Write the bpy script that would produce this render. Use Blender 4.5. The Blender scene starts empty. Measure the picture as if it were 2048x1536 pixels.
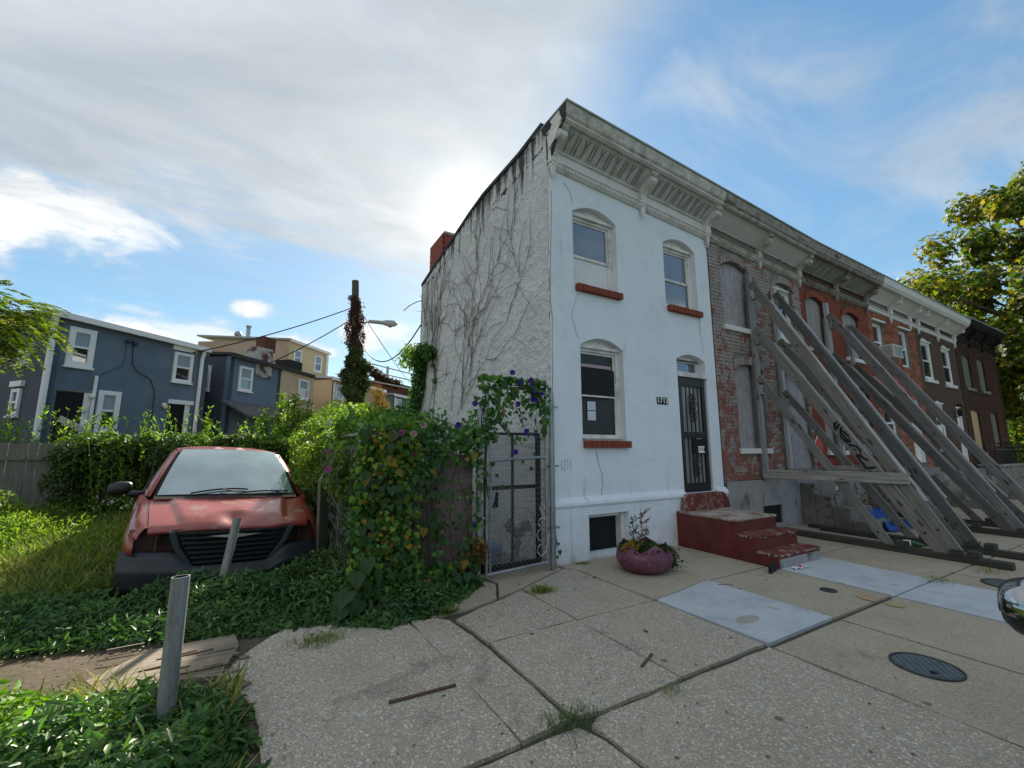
import bpy, bmesh, math, random
import numpy as np
from mathutils import Vector, Matrix
random.seed(7); RNG = np.random.default_rng(11)
sc = bpy.context.scene
COL = sc.collection
R = math.radians

# ------------------------------------------------------------------ camera
F_PX, YAW = 840.0, R(60.3)
PITCH = math.atan(129/F_PX)
CAM = np.array([-3.44, -4.90, 1.55])
_d = np.array([math.cos(YAW)*math.cos(PITCH), math.sin(YAW)*math.cos(PITCH), math.sin(PITCH)])
_r = np.array([math.sin(YAW), -math.cos(YAW), 0.0]); _u = np.cross(_r, _d)
cam = bpy.data.cameras.new('camera'); camo = bpy.data.objects.new('camera', cam); COL.objects.link(camo)
cam.sensor_width = 36.0; cam.lens = F_PX/2048*36; cam.clip_start = 0.05; cam.clip_end = 2000
camo.matrix_world = Matrix([[_r[0], _u[0], -_d[0], CAM[0]], [_r[1], _u[1], -_d[1], CAM[1]], [_r[2], _u[2], -_d[2], CAM[2]], [0, 0, 0, 1]])
sc.camera = camo

# ------------------------------------------------------------------ light
SUN_AZ, SUN_EL = R(66.0), R(30.0)          # the sun stands behind the white house
SUN = Vector((math.cos(SUN_AZ)*math.cos(SUN_EL), math.sin(SUN_AZ)*math.cos(SUN_EL), math.sin(SUN_EL)))
sun = bpy.data.lights.new('sun', 'SUN'); sun.energy = 5.0; sun.angle = R(2.0); sun.color = (1.0, 0.90, 0.76)
suno = bpy.data.objects.new('sun', sun); COL.objects.link(suno)
suno.rotation_euler = SUN.to_track_quat('Z', 'Y').to_euler(); suno.location = (20, 40, 30)
sc.view_settings.view_transform = 'Standard'; sc.view_settings.look = 'None'
sc.view_settings.exposure = 1.30; sc.view_settings.gamma = 1.0
sc.view_settings.use_curve_mapping = False
sc.cycles.use_denoising = True
sc.cycles.max_bounces = 7; sc.cycles.transparent_max_bounces = 10
sc.cycles.sample_clamp_indirect = 6.0

world = bpy.data.worlds.new('World'); sc.world = world; world.use_nodes = True
def node_kit(nt):
    L = nt.links
    def node(t, **kw):
        n = nt.nodes.new(t)
        for k, v in kw.items(): setattr(n, k, v)
        return n
    def put(n, i, v):
        if isinstance(v, bpy.types.NodeSocket): L.new(v, n.inputs[i])
        elif v is not None: n.inputs[i].default_value = v
    def math_(op, a, b=None, c=None, clamp=False):
        n = node('ShaderNodeMath', operation=op, use_clamp=clamp); put(n, 0, a)
        if b is not None: put(n, 1, b)
        if c is not None: put(n, 2, c)
        return n.outputs[0]
    def vmath(op, a, b=None):
        n = node('ShaderNodeVectorMath', operation=op); put(n, 0, a)
        if b is not None: put(n, 1, b)
        return n.outputs['Value'] if op in ('DOT_PRODUCT', 'LENGTH') else n.outputs[0]
    def noise(v, scale, detail=4, rough=.55, dist=0, color=False):
        n = node('ShaderNodeTexNoise'); put(n, 'Vector', v); put(n, 'Scale', scale); put(n, 'Detail', detail); put(n, 'Roughness', rough); put(n, 'Distortion', dist)
        return n.outputs['Color' if color else 'Fac']
    def smooth(x, a, b, lo=0., hi=1.):
        n = node('ShaderNodeMapRange', interpolation_type='SMOOTHSTEP'); put(n, 0, x); put(n, 1, a); put(n, 2, b); put(n, 3, lo); put(n, 4, hi)
        return n.outputs[0]
    def mix(f, a, b, mode='MIX'):
        n = node('ShaderNodeMix', data_type='RGBA', blend_type=mode); put(n, 'Factor', f)
        for k, v in ((6, a), (7, b)): put(n, k, v if isinstance(v, bpy.types.NodeSocket) else (*v, 1) if len(v) == 3 else v)
        return n.outputs[2]
    def ramp(f, stops):
        n = node('ShaderNodeValToRGB'); put(n, 0, f)
        el = n.color_ramp.elements
        while len(el) < len(stops): el.new(.5)
        for e, (p, c) in zip(el, stops): e.position = p; e.color = (*c, 1) if len(c) == 3 else c
        return n.outputs[0]
    def xyz(v):
        n = node('ShaderNodeSeparateXYZ'); put(n, 0, v); return n.outputs
    def cxyz(x, y, z):
        n = node('ShaderNodeCombineXYZ'); put(n, 0, x); put(n, 1, y); put(n, 2, z); return n.outputs[0]
    def mapping(v, scale=(1, 1, 1), rot=(0, 0, 0), loc=(0, 0, 0)):
        n = node('ShaderNodeMapping'); put(n, 'Vector', v); put(n, 'Scale', scale); put(n, 'Rotation', rot); put(n, 'Location', loc); return n.outputs[0]
    class K: pass
    k = K(); k.__dict__.update(locals()); return k

def build_world():
    nt = world.node_tree; nt.nodes.clear(); k = node_kit(nt)
    m, sm, nz = k.math_, k.smooth, k.noise
    sky = k.node('ShaderNodeTexSky', sky_type='NISHITA', sun_disc=False)
    sky.sun_elevation = SUN_EL; sky.sun_rotation = R(90) - SUN_AZ
    sky.altitude = 50; sky.air_density = 1.0; sky.dust_density = 0.35; sky.ozone_density = 1.6
    d = k.node('ShaderNodeTexCoord').outputs['Generated']
    x, y, z = k.xyz(d)
    zc = m('MAXIMUM', z, 0.02)
    u, v = m('DIVIDE', x, zc), m('DIVIDE', y, zc)
    uv = k.cxyz(u, v, 0.0)
    wob = m('SUBTRACT', nz(uv, 1.1, 5, .6, .6), .5)            # ragged edge of the cloud sheet
    wob2 = m('SUBTRACT', nz(k.mapping(uv, (1.0, 2.6, 1), (0, 0, R(35)), (4, 2, 0)), 1.6, 6, .62, .8), .5)
    right = sm(m('ADD', m('SUBTRACT', u, m('MULTIPLY', v, .18)), m('MULTIPLY', wob, .45)), 0.30, 0.74, 1., 0.)
    low = sm(m('ADD', v, m('ADD', m('MULTIPLY', wob, 1.3), m('MULTIPLY', wob2, 1.6))), 1.75, 2.75, 1., 0.)
    sheet = m('MULTIPLY', right, low)
    thin = sm(wob2, -.30, .12, .86, 1.0)
    sheet = m('MULTIPLY', sheet, thin)
    # cumulus towards the horizon
    e = m('ARCSINE', z); dirn = k.mapping(d, (3.1, 3.1, 7.5), (0, 0, 0), (.55, .2, .1))
    cu = nz(dirn, 1.0, 7, .52, .25)
    cum = m('MULTIPLY', sm(cu, .56, .66), sm(e, .25, .40, .7, 0.))
    # separate heaped clouds: (azimuth, elevation, half width, half height) in degrees
    az = m('ARCTAN2', y, x); ed = m('SUBTRACT', nz(k.mapping(d, (1, 1, 1.6)), 9.0, 6, .6, .4), .5)
    for (a0, e0, ra, re) in ((109, 21, 9.5, 5.2), (118, 17, 8, 4), (103.5, 11.3, 8.0, 2.9), (88.5, 12.0, 6.0, 2.3), (93, 16, 3.2, 1.5), (80, 14.5, 4.0, 2.6), (120, 9, 8, 3), (20, 7, 9, 2.5), (150, 14, 10, 4), (-40, 15, 12, 5), (-90, 18, 14, 5), (200, 16, 12, 5), (-140, 12, 14, 5)):
        da = m('DIVIDE', m('SUBTRACT', az, R(a0)), R(ra)); de = m('DIVIDE', m('SUBTRACT', e, R(e0)), R(re))
        f_ = m('ADD', m('SUBTRACT', 1.0, m('ADD', m('MULTIPLY', da, da), m('MULTIPLY', de, de))), m('MULTIPLY', ed, 2.7))
        cum = m('MAXIMUM', cum, sm(f_, .0, .95, 0., .95))
    # high thin wisps
    ci = sm(nz(k.mapping(uv, (.55, 1.5, 1), (0, 0, R(-28))), 1.3, 6, .6, 1.2), .36, .74, 0., .66)
    ci = m('MULTIPLY', ci, sm(e, .16, .5))
    mask = m('MAXIMUM', m('MAXIMUM', sheet, cum), ci)
    sd = m('MAXIMUM', k.vmath('DOT_PRODUCT', d, tuple(SUN)), 0.0)
    glow = m('ADD', m('MULTIPLY', m('POWER', sd, 240.), .36), m('MULTIPLY', m('POWER', sd, 20.), .09))
    shade = nz(k.mapping(uv, (1, 1.7, 1), (0, 0, R(30)), (7, 1, 0)), 1.2, 6, .58, .5)
    cc = k.ramp(shade, [(.28, (.20, .228, .255)), (.50, (.262, .285, .305)), (.72, (.34, .36, .375))])
    cumc = k.ramp(cu, [(.30, (.36, .38, .405)), (.50, (.47, .475, .475)), (.65, (.53, .53, .515))])
    cc = k.mix(m('MULTIPLY', cum, m('SUBTRACT', 1.0, sheet)), cc, cumc)
    gc = k.mix(1.0, cc, k.mix(glow, (0, 0, 0), (1.0, .94, .80)), 'ADD')
    b1 = k.node('ShaderNodeBackground'); b1.inputs['Strength'].default_value = 0.126
    hs = k.node('ShaderNodeHueSaturation'); hs.inputs['Saturation'].default_value = 1.50; gm = k.node('ShaderNodeGamma'); gm.inputs['Gamma'].default_value = .56; k.put(gm, 'Color', sky.outputs[0]); k.put(hs, 'Color', gm.outputs[0])
    tint = k.mix(1.0, hs.outputs[0], (.82, 1.0, 1.04), 'MULTIPLY')
    k.put(b1, 0, tint)
    b2 = k.node('ShaderNodeBackground'); b2.inputs['Strength'].default_value = 0.95; k.put(b2, 0, gc)
    ms = k.node('ShaderNodeMixShader'); k.put(ms, 0, mask); k.L.new(b1.outputs[0], ms.inputs[1]); k.L.new(b2.outputs[0], ms.inputs[2])
    out = k.node('ShaderNodeOutputWorld'); k.L.new(ms.outputs[0], out.inputs[0])
build_world()

# ------------------------------------------------------------------ a photo pixel gives a direction; a plane gives the distance
def ray(x, y):
    v = _d*F_PX + _r*(x-1024) + _u*(768-y); return v/np.linalg.norm(v)
def on_x(x, y, X): v = ray(x, y); return CAM + v*((X-CAM[0])/v[0])
def on_y(x, y, Y=0.): v = ray(x, y); return CAM + v*((Y-CAM[1])/v[1])
def on_z(x, y, Z=0.): v = ray(x, y); return CAM + v*((Z-CAM[2])/v[2])
def polar(x, y, dist): v = ray(x, y); return CAM + v*(dist/math.hypot(v[0], v[1]))

# ------------------------------------------------------------------ mesh helpers
class MB:
    def __init__(s): s.v = []; s.f = []
    def add(s, vs, fs):
        o = len(s.v); s.v += [tuple(map(float, p)) for p in vs]; s.f += [tuple(i+o for i in f) for f in fs]; return s
    def box(s, x0, x1, y0, y1, z0, z1):
        return s.add([(x0,y0,z0),(x1,y0,z0),(x1,y1,z0),(x0,y1,z0),(x0,y0,z1),(x1,y0,z1),(x1,y1,z1),(x0,y1,z1)],
                     [(0,3,2,1),(4,5,6,7),(0,1,5,4),(1,2,6,5),(2,3,7,6),(3,0,4,7)])
    def bar(s, p, q, w, h, up=(0, 0, 1)):
        p, q = Vector(p), Vector(q); t = (q-p).normalized(); up = Vector(up)
        a = t.cross(up)
        if a.length < 1e-4: a = t.cross(Vector((1, 0, 0)))
        a.normalize(); b = a.cross(t)
        vs = [c + a*(i*w/2) + b*(j*h/2) for c in (p, q) for i, j in ((-1,-1),(1,-1),(1,1),(-1,1))]
        return s.add(vs, [(0,1,2,3),(7,6,5,4),(0,4,5,1),(1,5,6,2),(2,6,7,3),(3,7,4,0)])
    def tube(s, pts, r, n=6, caps=True):
        pts = [Vector(p) for p in pts]; m = len(pts)
        rs = r if isinstance(r, (list, tuple)) else [r]*m
        ref = None; rings = []
        for i, p in enumerate(pts):
            t = (pts[min(i+1, m-1)] - pts[max(i-1, 0)])
            if t.length < 1e-9: t = Vector((0, 0, 1))
            t.normalize()
            if ref is None:
                ref = Vector((0, 0, 1)) if abs(t.z) < .9 else Vector((1, 0, 0))
            a = t.cross(ref)
            if a.length < 1e-5: a = t.cross(Vector((0.3, 1, .2)))
            a.normalize(); b = t.cross(a); ref = b.cross(t) if False else ref
            rings.append([p + (a*math.cos(2*math.pi*j/n) + b*math.sin(2*math.pi*j/n))*rs[i] for j in range(n)])
        vs = [v for ring in rings for v in ring]
        fs = [(i*n+j, i*n+(j+1) % n, (i+1)*n+(j+1) % n, (i+1)*n+j) for i in range(m-1) for j in range(n)]
        if caps: fs += [tuple(range(n-1, -1, -1)), tuple((m-1)*n+j for j in range(n))]
        return s.add(vs, fs)
    def lathe(s, prof, c=(0, 0, 0), n=24, jag=None):
        m = len(prof); vs = []
        for i, (r, z) in enumerate(prof):
            for j in range(n):
                a = 2*math.pi*j/n; dz = jag(i, j, n) if jag else 0
                vs.append((c[0]+r*math.cos(a), c[1]+r*math.sin(a), c[2]+z+dz))
        return s.add(vs, [(i*n+j, i*n+(j+1) % n, (i+1)*n+(j+1) % n, (i+1)*n+j) for i in range(m-1) for j in range(n)])
    def disc(s, c, r, n=20, ax='z', rr=None):
        rr = rr or r; vs = []
        for j in range(n):
            a = 2*math.pi*j/n; p, q = r*math.cos(a), rr*math.sin(a)
            vs.append({'z': (c[0]+p, c[1]+q, c[2]), 'y': (c[0]+p, c[1], c[2]+q), 'x': (c[0], c[1]+p, c[2]+q)}[ax])
        return s.add(vs, [tuple(range(n))])
    def prism(s, pts, axis, a, b):
        """closed 2-D outline pushed along an axis. axis x: pts=(y,z); y: (x,z); z: (x,y)"""
        def P(t, w): return {'x': (w, t[0], t[1]), 'y': (t[0], w, t[1]), 'z': (t[0], t[1], w)}[axis]
        n = len(pts); vs = [P(t, a) for t in pts] + [P(t, b) for t in pts]
        return s.add(vs, [tuple(range(n)), tuple(range(2*n-1, n-1, -1))] + [(i, n+i, n+(i+1) % n, (i+1) % n) for i in range(n)])
    def grid(s, P):
        h, w = len(P), len(P[0])
        return s.add([p for row in P for p in row], [(i*w+j, i*w+j+1, (i+1)*w+j+1, (i+1)*w+j) for i in range(h-1) for j in range(w-1)])
    def sphere(s, c, r, n=10, m=6, sc_=(1, 1, 1)):
        P = [[(c[0]+r*sc_[0]*math.sin(math.pi*i/m)*math.cos(2*math.pi*j/n), c[1]+r*sc_[1]*math.sin(math.pi*i/m)*math.sin(2*math.pi*j/n), c[2]+r*sc_[2]*math.cos(math.pi*i/m)) for j in range(n+1)] for i in range(m+1)]
        return s.grid(P)
    def rot(s, a, c=(0, 0, 0), ax='Z'):
        Mx = Matrix.Translation(c) @ Matrix.Rotation(a, 4, ax) @ Matrix.Translation(-Vector(c))
        s.v = [tuple(Mx @ Vector(p)) for p in s.v]; return s

def acc_loc(o):
    p = Vector((0, 0, 0))
    while o: p += o.location; o = o.parent
    return p
LOCAL = set()          # roots whose parts are given in the root's own frame
def finish(name, me, mat, parent, smooth, bevel, weld=True):
    if mat: me.materials.append(MT[mat] if isinstance(mat, str) else mat)
    o = bpy.data.objects.new(name, me); COL.objects.link(o)
    if parent: o.parent = parent
    if smooth: me.shade_smooth() if smooth is True else me.set_sharp_from_angle(angle=R(smooth))
    if bevel:
        b = o.modifiers.new('bevel', 'BEVEL'); b.width = bevel; b.segments = 2; b.limit_method = 'ANGLE'; b.angle_limit = R(40)
    return o
def build(name, mb, mat, parent=None, smooth=False, bevel=0, fix=True):
    off = Vector((0, 0, 0))
    if parent:
        r = parent
        while r.parent: r = r.parent
        if r.name not in LOCAL: off = acc_loc(parent)
    me = bpy.data.meshes.new(name)
    me.from_pydata([(p[0]-off.x, p[1]-off.y, p[2]-off.z) for p in mb.v], [], mb.f)
    if fix:
        bm = bmesh.new(); bm.from_mesh(me); bmesh.ops.recalc_face_normals(bm, faces=bm.faces); bm.to_mesh(me); bm.free()
    me.update()
    return finish(name, me, mat, parent, smooth, bevel)
def np_mesh(name, V, Fc, mat, parent=None, smooth=False):
    """V (n,3), Fc (m,k) arrays -> one mesh object, fast"""
    V = np.asarray(V, dtype=np.float32); Fc = np.asarray(Fc, dtype=np.int32)
    if parent: V = V - np.array(acc_loc(parent), dtype=np.float32)
    me = bpy.data.meshes.new(name); m, k = Fc.shape
    me.vertices.add(len(V)); me.vertices.foreach_set('co', V.ravel())
    me.loops.add(m*k); me.loops.foreach_set('vertex_index', Fc.ravel())
    me.polygons.add(m); me.polygons.foreach_set('loop_start', np.arange(0, m*k, k, dtype=np.int32))
    try: me.polygons.foreach_set('loop_total', np.full(m, k, dtype=np.int32))
    except Exception: pass
    me.update(calc_edges=True); me.validate()
    return finish(name, me, mat, parent, smooth, 0)
def thing(name, label, cat, loc=(0, 0, 0), rz=0., group=None, local=False):
    o = bpy.data.objects.new(name, None); COL.objects.link(o); o.location = loc; o.rotation_euler = (0, 0, rz)
    o.empty_display_size = .2; tag(o, label, cat, group)
    if local: LOCAL.add(o.name)
    return o
def tag(o, label=None, cat=None, group=None, kind=None):
    if label: o['label'] = label
    if cat: o['category'] = cat
    if group: o['group'] = group
    if kind: o['kind'] = kind
    return o
def copy_tree(o, parent=None):
    c = o.copy(); COL.objects.link(c)
    if parent: c.parent = parent
    for ch in list(o.children): copy_tree(ch, c)
    return c
def vnoise(p, s=1., seed=0.):
    from mathutils import noise as mn
    return mn.noise(Vector((p[0]*s+seed, p[1]*s+seed*1.7, p[2]*s-seed)))
# ------------------------------------------------------------------ materials (procedural, world-space coordinates)
MT = {}
def M(name, cols, scale=3., rough=.8, bump=0., bscale=30., stretch=(1, 1, 1), detail=5, metal=0., spec=.35, island=0., coat=0., dist=0., nrough=.6, bstretch=None, dirt=None, lo=.30, hi=.70, obj=False):
    m = bpy.data.materials.new(name); m.use_nodes = True; nt = m.node_tree; k = node_kit(nt)
    b = nt.nodes['Principled BSDF']; b.inputs['Roughness'].default_value = rough; b.inputs['Metallic'].default_value = metal
    b.inputs['Specular IOR Level'].default_value = spec
    if coat: b.inputs['Coat Weight'].default_value = coat; b.inputs['Coat Roughness'].default_value = .12
    pos = k.node('ShaderNodeTexCoord').outputs['Object'] if obj else k.node('ShaderNodeNewGeometry').outputs['Position']
    if obj: pos = k.vmath('ADD', pos, k.cxyz(k.math_('MULTIPLY', k.node('ShaderNodeObjectInfo').outputs['Random'], 37.), 0., k.math_('MULTIPLY', k.node('ShaderNodeObjectInfo').outputs['Random'], 11.)))
    if len(cols) == 1: c = None
    else:
        n = len(cols); f = k.noise(k.mapping(pos, stretch), scale, detail, nrough, dist)
        c = k.ramp(f, [(lo+(hi-lo)*i/(n-1), cc) for i, cc in enumerate(cols)])
    if c is None: c = k.mix(0., cols[0], cols[0])
    if dirt:   # (colour, scale, threshold, softness, stretch)
        dc, ds, dt, dw, dst = dirt
        c = k.mix(k.smooth(k.noise(k.mapping(pos, dst), ds, 6, .65, .3), dt, dt+dw), c, dc)
    if island:
        rnd = k.node('ShaderNodeNewGeometry').outputs['Random Per Island']
        h = k.node('ShaderNodeHueSaturation'); k.put(h, 'Color', c)
        k.put(h, 'Value', k.smooth(rnd, 0., 1., 1-island, 1+island)); k.put(h, 'Hue', k.smooth(rnd, 1., 0., .5-island*.03, .5+island*.03)); c = h.outputs[0]
    if obj and name.startswith('timber'):
        kn = k.node('ShaderNodeTexVoronoi'); k.put(kn, 'Vector', k.mapping(pos, (2.4, 7, 7))); kn.inputs['Scale'].default_value = 1.
        c = k.mix(k.math_('MULTIPLY', k.smooth(kn.outputs['Distance'], .20, .10), .75), c, (.035, .03, .026))
        rn = k.node('ShaderNodeObjectInfo').outputs['Random']; h2 = k.node('ShaderNodeHueSaturation'); k.put(h2, 'Color', c); k.put(h2, 'Value', k.smooth(rn, 0., 1., .68, 1.28)); k.put(h2, 'Saturation', k.smooth(k.math_('FRACT', k.math_('MULTIPLY', rn, 7.3)), 0., 1., .5, 1.6)); c = h2.outputs[0]
    k.put(b, 'Base Color', c)
    if bump:
        bn = k.node('ShaderNodeBump'); bn.inputs['Strength'].default_value = bump; bn.inputs['Distance'].default_value = .02
        k.put(bn, 'Height', k.noise(k.mapping(pos, bstretch or stretch), bscale, 5, .65)); k.put(b, 'Normal', bn.outputs[0])
    MT[name] = m; return m

def LEAF(name, cols, trans=.35, rough=.55, scale=1.3, island=.35, spec=.3):
    m = bpy.data.materials.new(name); m.use_nodes = True; nt = m.node_tree; k = node_kit(nt); nt.nodes.clear()
    g = k.node('ShaderNodeNewGeometry'); rnd = g.outputs['Random Per Island']
    f = k.math_('ADD', k.math_('MULTIPLY', k.noise(g.outputs['Position'], scale, 3), .75), k.math_('MULTIPLY', k.math_('SUBTRACT', rnd, .35), .42))
    n = len(cols); c = k.ramp(f, [(.25+.5*i/(n-1), cc) for i, cc in enumerate(cols)])
    r2 = k.math_('FRACT', k.math_('MULTIPLY', rnd, 17.31))
    h = k.node('ShaderNodeHueSaturation'); k.put(h, 'Color', c); k.put(h, 'Value', k.smooth(r2, 0., 1., 1-island, 1+island)); c = h.outputs[0]
    p = k.node('ShaderNodeBsdfPrincipled'); k.put(p, 'Base Color', c); p.inputs['Roughness'].default_value = rough; p.inputs['Specular IOR Level'].default_value = spec
    t = k.node('ShaderNodeBsdfTranslucent'); k.put(t, 0, k.mix(1., c, (1.25, 1.35, .55), 'MULTIPLY'))
    ms = k.node('ShaderNodeMixShader'); ms.inputs[0].default_value = trans
    k.L.new(p.outputs[0], ms.inputs[1]); k.L.new(t.outputs[0], ms.inputs[2])
    o = k.node('ShaderNodeOutputMaterial'); k.L.new(ms.outputs[0], o.inputs[0]); MT[name] = m; return m

# -- masonry and paint
def plain_special():
    # white painted stucco front: faint stains and hairline wear
    m = M('white_paint', [(.66, .705, .77), (.74, .785, .85), (.77, .81, .87)], 1.6, .75, .45, 7, spec=.3, nrough=.72, dirt=((.50, .44, .37), 2.6, .60, .16, (2.2, 1, .22)))
    nt = m.node_tree; k = node_kit(nt); b = nt.nodes['Principled BSDF']
    src = b.inputs['Base Color'].links[0].from_socket
    pos = k.node('ShaderNodeNewGeometry').outputs['Position']; z = k.xyz(pos)[2]
    low = k.math_('MULTIPLY', k.smooth(z, 0., .85, 1., 0.), k.smooth(k.noise(pos, 5, 6, .7), .45, .75))
    c = k.mix(k.math_('MULTIPLY', low, .6), src, (.30, .25, .21)); k.put(b, 'Base Color', c)
    # rough cast side wall with black run-off streaks from the parapet
    m = bpy.data.materials.new('stucco'); m.use_nodes = True; nt = m.node_tree; k = node_kit(nt); b = nt.nodes['Principled BSDF']
    b.inputs['Roughness'].default_value = .9; b.inputs['Specular IOR Level'].default_value = .2
    pos = k.node('ShaderNodeNewGeometry').outputs['Position']; x, y, z = k.xyz(pos)
    base = k.ramp(k.noise(pos, 1.4, 5), [(.3, (.68, .695, .715)), (.7, (.82, .83, .84))])
    lump = k.noise(k.mapping(pos, (1, 1, 1)), 13, 3, .55, 1.6)
    fine = k.noise(pos, 60, 3, .6)
    pits = k.smooth(k.noise(pos, 24, 4, .6, 1.0), .60, .72)
    base = k.mix(k.math_('MULTIPLY', pits, .35), base, (.16, .155, .15))
    st = k.noise(k.mapping(pos, (0, 5.5, .35)), 1.0, 5, .65, .3)
    reach = k.math_('ADD', k.smooth(z, 3.7, 6.5), k.math_('MULTIPLY', k.smooth(z, 6.2, 6.75), .25))
    streak = k.smooth(k.math_('MULTIPLY', st, reach), .47, .62)
    base = k.mix(k.math_('MULTIPLY', streak, .92), base, (.035, .033, .032))
    back = k.math_('MULTIPLY', k.smooth(k.noise(k.mapping(pos, (0, 9, .5)), 1.3, 5, .7), .5, .62), k.math_('MULTIPLY', k.smooth(y, 4.0, 6.2), k.smooth(z, 3.5, 6.0)))
    base = k.mix(k.math_('MULTIPLY', back, .75), base, (.07, .06, .055))
    k.put(b, 'Base Color', base)
    bn = k.node('ShaderNodeBump'); bn.inputs['Strength'].default_value = 1.0; bn.inputs['Distance'].default_value = .055
    k.put(bn, 'Height', k.math_('ADD', lump, k.math_('MULTIPLY', fine, .35))); k.put(b, 'Normal', bn.outputs[0]); MT['stucco'] = m
    # exposed-aggregate concrete
    for nm, c0, c1, peb, pr in (('aggregate', (.47, .395, .285), (.62, .535, .405), (.88, .85, .79), .86), ('concrete_old', (.45, .385, .285), (.59, .515, .40), (.66, .62, .54), .22)):
        m = bpy.data.materials.new(nm); m.use_nodes = True; nt = m.node_tree; k = node_kit(nt); b = nt.nodes['Principled BSDF']; b.inputs['Roughness'].default_value = .88; b.inputs['Specular IOR Level'].default_value = .25
        pos = k.node('ShaderNodeNewGeometry').outputs['Position']
        wp = k.vmath('ADD', pos, k.vmath('SCALE', k.noise(pos, 30, 2, .5, 0, True)));  wp.node.inputs[1].links[0].from_node.inputs['Scale'].default_value = .012
        vo = k.node('ShaderNodeTexVoronoi'); k.put(vo, 'Vector', wp); vo.inputs['Scale'].default_value = 62; vo.inputs['Randomness'].default_value = 1.
        d = vo.outputs['Distance']; rc = k.xyz(vo.outputs['Color'])
        vo2 = k.node('ShaderNodeTexVoronoi'); k.put(vo2, 'Vector', wp); vo2.inputs['Scale'].default_value = 120
        r2 = k.xyz(vo2.outputs['Color'])
        base = k.ramp(k.noise(pos, 1.7, 6, .62), [(.3, c0), (.7, c1)])
        base = k.mix(k.smooth(k.noise(pos, 140, 2), .35, .75), base, tuple(v*.5 for v in c0))
        pc = k.ramp(rc[1], [(0., (.50, .43, .33)), (.16, (.36, .33, .28)), (.30, (.60, .52, .41)), (.46, (.29, .295, .31)), (.58, (.64, .57, .48)), (.74, tuple(v*.80 for v in peb)), (.86, (.42, .40, .38)), (1., peb)])
        worn = k.smooth(k.noise(pos, 1.1, 4, .6), .25, .50)           # where the paste has worn away
        on = k.math_('MULTIPLY', k.math_('LESS_THAN', rc[0], pr), k.math_('MULTIPLY', k.smooth(d, .62, .46), worn))
        on2 = k.math_('MULTIPLY', k.math_('LESS_THAN', r2[0], pr*1.1), k.smooth(vo2.outputs['Distance'], .5, .3))
        c = k.mix(k.math_('MULTIPLY', on2, .6), base, k.mix(r2[1], (.20, .18, .16), peb)); c = k.mix(k.math_('MULTIPLY', on, .85), c, pc)
        blot = k.smooth(k.noise(pos, 1.3, 7, .72, .8), .57, .72); c = k.mix(k.math_('MULTIPLY', blot, .55), c, (.12, .11, .098)); warm = k.smooth(k.noise(pos, .55, 5, .6, .3), .5, .7); c = k.mix(k.math_('MULTIPLY', warm, .30), c, (.40, .33, .23))
        spot = k.smooth(k.noise(pos, 5.5, 6, .75), .66, .74); c = k.mix(k.math_('MULTIPLY', spot, .6), c, (.07, .065, .06)); gum = k.node('ShaderNodeTexVoronoi'); k.put(gum, 'Vector', pos); gum.inputs['Scale'].default_value = 2.6; c = k.mix(k.math_('MULTIPLY', k.smooth(gum.outputs['Distance'], .075, .05), .7), c, (.07, .066, .06))
        k.put(b, 'Base Color', c)
        bn = k.node('ShaderNodeBump'); bn.inputs['Strength'].default_value = .75; bn.inputs['Distance'].default_value = .008
        k.put(bn, 'Height', k.math_('ADD', k.math_('ADD', on, k.math_('MULTIPLY', on2, .5)), k.noise(pos, 120, 3))); k.put(b, 'Normal', bn.outputs[0]); MT[nm] = m
    # peeling grey paint over red brick
    m = bpy.data.materials.new('peeling_brick'); m.use_nodes = True; nt = m.node_tree; k = node_kit(nt); b = nt.nodes['Principled BSDF']; b.inputs['Roughness'].default_value = .88
    g = k.node('ShaderNodeNewGeometry'); pos = g.outputs['Position']; z = k.xyz(pos)[2]; rnd = k.node('ShaderNodeObjectInfo').outputs['Random']
    isl = g.outputs['Random Per Island']
    paint = k.ramp(k.noise(pos, 2.5, 5), [(.3, (.235, .205, .19)), (.7, (.35, .315, .295))])
    brick = k.ramp(k.math_('ADD', k.math_('MULTIPLY', k.noise(pos, 6, 4), .6), k.math_('MULTIPLY', isl, .4)), [(.25, (.16, .06, .045)), (.6, (.26, .10, .07)), (.85, (.30, .16, .12))])
    pf = k.math_('ADD', k.noise(pos, 3.6, 8, .76, .6), k.math_('ADD', k.math_('MULTIPLY', k.math_('SUBTRACT', isl, .5), .26), k.smooth(z, .9, 4.6, .06, -.02)))
    c = k.mix(k.smooth(pf, .52, .58), paint, brick); k.put(b, 'Base Color', c)
    bn = k.node('ShaderNodeBump'); bn.inputs['Strength'].default_value = .5; bn.inputs['Distance'].default_value = .008; k.put(bn, 'Height', k.noise(pos, 60, 5)); k.put(b, 'Normal', bn.outputs[0]); MT['peeling_brick'] = m
    # faded dusty glass; the windscreen's blue-grey colour also holds sky reflection
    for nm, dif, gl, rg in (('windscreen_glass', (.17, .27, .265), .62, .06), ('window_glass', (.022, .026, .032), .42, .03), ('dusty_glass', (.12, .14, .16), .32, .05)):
        m = bpy.data.materials.new(nm); m.use_nodes = True; nt = m.node_tree; k = node_kit(nt); nt.nodes.clear()
        pos = k.node('ShaderNodeNewGeometry').outputs['Position']
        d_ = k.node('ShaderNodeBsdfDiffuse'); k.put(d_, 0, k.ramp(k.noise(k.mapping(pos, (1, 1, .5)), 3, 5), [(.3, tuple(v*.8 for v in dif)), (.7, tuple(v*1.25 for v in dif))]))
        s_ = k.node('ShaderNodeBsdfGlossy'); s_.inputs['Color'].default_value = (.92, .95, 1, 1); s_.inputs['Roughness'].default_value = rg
        fr = k.node('ShaderNodeFresnel'); fr.inputs[0].default_value = 1.5
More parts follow.
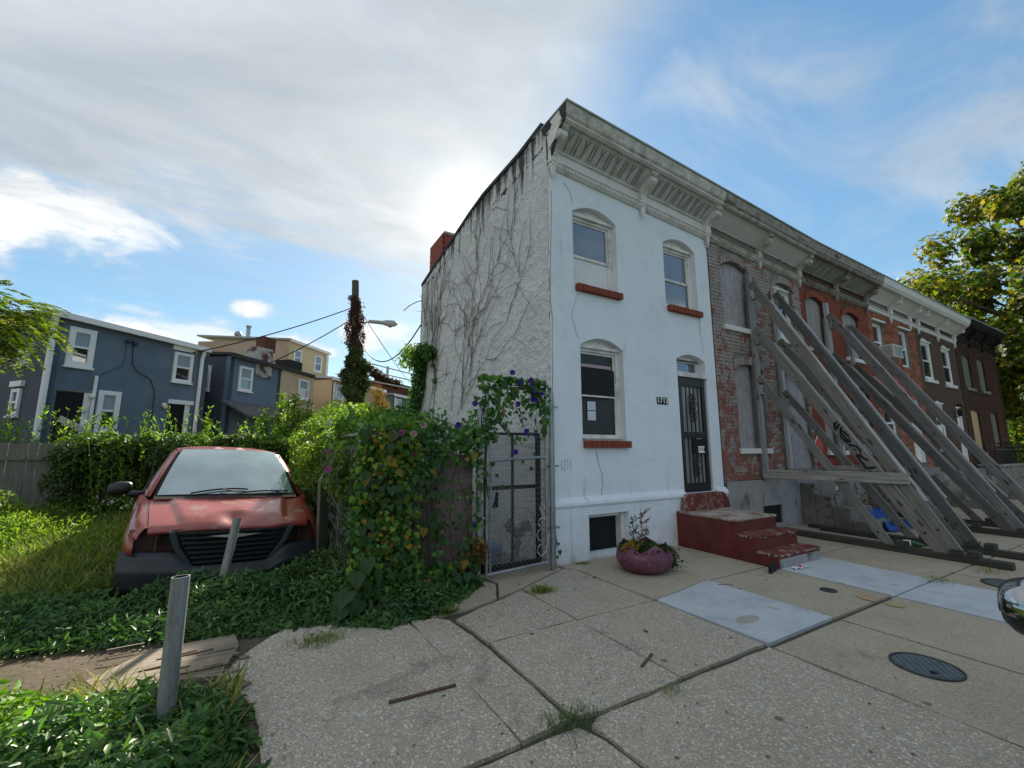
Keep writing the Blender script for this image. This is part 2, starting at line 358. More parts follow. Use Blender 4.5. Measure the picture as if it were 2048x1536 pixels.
        ms = k.node('ShaderNodeMixShader'); k.put(ms, 0, k.math_('ADD', k.math_('MULTIPLY', fr.outputs[0], .8), gl*.42)); k.L.new(d_.outputs[0], ms.inputs[1]); k.L.new(s_.outputs[0], ms.inputs[2])
        o = k.node('ShaderNodeOutputMaterial'); k.L.new(ms.outputs[0], o.inputs[0]); MT[nm] = m
plain_special()
M('door_glass', [(.24, .255, .27), (.33, .345, .355)], 5, .12, spec=.6, stretch=(4, 1, .3))  # pale grey base puts the panes' reflection into the colour
M('white_trim', [(0.475, 0.464, 0.443), (0.713, 0.702, 0.680), (0.778, 0.767, 0.756)], 4, .6, .25, 25, dirt=((.17, .15, .13), 7, .63, .1, (1, 1, .6)))
M('white_clean', [(.70, .70, .70), (.78, .78, .78)], 2, .5, .08, 30)
M('cornice_old', [(0.291, 0.269, 0.235), (0.526, 0.504, 0.459), (0.717, 0.694, 0.650)], 6, .8, .45, 30, dirt=((.09, .075, .06), 5, .60, .12, (.5, 1, 2)), nrough=.7)
M('cornice_weather', [(.17, .155, .135), (.30, .28, .25), (.43, .41, .38)], 6, .8, .45, 30, dirt=((.07, .06, .045), 5, .56, .12, (.5, 1, 2)), nrough=.7)
M('cornice_grey', [(0.408, 0.408, 0.402), (0.600, 0.600, 0.594), (0.744, 0.744, 0.738)], 3.5, .75, .2, 30, stretch=(2, 1, .6))
M('cornice_panel', [(0.605, 0.605, 0.605), (0.715, 0.715, 0.715)], 2, .7, .1)
M('stamped_grey', [(0.221, 0.221, 0.218), (0.374, 0.374, 0.369)], 6, .8)
M('frieze_dark', [(0.138, 0.144, 0.125), (0.275, 0.281, 0.256), (0.413, 0.419, 0.394)], 4, .8, .25, stretch=(2.5, 1, .5))
M('roof_edge', [(.30, .34, .35), (.42, .46, .47)], 5, .5, .1)
M('roof_tar', [(.03, .03, .03), (.06, .06, .06)], 5, .9, .3)
M('brick_red', [(.21, .05, .03), (.28, .075, .045), (.33, .10, .06)], 8, .85, .3, 60, island=.25)
M('brick_sill', [(.22, .045, .028), (.29, .065, .04)], 8, .8, .3, 70, island=.25)
M('brick_painted_red', [(.215, .05, .027), (.27, .068, .038)], 3, .8, .25, 50, island=.13, dirt=((.11, .04, .03), 1.2, .58, .2, (1, 1, .6)))
M('brick_tan', [(.22, .075, .042), (.31, .115, .062), (.36, .15, .085)], 6, .85, .3, 50, island=.35)
M('brick_dark', [(.032, .017, .012), (.058, .028, .02), (.085, .036, .022)], 4, .9, .3, 40, island=.3)  # dark brick, with the street tree's shade put into the colour
M('brown_paint', [(.078, .05, .034), (.095, .062, .043)], 2, .8, .12, 40)
M('mortar', [(.20, .185, .17), (.28, .265, .24)], 8, .95, .3, 60)
M('mortar_grey', [(.15, .14, .13), (.23, .215, .20)], 8, .95, .3, 60)
M('mortar_dark', [(.09, .05, .035), (.13, .07, .05)], 8, .95, .3, 60)
M('footing', [(.19, .19, .195), (.28, .28, .285), (.34, .34, .345)], 2.2, .9, .25, 20, dirt=((.06, .055, .05), 3, .56, .15, (1, 1, .3)))
M('stone_step', [(.13, .128, .112), (.21, .207, .185), (.28, .274, .25)], 3, .9, .4, 18, dirt=((.045, .055, .03), 3, .55, .12, (1, 1, 1)))
M('red_paint', [(.092, .016, .011), (.125, .022, .015), (.15, .032, .022)], 5, .55, .15, 30, spec=.4)
M('red_paint_worn', [(.13, .022, .016), (.16, .04, .03), (.31, .275, .235)], 5.5, .75, .35, 40, lo=.40, hi=.64, nrough=.75)
M('tread_worn', [(.14, .03, .022), (.30, .22, .18), (.44, .39, .33)], 4.5, .8, .35, 40, lo=.36, hi=.56, nrough=.75)
M('chipped', [(.30, .27, .23), (.40, .37, .33)], 9, .9, .4, 40)
M('patch_concrete', [(0.372, 0.400, 0.432), (0.465, 0.498, 0.530), (0.521, 0.549, 0.577)], 2.2, .85, .2, 50, nrough=.75, dirt=((.30, .295, .28), 2.6, .57, .16, (1, 1, 1)))
M('stain_spot', [(.33, .315, .28), (.38, .365, .33)], 6, .9)
M('kerb', [(.22, .21, .19), (.32, .31, .29)], 3, .9, .3, 30)
M('asphalt', [(.042, .042, .044), (.065, .065, .066)], 4, .9, .5, 90)
M('soil', [(.045, .035, .022), (.085, .066, .042), (.05, .05, .022)], 2.2, .95, .6, 25)
M('joint_soil', [(.05, .045, .03), (.10, .088, .065), (.06, .075, .03)], 12, .95, .5, 60)
M('meadow', [(.03, .05, .012), (.055, .08, .02), (.07, .07, .025)], .5, .95, .6, 12)
# -- timber
for nm_, f_ in (('timber', (1., 1., 1.)), ('timber_brown', (1.0, .93, .80)), ('timber_dark', (.66, .68, .66)), ('timber_pale', (1.25, 1.3, 1.42))):
    M(nm_, [tuple(a*b for a, b in zip(c, f_)) for c in ((.155, .152, .143), (.26, .255, .242), (.36, .353, .336))], 3.4, .85, .45, 5, stretch=(.5, 9, 9), obj=True, nrough=.72, bstretch=(1.2, 22, 22), dirt=((.05, .045, .04), 9, .70, .05, (.6, 2, 2)))
MT_W = {}
def WOOD(name, cols, ax, sc_=3.2, bump=.4):
    st = {'x': (.6, 9, 9), 'y': (9, .6, 9), 'z': (9, 9, .6)}[ax]
    return M(name, cols, sc_, .85, bump, 4, stretch=st, nrough=.72, bstretch=tuple(v*2.2 for v in st), detail=6)
WOOD('post_wood', [(.15, .145, .14), (.24, .235, .235), (.33, .33, .335)], 'z')
WOOD('sole_wood', [(.028, .03, .024), (.05, .052, .042), (.08, .08, .066)], 'y')
WOOD('fence_wood', [(.13, .118, .10), (.23, .212, .185)], 'z')
WOOD('board_rot', [(.12, .098, .07), (.22, .185, .14), (.285, .245, .195)], 'x', 1.6, .7)
M('osb', [(.20, .19, .205), (.33, .315, .335), (.47, .455, .47)], 11, .85, .3, 40, stretch=(1.2, 1, .35), nrough=.75, dist=1.5)
M('ply_grey', [(.25, .245, .245), (.36, .355, .355)], 2.5, .85, .2, 20, stretch=(3, 1, .35))
M('ply_new', [(.42, .30, .16), (.52, .39, .22)], 2.5, .8, .1, stretch=(3, 1, .4))
M('ply_green', [(.115, .13, .10), (.18, .19, .15)], 2.5, .85, .2, 20, stretch=(3, 1, .35))
# -- metal, plastic
M('galvanised', [(.21, .225, .235), (.33, .345, .355), (.40, .41, .42)], 6, .45, .12, 40, metal=.75, dirt=((.13, .10, .075), 5, .64, .1, (1, 1, 1)))
M('galv_post', [(.13, .135, .128), (.23, .235, .225), (.33, .33, .315)], 5, .7, .3, 40, stretch=(4, 4, .5), metal=.1, nrough=.75, dirt=((.14, .10, .07), 6, .62, .10, (1, 1, .4)))
M('wire', [(.24, .25, .26), (.33, .34, .35)], 9, .5, metal=.7)
M('black_metal', [(.008, .008, .009), (.014, .014, .015)], 5, .4, .1, 60, spec=.5)
M('black_flat', [(.006, .006, .007), (.010, .010, .011)], 5, .7)
M('dark_inside', [(.012, .012, .013)], rough=.95)
M('iron', [(.042, .045, .05), (.085, .09, .098)], 9, .6, .3, 60, metal=.5)
M('manhole_blue', [(.10, .125, .14), (.165, .19, .205)], 12, .55, .4, 60, metal=.3)
M('rust', [(.22, .085, .03), (.33, .16, .07)], 10, .9)
M('orange_mark', [(.42, .25, .10), (.46, .34, .20)], 7, .9)
M('van_red', [(.22, .030, .025), (.27, .042, .033), (.30, .065, .05)], 1.3, .28, .04, 60, coat=.45, spec=.5, obj=True, dirt=((.30, .15, .105), 2.4, .57, .1, (1, 1, 1)))
M('van_orange', [(.19, .055, .03), (.235, .085, .05)], 5, .45, .1, obj=True, spec=.4)
M('bumper', [(.028, .034, .040), (.045, .053, .06)], 3, .55, .1, 40, obj=True)
M('car_black', [(.008, .009, .010), (.011, .012, .013)], 2, .2, coat=.5)
M('chrome', [(.36, .37, .39)], rough=.10, metal=1.)
M('emblem', [(.50, .52, .54)], rough=.25, metal=.8)
M('rubber', [(.014, .014, .014), (.022, .022, .022)], 8, .85)
M('cavity', [(.085, .042, .034), (.14, .07, .055)], 8, .8, .2)
M('grille', [(.022, .026, .030), (.034, .038, .042)], 8, .5)
M('cowl', [(.17, .12, .09), (.24, .18, .14)], 8, .8)
M('planter_purple', [(.09, .024, .042), (.165, .062, .098), (.27, .15, .20)], 5, .6, .35, 35, nrough=.75, dirt=((.04, .02, .02), 7, .6, .1, (1, 1, 1)))
M('tarp_blue', [(.012, .06, .27), (.02, .10, .38)], 5, .45, .4, 18)
M('bottle_green', [(.01, .07, .02), (.02, .10, .03)], 5, .15, spec=.6)
M('paper', [(.62, .66, .74), (.70, .73, .78)], 9, .8)
M('paper_line', [(.45, .49, .58)], rough=.8)
M('pink_strip', [(.42, .31, .34)], rough=.8)
M('blind', [(.68, .69, .71), (.74, .75, .76)], 2, .8)
M('curtain', [(.22, .27, .31), (.32, .37, .41)], 6, .8, stretch=(6, 6, .3))
M('sign_red', [(.55, .012, .012), (.62, .02, .02)], 3, .4)
M('spray_black', [(.008, .008, .008)], rough=.7)
M('plaque_white', [(.80, .82, .85)], rough=.6)
M('rope', [(.45, .45, .42), (.60, .60, .57)], 20, .9)
M('ac_white', [(.56, .55, .52), (.66, .65, .62)], 4, .6)
M('lamp_yellow', [(.70, .58, .34)], rough=.5)
# -- background houses
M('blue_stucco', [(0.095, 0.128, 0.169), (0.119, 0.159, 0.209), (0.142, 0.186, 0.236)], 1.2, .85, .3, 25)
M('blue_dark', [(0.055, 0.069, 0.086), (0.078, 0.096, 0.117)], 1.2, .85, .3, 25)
M('blue_brick', [(0.112, 0.156, 0.219), (0.150, 0.200, 0.269)], 3, .85, .5, 22, stretch=(1, 1, 4))
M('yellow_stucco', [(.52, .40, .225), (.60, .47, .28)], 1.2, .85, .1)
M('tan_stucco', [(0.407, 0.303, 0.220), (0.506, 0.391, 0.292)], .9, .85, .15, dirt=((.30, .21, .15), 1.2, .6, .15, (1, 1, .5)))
M('beige_stucco', [(.46, .36, .23), (.56, .44, .29)], 1, .85, .1)
M('green_paint', [(.10, .19, .165), (.135, .24, .205)], 1, .8, .1)
M('far_brick', [(.085, .03, .02), (.125, .045, .03)], 6, .9, .3)
M('chimney_patched', [(.10, .045, .035), (.28, .27, .26), (.40, .39, .375)], 2.2, .9, .3, lo=.42, hi=.56)
M('porch_roof', [(.085, .08, .078), (.13, .125, .12)], 6, .9, .2)
M('hill_house', [(.40, .40, .38), (.5, .5, .48)], 2, .8)
M('cable', [(.02, .02, .022)], rough=.7)
M('cable_pale', [(.42, .42, .42)], rough=.7)
M('lamp_grey', [(.30, .31, .32), (.38, .39, .40)], 4, .5, metal=.3)
M('pole_wood', [(.06, .05, .042), (.11, .095, .08)], 4, .9, .4, 20, stretch=(5, 5, .4))
M('bark', [(.07, .055, .04), (.13, .10, .075)], 6, .9, .5, 30, stretch=(4, 4, .6))
M('vine_stem', [(.04, .032, .026), (.085, .068, .055)], 6, .9)
M('vine_grey', [(.10, .095, .09), (.17, .16, .15)], 6, .9)
M('dead_stem', [(.20, .10, .05), (.30, .17, .09)], 6, .9)
M('twig', [(.07, .04, .024), (.13, .08, .05)], 6, .9)
# -- leaves
LEAF('leaf_vine', [(0.041, 0.110, 0.029), (0.073, 0.181, 0.036), (0.121, 0.253, 0.044)], .30)
LEAF('leaf_vine_big', [(0.049, 0.116, 0.028), (0.054, 0.134, 0.034), (0.081, 0.182, 0.044), (0.154, 0.253, 0.043)], .30, scale=3.5, island=.40, rough=.42)
LEAF('leaf_yellow', [(.30, .20, .025), (.38, .25, .03), (.34, .15, .03)], .3)
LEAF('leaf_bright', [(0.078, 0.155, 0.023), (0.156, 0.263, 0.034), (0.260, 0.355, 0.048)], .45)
LEAF('leaf_hedge', [(0.031, 0.070, 0.014), (0.064, 0.121, 0.020), (0.142, 0.199, 0.029)], .38, scale=.9)
LEAF('leaf_pole', [(0.022, 0.046, 0.013), (0.041, 0.075, 0.019), (0.075, 0.115, 0.024)], .30)
LEAF('leaf_red', [(0.043, 0.016, 0.011), (0.072, 0.029, 0.013), (0.048, 0.043, 0.014)], .35)
LEAF('leaf_dry', [(.16, .085, .03), (.26, .15, .05), (.20, .20, .06)], .35)
LEAF('leaf_tree', [(0.031, 0.070, 0.012), (0.083, 0.133, 0.017), (0.211, 0.189, 0.025), (0.277, 0.189, 0.022)], .45, scale=.45)
LEAF('leaf_locust', [(0.049, 0.098, 0.015), (0.091, 0.157, 0.019), (0.216, 0.206, 0.022)], .45, scale=1.2)
LEAF('leaf_cover', [(0.036, 0.091, 0.028), (0.065, 0.147, 0.036), (0.105, 0.203, 0.044)], .25, rough=.45)
LEAF('leaf_lime_sunlit', [(0.099, 0.221, 0.014), (0.177, 0.332, 0.022)], .5)  # verge leaves in the sun patch, sunlight put into the colour
LEAF('grass_blade', [(0.088, 0.145, 0.044), (0.178, 0.243, 0.066), (0.331, 0.339, 0.105), (0.483, 0.368, 0.197)], .42, rough=.85, scale=.55, spec=.12)
LEAF('litter', [(.10, .06, .03), (.20, .13, .06), (.27, .20, .10)], .1)
LEAF('petal_purple', [(.06, .012, .30), (.10, .02, .42)], .3)
LEAF('petal_pink', [(.40, .07, .26), (.52, .14, .36)], .3)
LEAF('petal_magenta', [(.35, .012, .11), (.45, .02, .16)], .3)
LEAF('petal_pale', [(.55, .33, .42), (.65, .48, .52)], .3)
LEAF('petal_white', [(.6, .6, .58), (.7, .7, .7)], .3)
# ------------------------------------------------------------------ ground, road, pavement
def sheet(name, pts, z, mat, sub=0):
    mb = MB().add([(x, y, z) for x, y in pts], [tuple(range(len(pts)))])
    o = build(name, mb, mat, fix=False); tag(o, kind='structure'); return o
sheet('ground', [(-400, -400), (400, -400), (400, 400), (-400, 400)], -0.10, 'meadow')
sheet('road', [(-120, -13.0), (120, -13.0), (120, -4.52), (-120, -4.52)], -0.094, 'asphalt')
sheet('yard_soil', [(-40, -4.1), (-2.0, -4.1), (-2.0, 26), (-40, 26)], -0.03, 'soil')
sheet('back_lot_soil', [(-2.0, 6.6), (40, 6.6), (40, 30), (-2.0, 30)], -0.036, 'soil')
sheet('pavement_bed', [(-3.9, -4.30), (60, -4.30), (60, .3), (-3.9, .3)], -0.022, 'joint_soil')

def poly_inside_noise(pts, amp, step=.12, seed=1.):
    """walk a polygon outline adding small ragged steps"""
    out = []
    for i in range(len(pts)):
        a, b = np.array(pts[i], float), np.array(pts[(i+1) % len(pts)], float)
        n = max(1, int(np.linalg.norm(b-a)/step))
        nrm = np.array([-(b-a)[1], (b-a)[0]])/max(np.linalg.norm(b-a), 1e-6)
        for j in range(n):
            p = a+(b-a)*j/n
            w = amp*(vnoise((p[0], p[1], 0), 4., seed)+.6*vnoise((p[0], p[1], 0), 13., seed)) if j else 0
            out.append(tuple(p+nrm*w))
    return out
side = thing('sidewalk', 'x', 'x', (0, -2, 0))
for kk in ('label', 'category'): del side[kk]
side['kind'] = 'structure'
def slab(pts, mat, z=0., amp=.004, seed=1., tilt=(0, 0), th=.09, name='slab'):
    P = poly_inside_noise(pts, amp, .10, seed)
    mb = MB(); n = len(P); c = np.mean(np.array(pts), axis=0)
    zz = lambda p: z + (p[0]-c[0])*tilt[0] + (p[1]-c[1])*tilt[1]
    mb.add([(x, y, zz((x, y))) for x, y in P]+[(x, y, z-th) for x, y in P], [tuple(range(n))]+[(i, n+i, n+(i+1) % n, (i+1) % n) for i in range(n)])
    return build(name, mb, mat, side)
rect = lambda x0, x1, y0, y1, g=.008: [(x0+g, y0+g), (x1-g, y0+g), (x1-g, y1-g), (x0+g, y1-g)]
AG, CO = 'aggregate', 'concrete_old'
# pebbly left part, broken into pieces
slab([(-3.62, -1.15), (-3.45, -.80), (-3.22, -.50), (-2.6, -.62), (-2.23, -.88), (-2.20, -1.50), (-2.175, -2.1), (-2.165, -2.755), (-3.34, -2.765), (-3.36, -2.2), (-3.40, -1.7)], AG, 0, .02, 2., (.004, .002))
slab([(-2.215, -.89), (-1.98, -.95), (-1.90, -1.05), (-1.85, -1.45), (-1.825, -2.2), (-1.825, -2.60), (-1.83, -2.72), (-2.145, -2.745), (-2.185, -1.9)], AG, .004, .012, 3., (-.004, .0))
slab([(-1.84, -1.06), (-1.55, -.92), (-1.20, -.80), (-.90, -.66), (-.885, -1.60), (-1.79, -1.62), (-1.80, -1.3)], AG, .002, .010, 5.)
slab([(-1.78, -1.635), (-.895, -1.615), (-.88, -2.745), (-1.60, -2.75), (-1.775, -2.715), (-1.79, -2.2)], AG, .002, .012, 6.)
slab([(-.870, -.64), (-.52, -.47), (-.10, -.27), (.02, -.22), (.115, -.35), (.12, -1.60), (-.865, -1.60)], AG, 0, .008, 8.)
slab([(-.88, -1.615), (.12, -1.615), (.125, -2.735), (-.862, -2.73)], AG, 0, .010, 9.)
slab([(-1.25, -.74), (-1.60, -.86), (-1.95, -.90), (-2.4, -.7), (-2.6, -.1), (-1.18, .1), (-1.05, -.32)], CO, -.004, .015, 10.)
slab([(-1.22, -.73), (-1.0, -.30), (-1.1, .1), (-.02, .1), (-.01, -.20), (-.14, -.245), (-.55, -.44), (-.88, -.61)], CO, -.003, .012, 11.)
slab([(-1.74, -2.83), (-1.66, -2.785), (.10, -2.785), (.10, -4.14), (-1.60, -4.16), (-1.70, -3.2)], AG, 0, .018, 12.)
slab([(-3.35, -2.80), (-2.05, -2.79), (-1.81, -2.80), (-1.755, -2.95), (-1.65, -4.16), (-3.3, -4.16)], AG, -.004, .018, 13.)
# by the house and under the steps
slab([(.02, -.005), (1.21, -.005), (1.21, -1.46), (1.02, -1.46), (.55, -1.55), (.145, -1.60), (.14, -.36), (.05, -.20)], CO, .002, .006, 14.)
slab(rect(1.22, 2.42, -1.46, -.005), CO, .0, .004, 15.)
slab([(.150, -1.62), (.55, -1.57), (1.02, -1.48), (1.205, -1.47), (1.21, -2.745), (.155, -2.75)], 'patch_concrete', .006, .006, 16., name='patch_slab')
slab(rect(1.22, 2.42, -2.76, -1.47), CO, .0, .005, 17.)
slab(rect(2.43, 3.58, -2.79, -1.47, .006), 'patch_concrete', .006, .004, 18., name='patch_slab')
slab(rect(2.43, 3.58, -4.15, -2.80, .006), 'patch_concrete', .006, .004, 19., name='patch_slab')
slab(rect(2.43, 3.58, -1.46, -.005), CO, 0, .003, 20.)
slab(rect(.12, 1.22, -4.15, -2.80), CO, -.002, .007, 21.)
slab(rect(1.23, 2.42, -4.15, -2.80), CO, 0, .004, 22.)
xs = [3.59, 4.75, 5.95, 7.15, 8.35, 9.55, 10.75, 11.95, 13.2, 14.4, 15.6, 16.8, 18., 19.2, 20.4, 21.6, 22.8]
for i in range(len(xs)-1):
    for j, (y0, y1) in enumerate(((-4.15, -2.80), (-2.79, -1.47), (-1.46, -.005))):
        light = (i in (3, 4) and j == 0)
        slab(rect(xs[i], xs[i+1], y0, y1), 'patch_concrete' if light else CO, random.uniform(-.004, .004), .004, 23.+i+j*.3)
slab(rect(22.8, 50, -4.15, -.005), CO, 0, .0, 50.)
kb = thing('kerb', 'x', 'x', (0, -4.3, 0))
for kk in ('label', 'category'): del kb[kk]
kb['kind'] = 'structure'
x = -3.4
while x < 40:
    w = 1.9 + random.uniform(-.2, .2)
    build('kerb_stone', MB().prism([(-4.175, -.12), (-4.175, .0), (-4.335, -.004), (-4.36, -.12)], 'x', x+.006, x+w-.006), 'kerb', kb, bevel=.012); x += w
build('gutter', MB().box(-3.4, 40, -4.52, -4.362, -.2, -.088), 'concrete_old', kb)
# shallow stains and covers on the slabs
c = on_z(1495, 1240)
o = build('damp_spot', MB().disc((c[0], c[1], .0068), .15, 26, 'z', .07), 'stain_spot', side); 
def cover(px, py, r, mat, label, ridges=True, name='manhole_cover', zc=.0, ribs=9):
    c = on_z(px, py); t = thing(name, label, 'cover', (c[0], c[1], zc))
    build('rim', MB().lathe([(r*1.0, -.02), (r*1.07, -.02), (r*1.07, .008), (r*1.0, .008), (r*1.0, -.02)], (c[0], c[1], zc), 40), 'iron', t)
    build('lid', MB().lathe([(.001, .004), (r*.97, .004), (r*.985, -.01)], (c[0], c[1], zc), 40), mat, t)
    if ridges:
        mb = MB()
        for i in range(ribs):
            q = -r*.85+1.7*r*i/(ribs-1); hw = math.sqrt(max(0, (r*.93)**2-q*q))
            mb.box(c[0]-hw, c[0]+hw, c[1]+q-.008, c[1]+q+.008, zc+.003, zc+.009)
        mb.rot(.7, (c[0], c[1], 0)); build('ridge_pattern', mb, mat, t)
        build('lifting_hole', MB().disc((c[0]-r*.45, c[1]-r*.35, zc+.0105), r*.12, 10), 'dark_inside', t)
cover(1852, 1333, .19, 'manhole_blue', 'round blue-grey ridged manhole cover in the dark pavement slab near the kerb')
cover(2022, 1171, .22, 'manhole_blue', 'pale round manhole cover beside the ends of the sole timbers', zc=.004)
cover(1657, 1181, .075, 'iron', 'small dark iron valve cap in the slab between two pale patches', False, 'valve_cap')
for pl_ in (((1712, 1189), (1738, 1193), (1758, 1200), (1752, 1203), (1730, 1199), (1716, 1194)), ((1764, 1204), (1790, 1207), (1812, 1213), (1806, 1215), (1780, 1211))):
    rp = [on_z(x, y, .0075) for x, y in pl_]; build('orange_paint_mark', MB().add(rp, [tuple(range(len(rp)))]), 'orange_mark', side)
# ------------------------------------------------------------------ the terrace: one facade builder for all houses
def arch_loop(x0, x1, zb, zt, rise, n=10):
    """outline of an opening, counter-clockwise seen from the street"""
    pts = [(x0, zb), (x1, zb)]
    if rise <= 0: return pts+[(x1, zt), (x0, zt)]
    pts.append((x1, zt-rise))
    for i in range(1, n):
        t = 1-i/n; xx = x0+(x1-x0)*t; s = (t-.5)*2
        pts.append((xx, zt-rise*s*s))
    pts.append((x0, zt-rise)); return pts
def wall_holes(outer, holes, y, depth):
    bm = bmesh.new(); edges = []
    for loop in [outer]+holes:
        vs = [bm.verts.new((x, y, z)) for x, z in loop]
        es = [bm.edges.new((vs[i], vs[(i+1) % len(vs)])) for i in range(len(vs))]; edges += es
    bmesh.ops.triangle_fill(bm, use_beauty=True, use_dissolve=False, edges=edges)
    mb = MB(); bm.verts.index_update()
    mb.add([v.co for v in bm.verts], [tuple(v.index for v in f.verts) for f in bm.faces]); bm.free()
    for loop in holes:
        n = len(loop)
        mb.add([(x, y, z) for x, z in loop]+[(x, y+depth, z) for x, z in loop], [(i, (i+1) % n, n+(i+1) % n, n+i) for i in range(n)])
    return mb
def bricks(x0, x1, z0, z1, openings, y, L=.203, H=.073, gap=.010, proud=.012, nparts=0, keep=None, seed=3):
    """running-bond bricks on the facade, clear of the openings. Returns (single list, joined MB)"""
    rnd = random.Random(seed); singles, mb = [], MB(); row = 0; z = z0
    def hit(a, b, c, d):
        for (ox0, ox1, ozb, ozt, rise) in openings:
            if b > ox0-.002 and a < ox1+.002 and d > ozb and c < ozt: return (ox0, ox1, ozb, ozt, rise)
        return None
    while z+H <= z1+1e-6:
        x = x0-(L/2 if row % 2 else 0)
        while x < x1:
            a, b = max(x, x0), min(x+L-gap, x1); x += L
            if b-a < .03: continue
            segs = [(a, b)]
            o = hit(a, b, z, z+H-gap)
            if o:
                segs = []
                if a < o[0]-.03: segs.append((a, o[0]-.003))
                if b > o[1]+.03: segs.append((o[1]+.003, b))
            for (p, q) in segs:
                dy = proud*rnd.uniform(.75, 1.2)
                singles.append((p, q, y-dy, z, z+H-gap))
        z += H; row += 1
    if nparts and keep: singles.sort(key=keep)
    return singles[:nparts], singles[nparts:]
def brick_box(mb, p, q, yf, z0, z1, yb):
    mb.add([(p, yf, z0), (q, yf, z0), (q, yf, z1), (p, yf, z1), (p, yb, z0), (q, yb, z0), (q, yb, z1), (p, yb, z1)],
           [(0, 1, 2, 3), (0, 4, 5, 1), (1, 5, 6, 2), (2, 6, 7, 3), (3, 7, 4, 0)])
def lay_bricks(house, args, mat, nparts=0, keep=None, **kw):
    one, many = bricks(*args, nparts=nparts, keep=keep, **kw); y = args[5]
    mb = MB()
    for (p, q, yf, z0, z1) in many: brick_box(mb, p, q, yf, z0, z1, y+.002)
    o = build('brickwork', mb, mat, house, fix=False); o['kind'] = 'stuff'
    cache = {}
    for (p, q, yf, z0, z1) in one:
        key = (round(q-p, 3), round(z1-z0, 3))
        if key not in cache:
            m2 = MB(); brick_box(m2, 0, key[0], 0, 0, key[1], .016)
            me = bpy.data.meshes.new('brick'); me.from_pydata(m2.v, [], m2.f); me.materials.append(MT[mat]); cache[key] = me
        b = bpy.data.objects.new('brick', cache[key]); COL.objects.link(b); b.parent = house; b.location = Vector((p, yf, z0))-house.location
def arch_bricks(house, o, y, mat, h=.21, n=9, name='arch_brick'):
    """a row of upright bricks over an opening, each its own piece"""
    x0, x1, zb, zt, rise = o
    for i in range(n):
        a, b = x0-.05+(x1-x0+.1)*i/n+.007, x0-.05+(x1-x0+.1)*(i+1)/n-.007
        zz = lambda x: zt-rise*((x-(x0+x1)/2)/((x1-x0)/2))**2
        mb = MB().prism([(a, zz(a)+.004), (b, zz(b)+.004), (b, zz(b)+h), (a, zz(a)+h)], 'y', y-.05, y+.03)
        build(name, mb, mat, house)
def sash_window(house, o, y, mat='white_trim', frame=.07, glass='window_glass', meet=.5, depth=.14, lower=None, upper=None, arch_panel=True, blind=None):
    """timber sash window filling an opening, set back from the wall face"""
    x0, x1, zb, zt, rise = o; zt2 = zt-rise; yy = y+depth
    w = build('window', MB(), None, house)
    def pr(name, mb, m, **k): return build(name, mb, m, w, **k)
    fr = MB(); f = frame
    fr.box(x0, x0+f, yy-.03, yy+.05, zb, zt2); fr.box(x1-f, x1, yy-.03, yy+.05, zb, zt2)
    fr.box(x0+f, x1-f, yy-.031, yy+.05, zt2-f*.9, zt2); fr.box(x0+f, x1-f, yy-.045, yy+.05, zb, zb+f*.8)
    pr('frame', fr, mat, bevel=.004)
    if rise > 0 and arch_panel:
        pr('arch_panel', MB().prism(arch_loop(x0, x1, zt2+.002, zt, rise)[1:]+[(x0, zt2+.002)], 'y', yy-.035, yy+.03), mat)
        pr('head_moulding', MB().box(x0, x1, yy-.075, yy-.036, zt2-.02, zt2+.035), mat, bevel=.006)
    zm = zb+(zt2-zb)*meet; s = .035
    a, b = x0+f, x1-f
    up = MB(); up.box(a, a+s, yy, yy+.035, zm, zt2-f*.9); up.box(b-s, b, yy, yy+.035, zm, zt2-f*.9); up.box(a+s, b-s, yy, yy+.035, zt2-f*.9-s, zt2-f*.9)
    pr('upper_sash', up, mat); pr('meeting_rail', MB().box(a-.005, b+.005, yy-.028, yy+.034, zm-.028, zm+.02), mat, bevel=.004)
    lo = MB(); lo.box(a, a+s, yy-.02, yy+.015, zb+f*.8, zm-.028); lo.box(b-s, b, yy-.02, yy+.015, zb+f*.8, zm-.028); lo.box(a+s, b-s, yy-.02, yy+.015, zb+f*.8, zb+f*.8+s*1.3)
    pr('lower_sash', lo, mat)
    pr('pane', MB().box(a+s, b-s, yy+.014, yy+.020, zm+.02, zt2-f*.9-s), upper or glass)
    pr('pane', MB().box(a+s, b-s, yy-.006, yy+.0, zb+f*.8+s*1.3, zm-.028), lower or glass)
    if blind: pr('blind', MB().box(a+.01, b-.01, yy+.045, yy+.05, zm-.2, zt2-.05), blind)
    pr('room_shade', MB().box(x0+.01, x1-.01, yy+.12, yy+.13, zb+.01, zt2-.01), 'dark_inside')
    return w
def boarded(house, o, y, mat, depth=.05, label=None):
    x0, x1, zb, zt, rise = o
    b = build('window_board', MB().prism(arch_loop(x0+.004, x1-.004, zb+.004, zt-.004, rise), 'y', y+depth, y+depth+.02), mat, house)
    if label: b['label'] = label
    return b
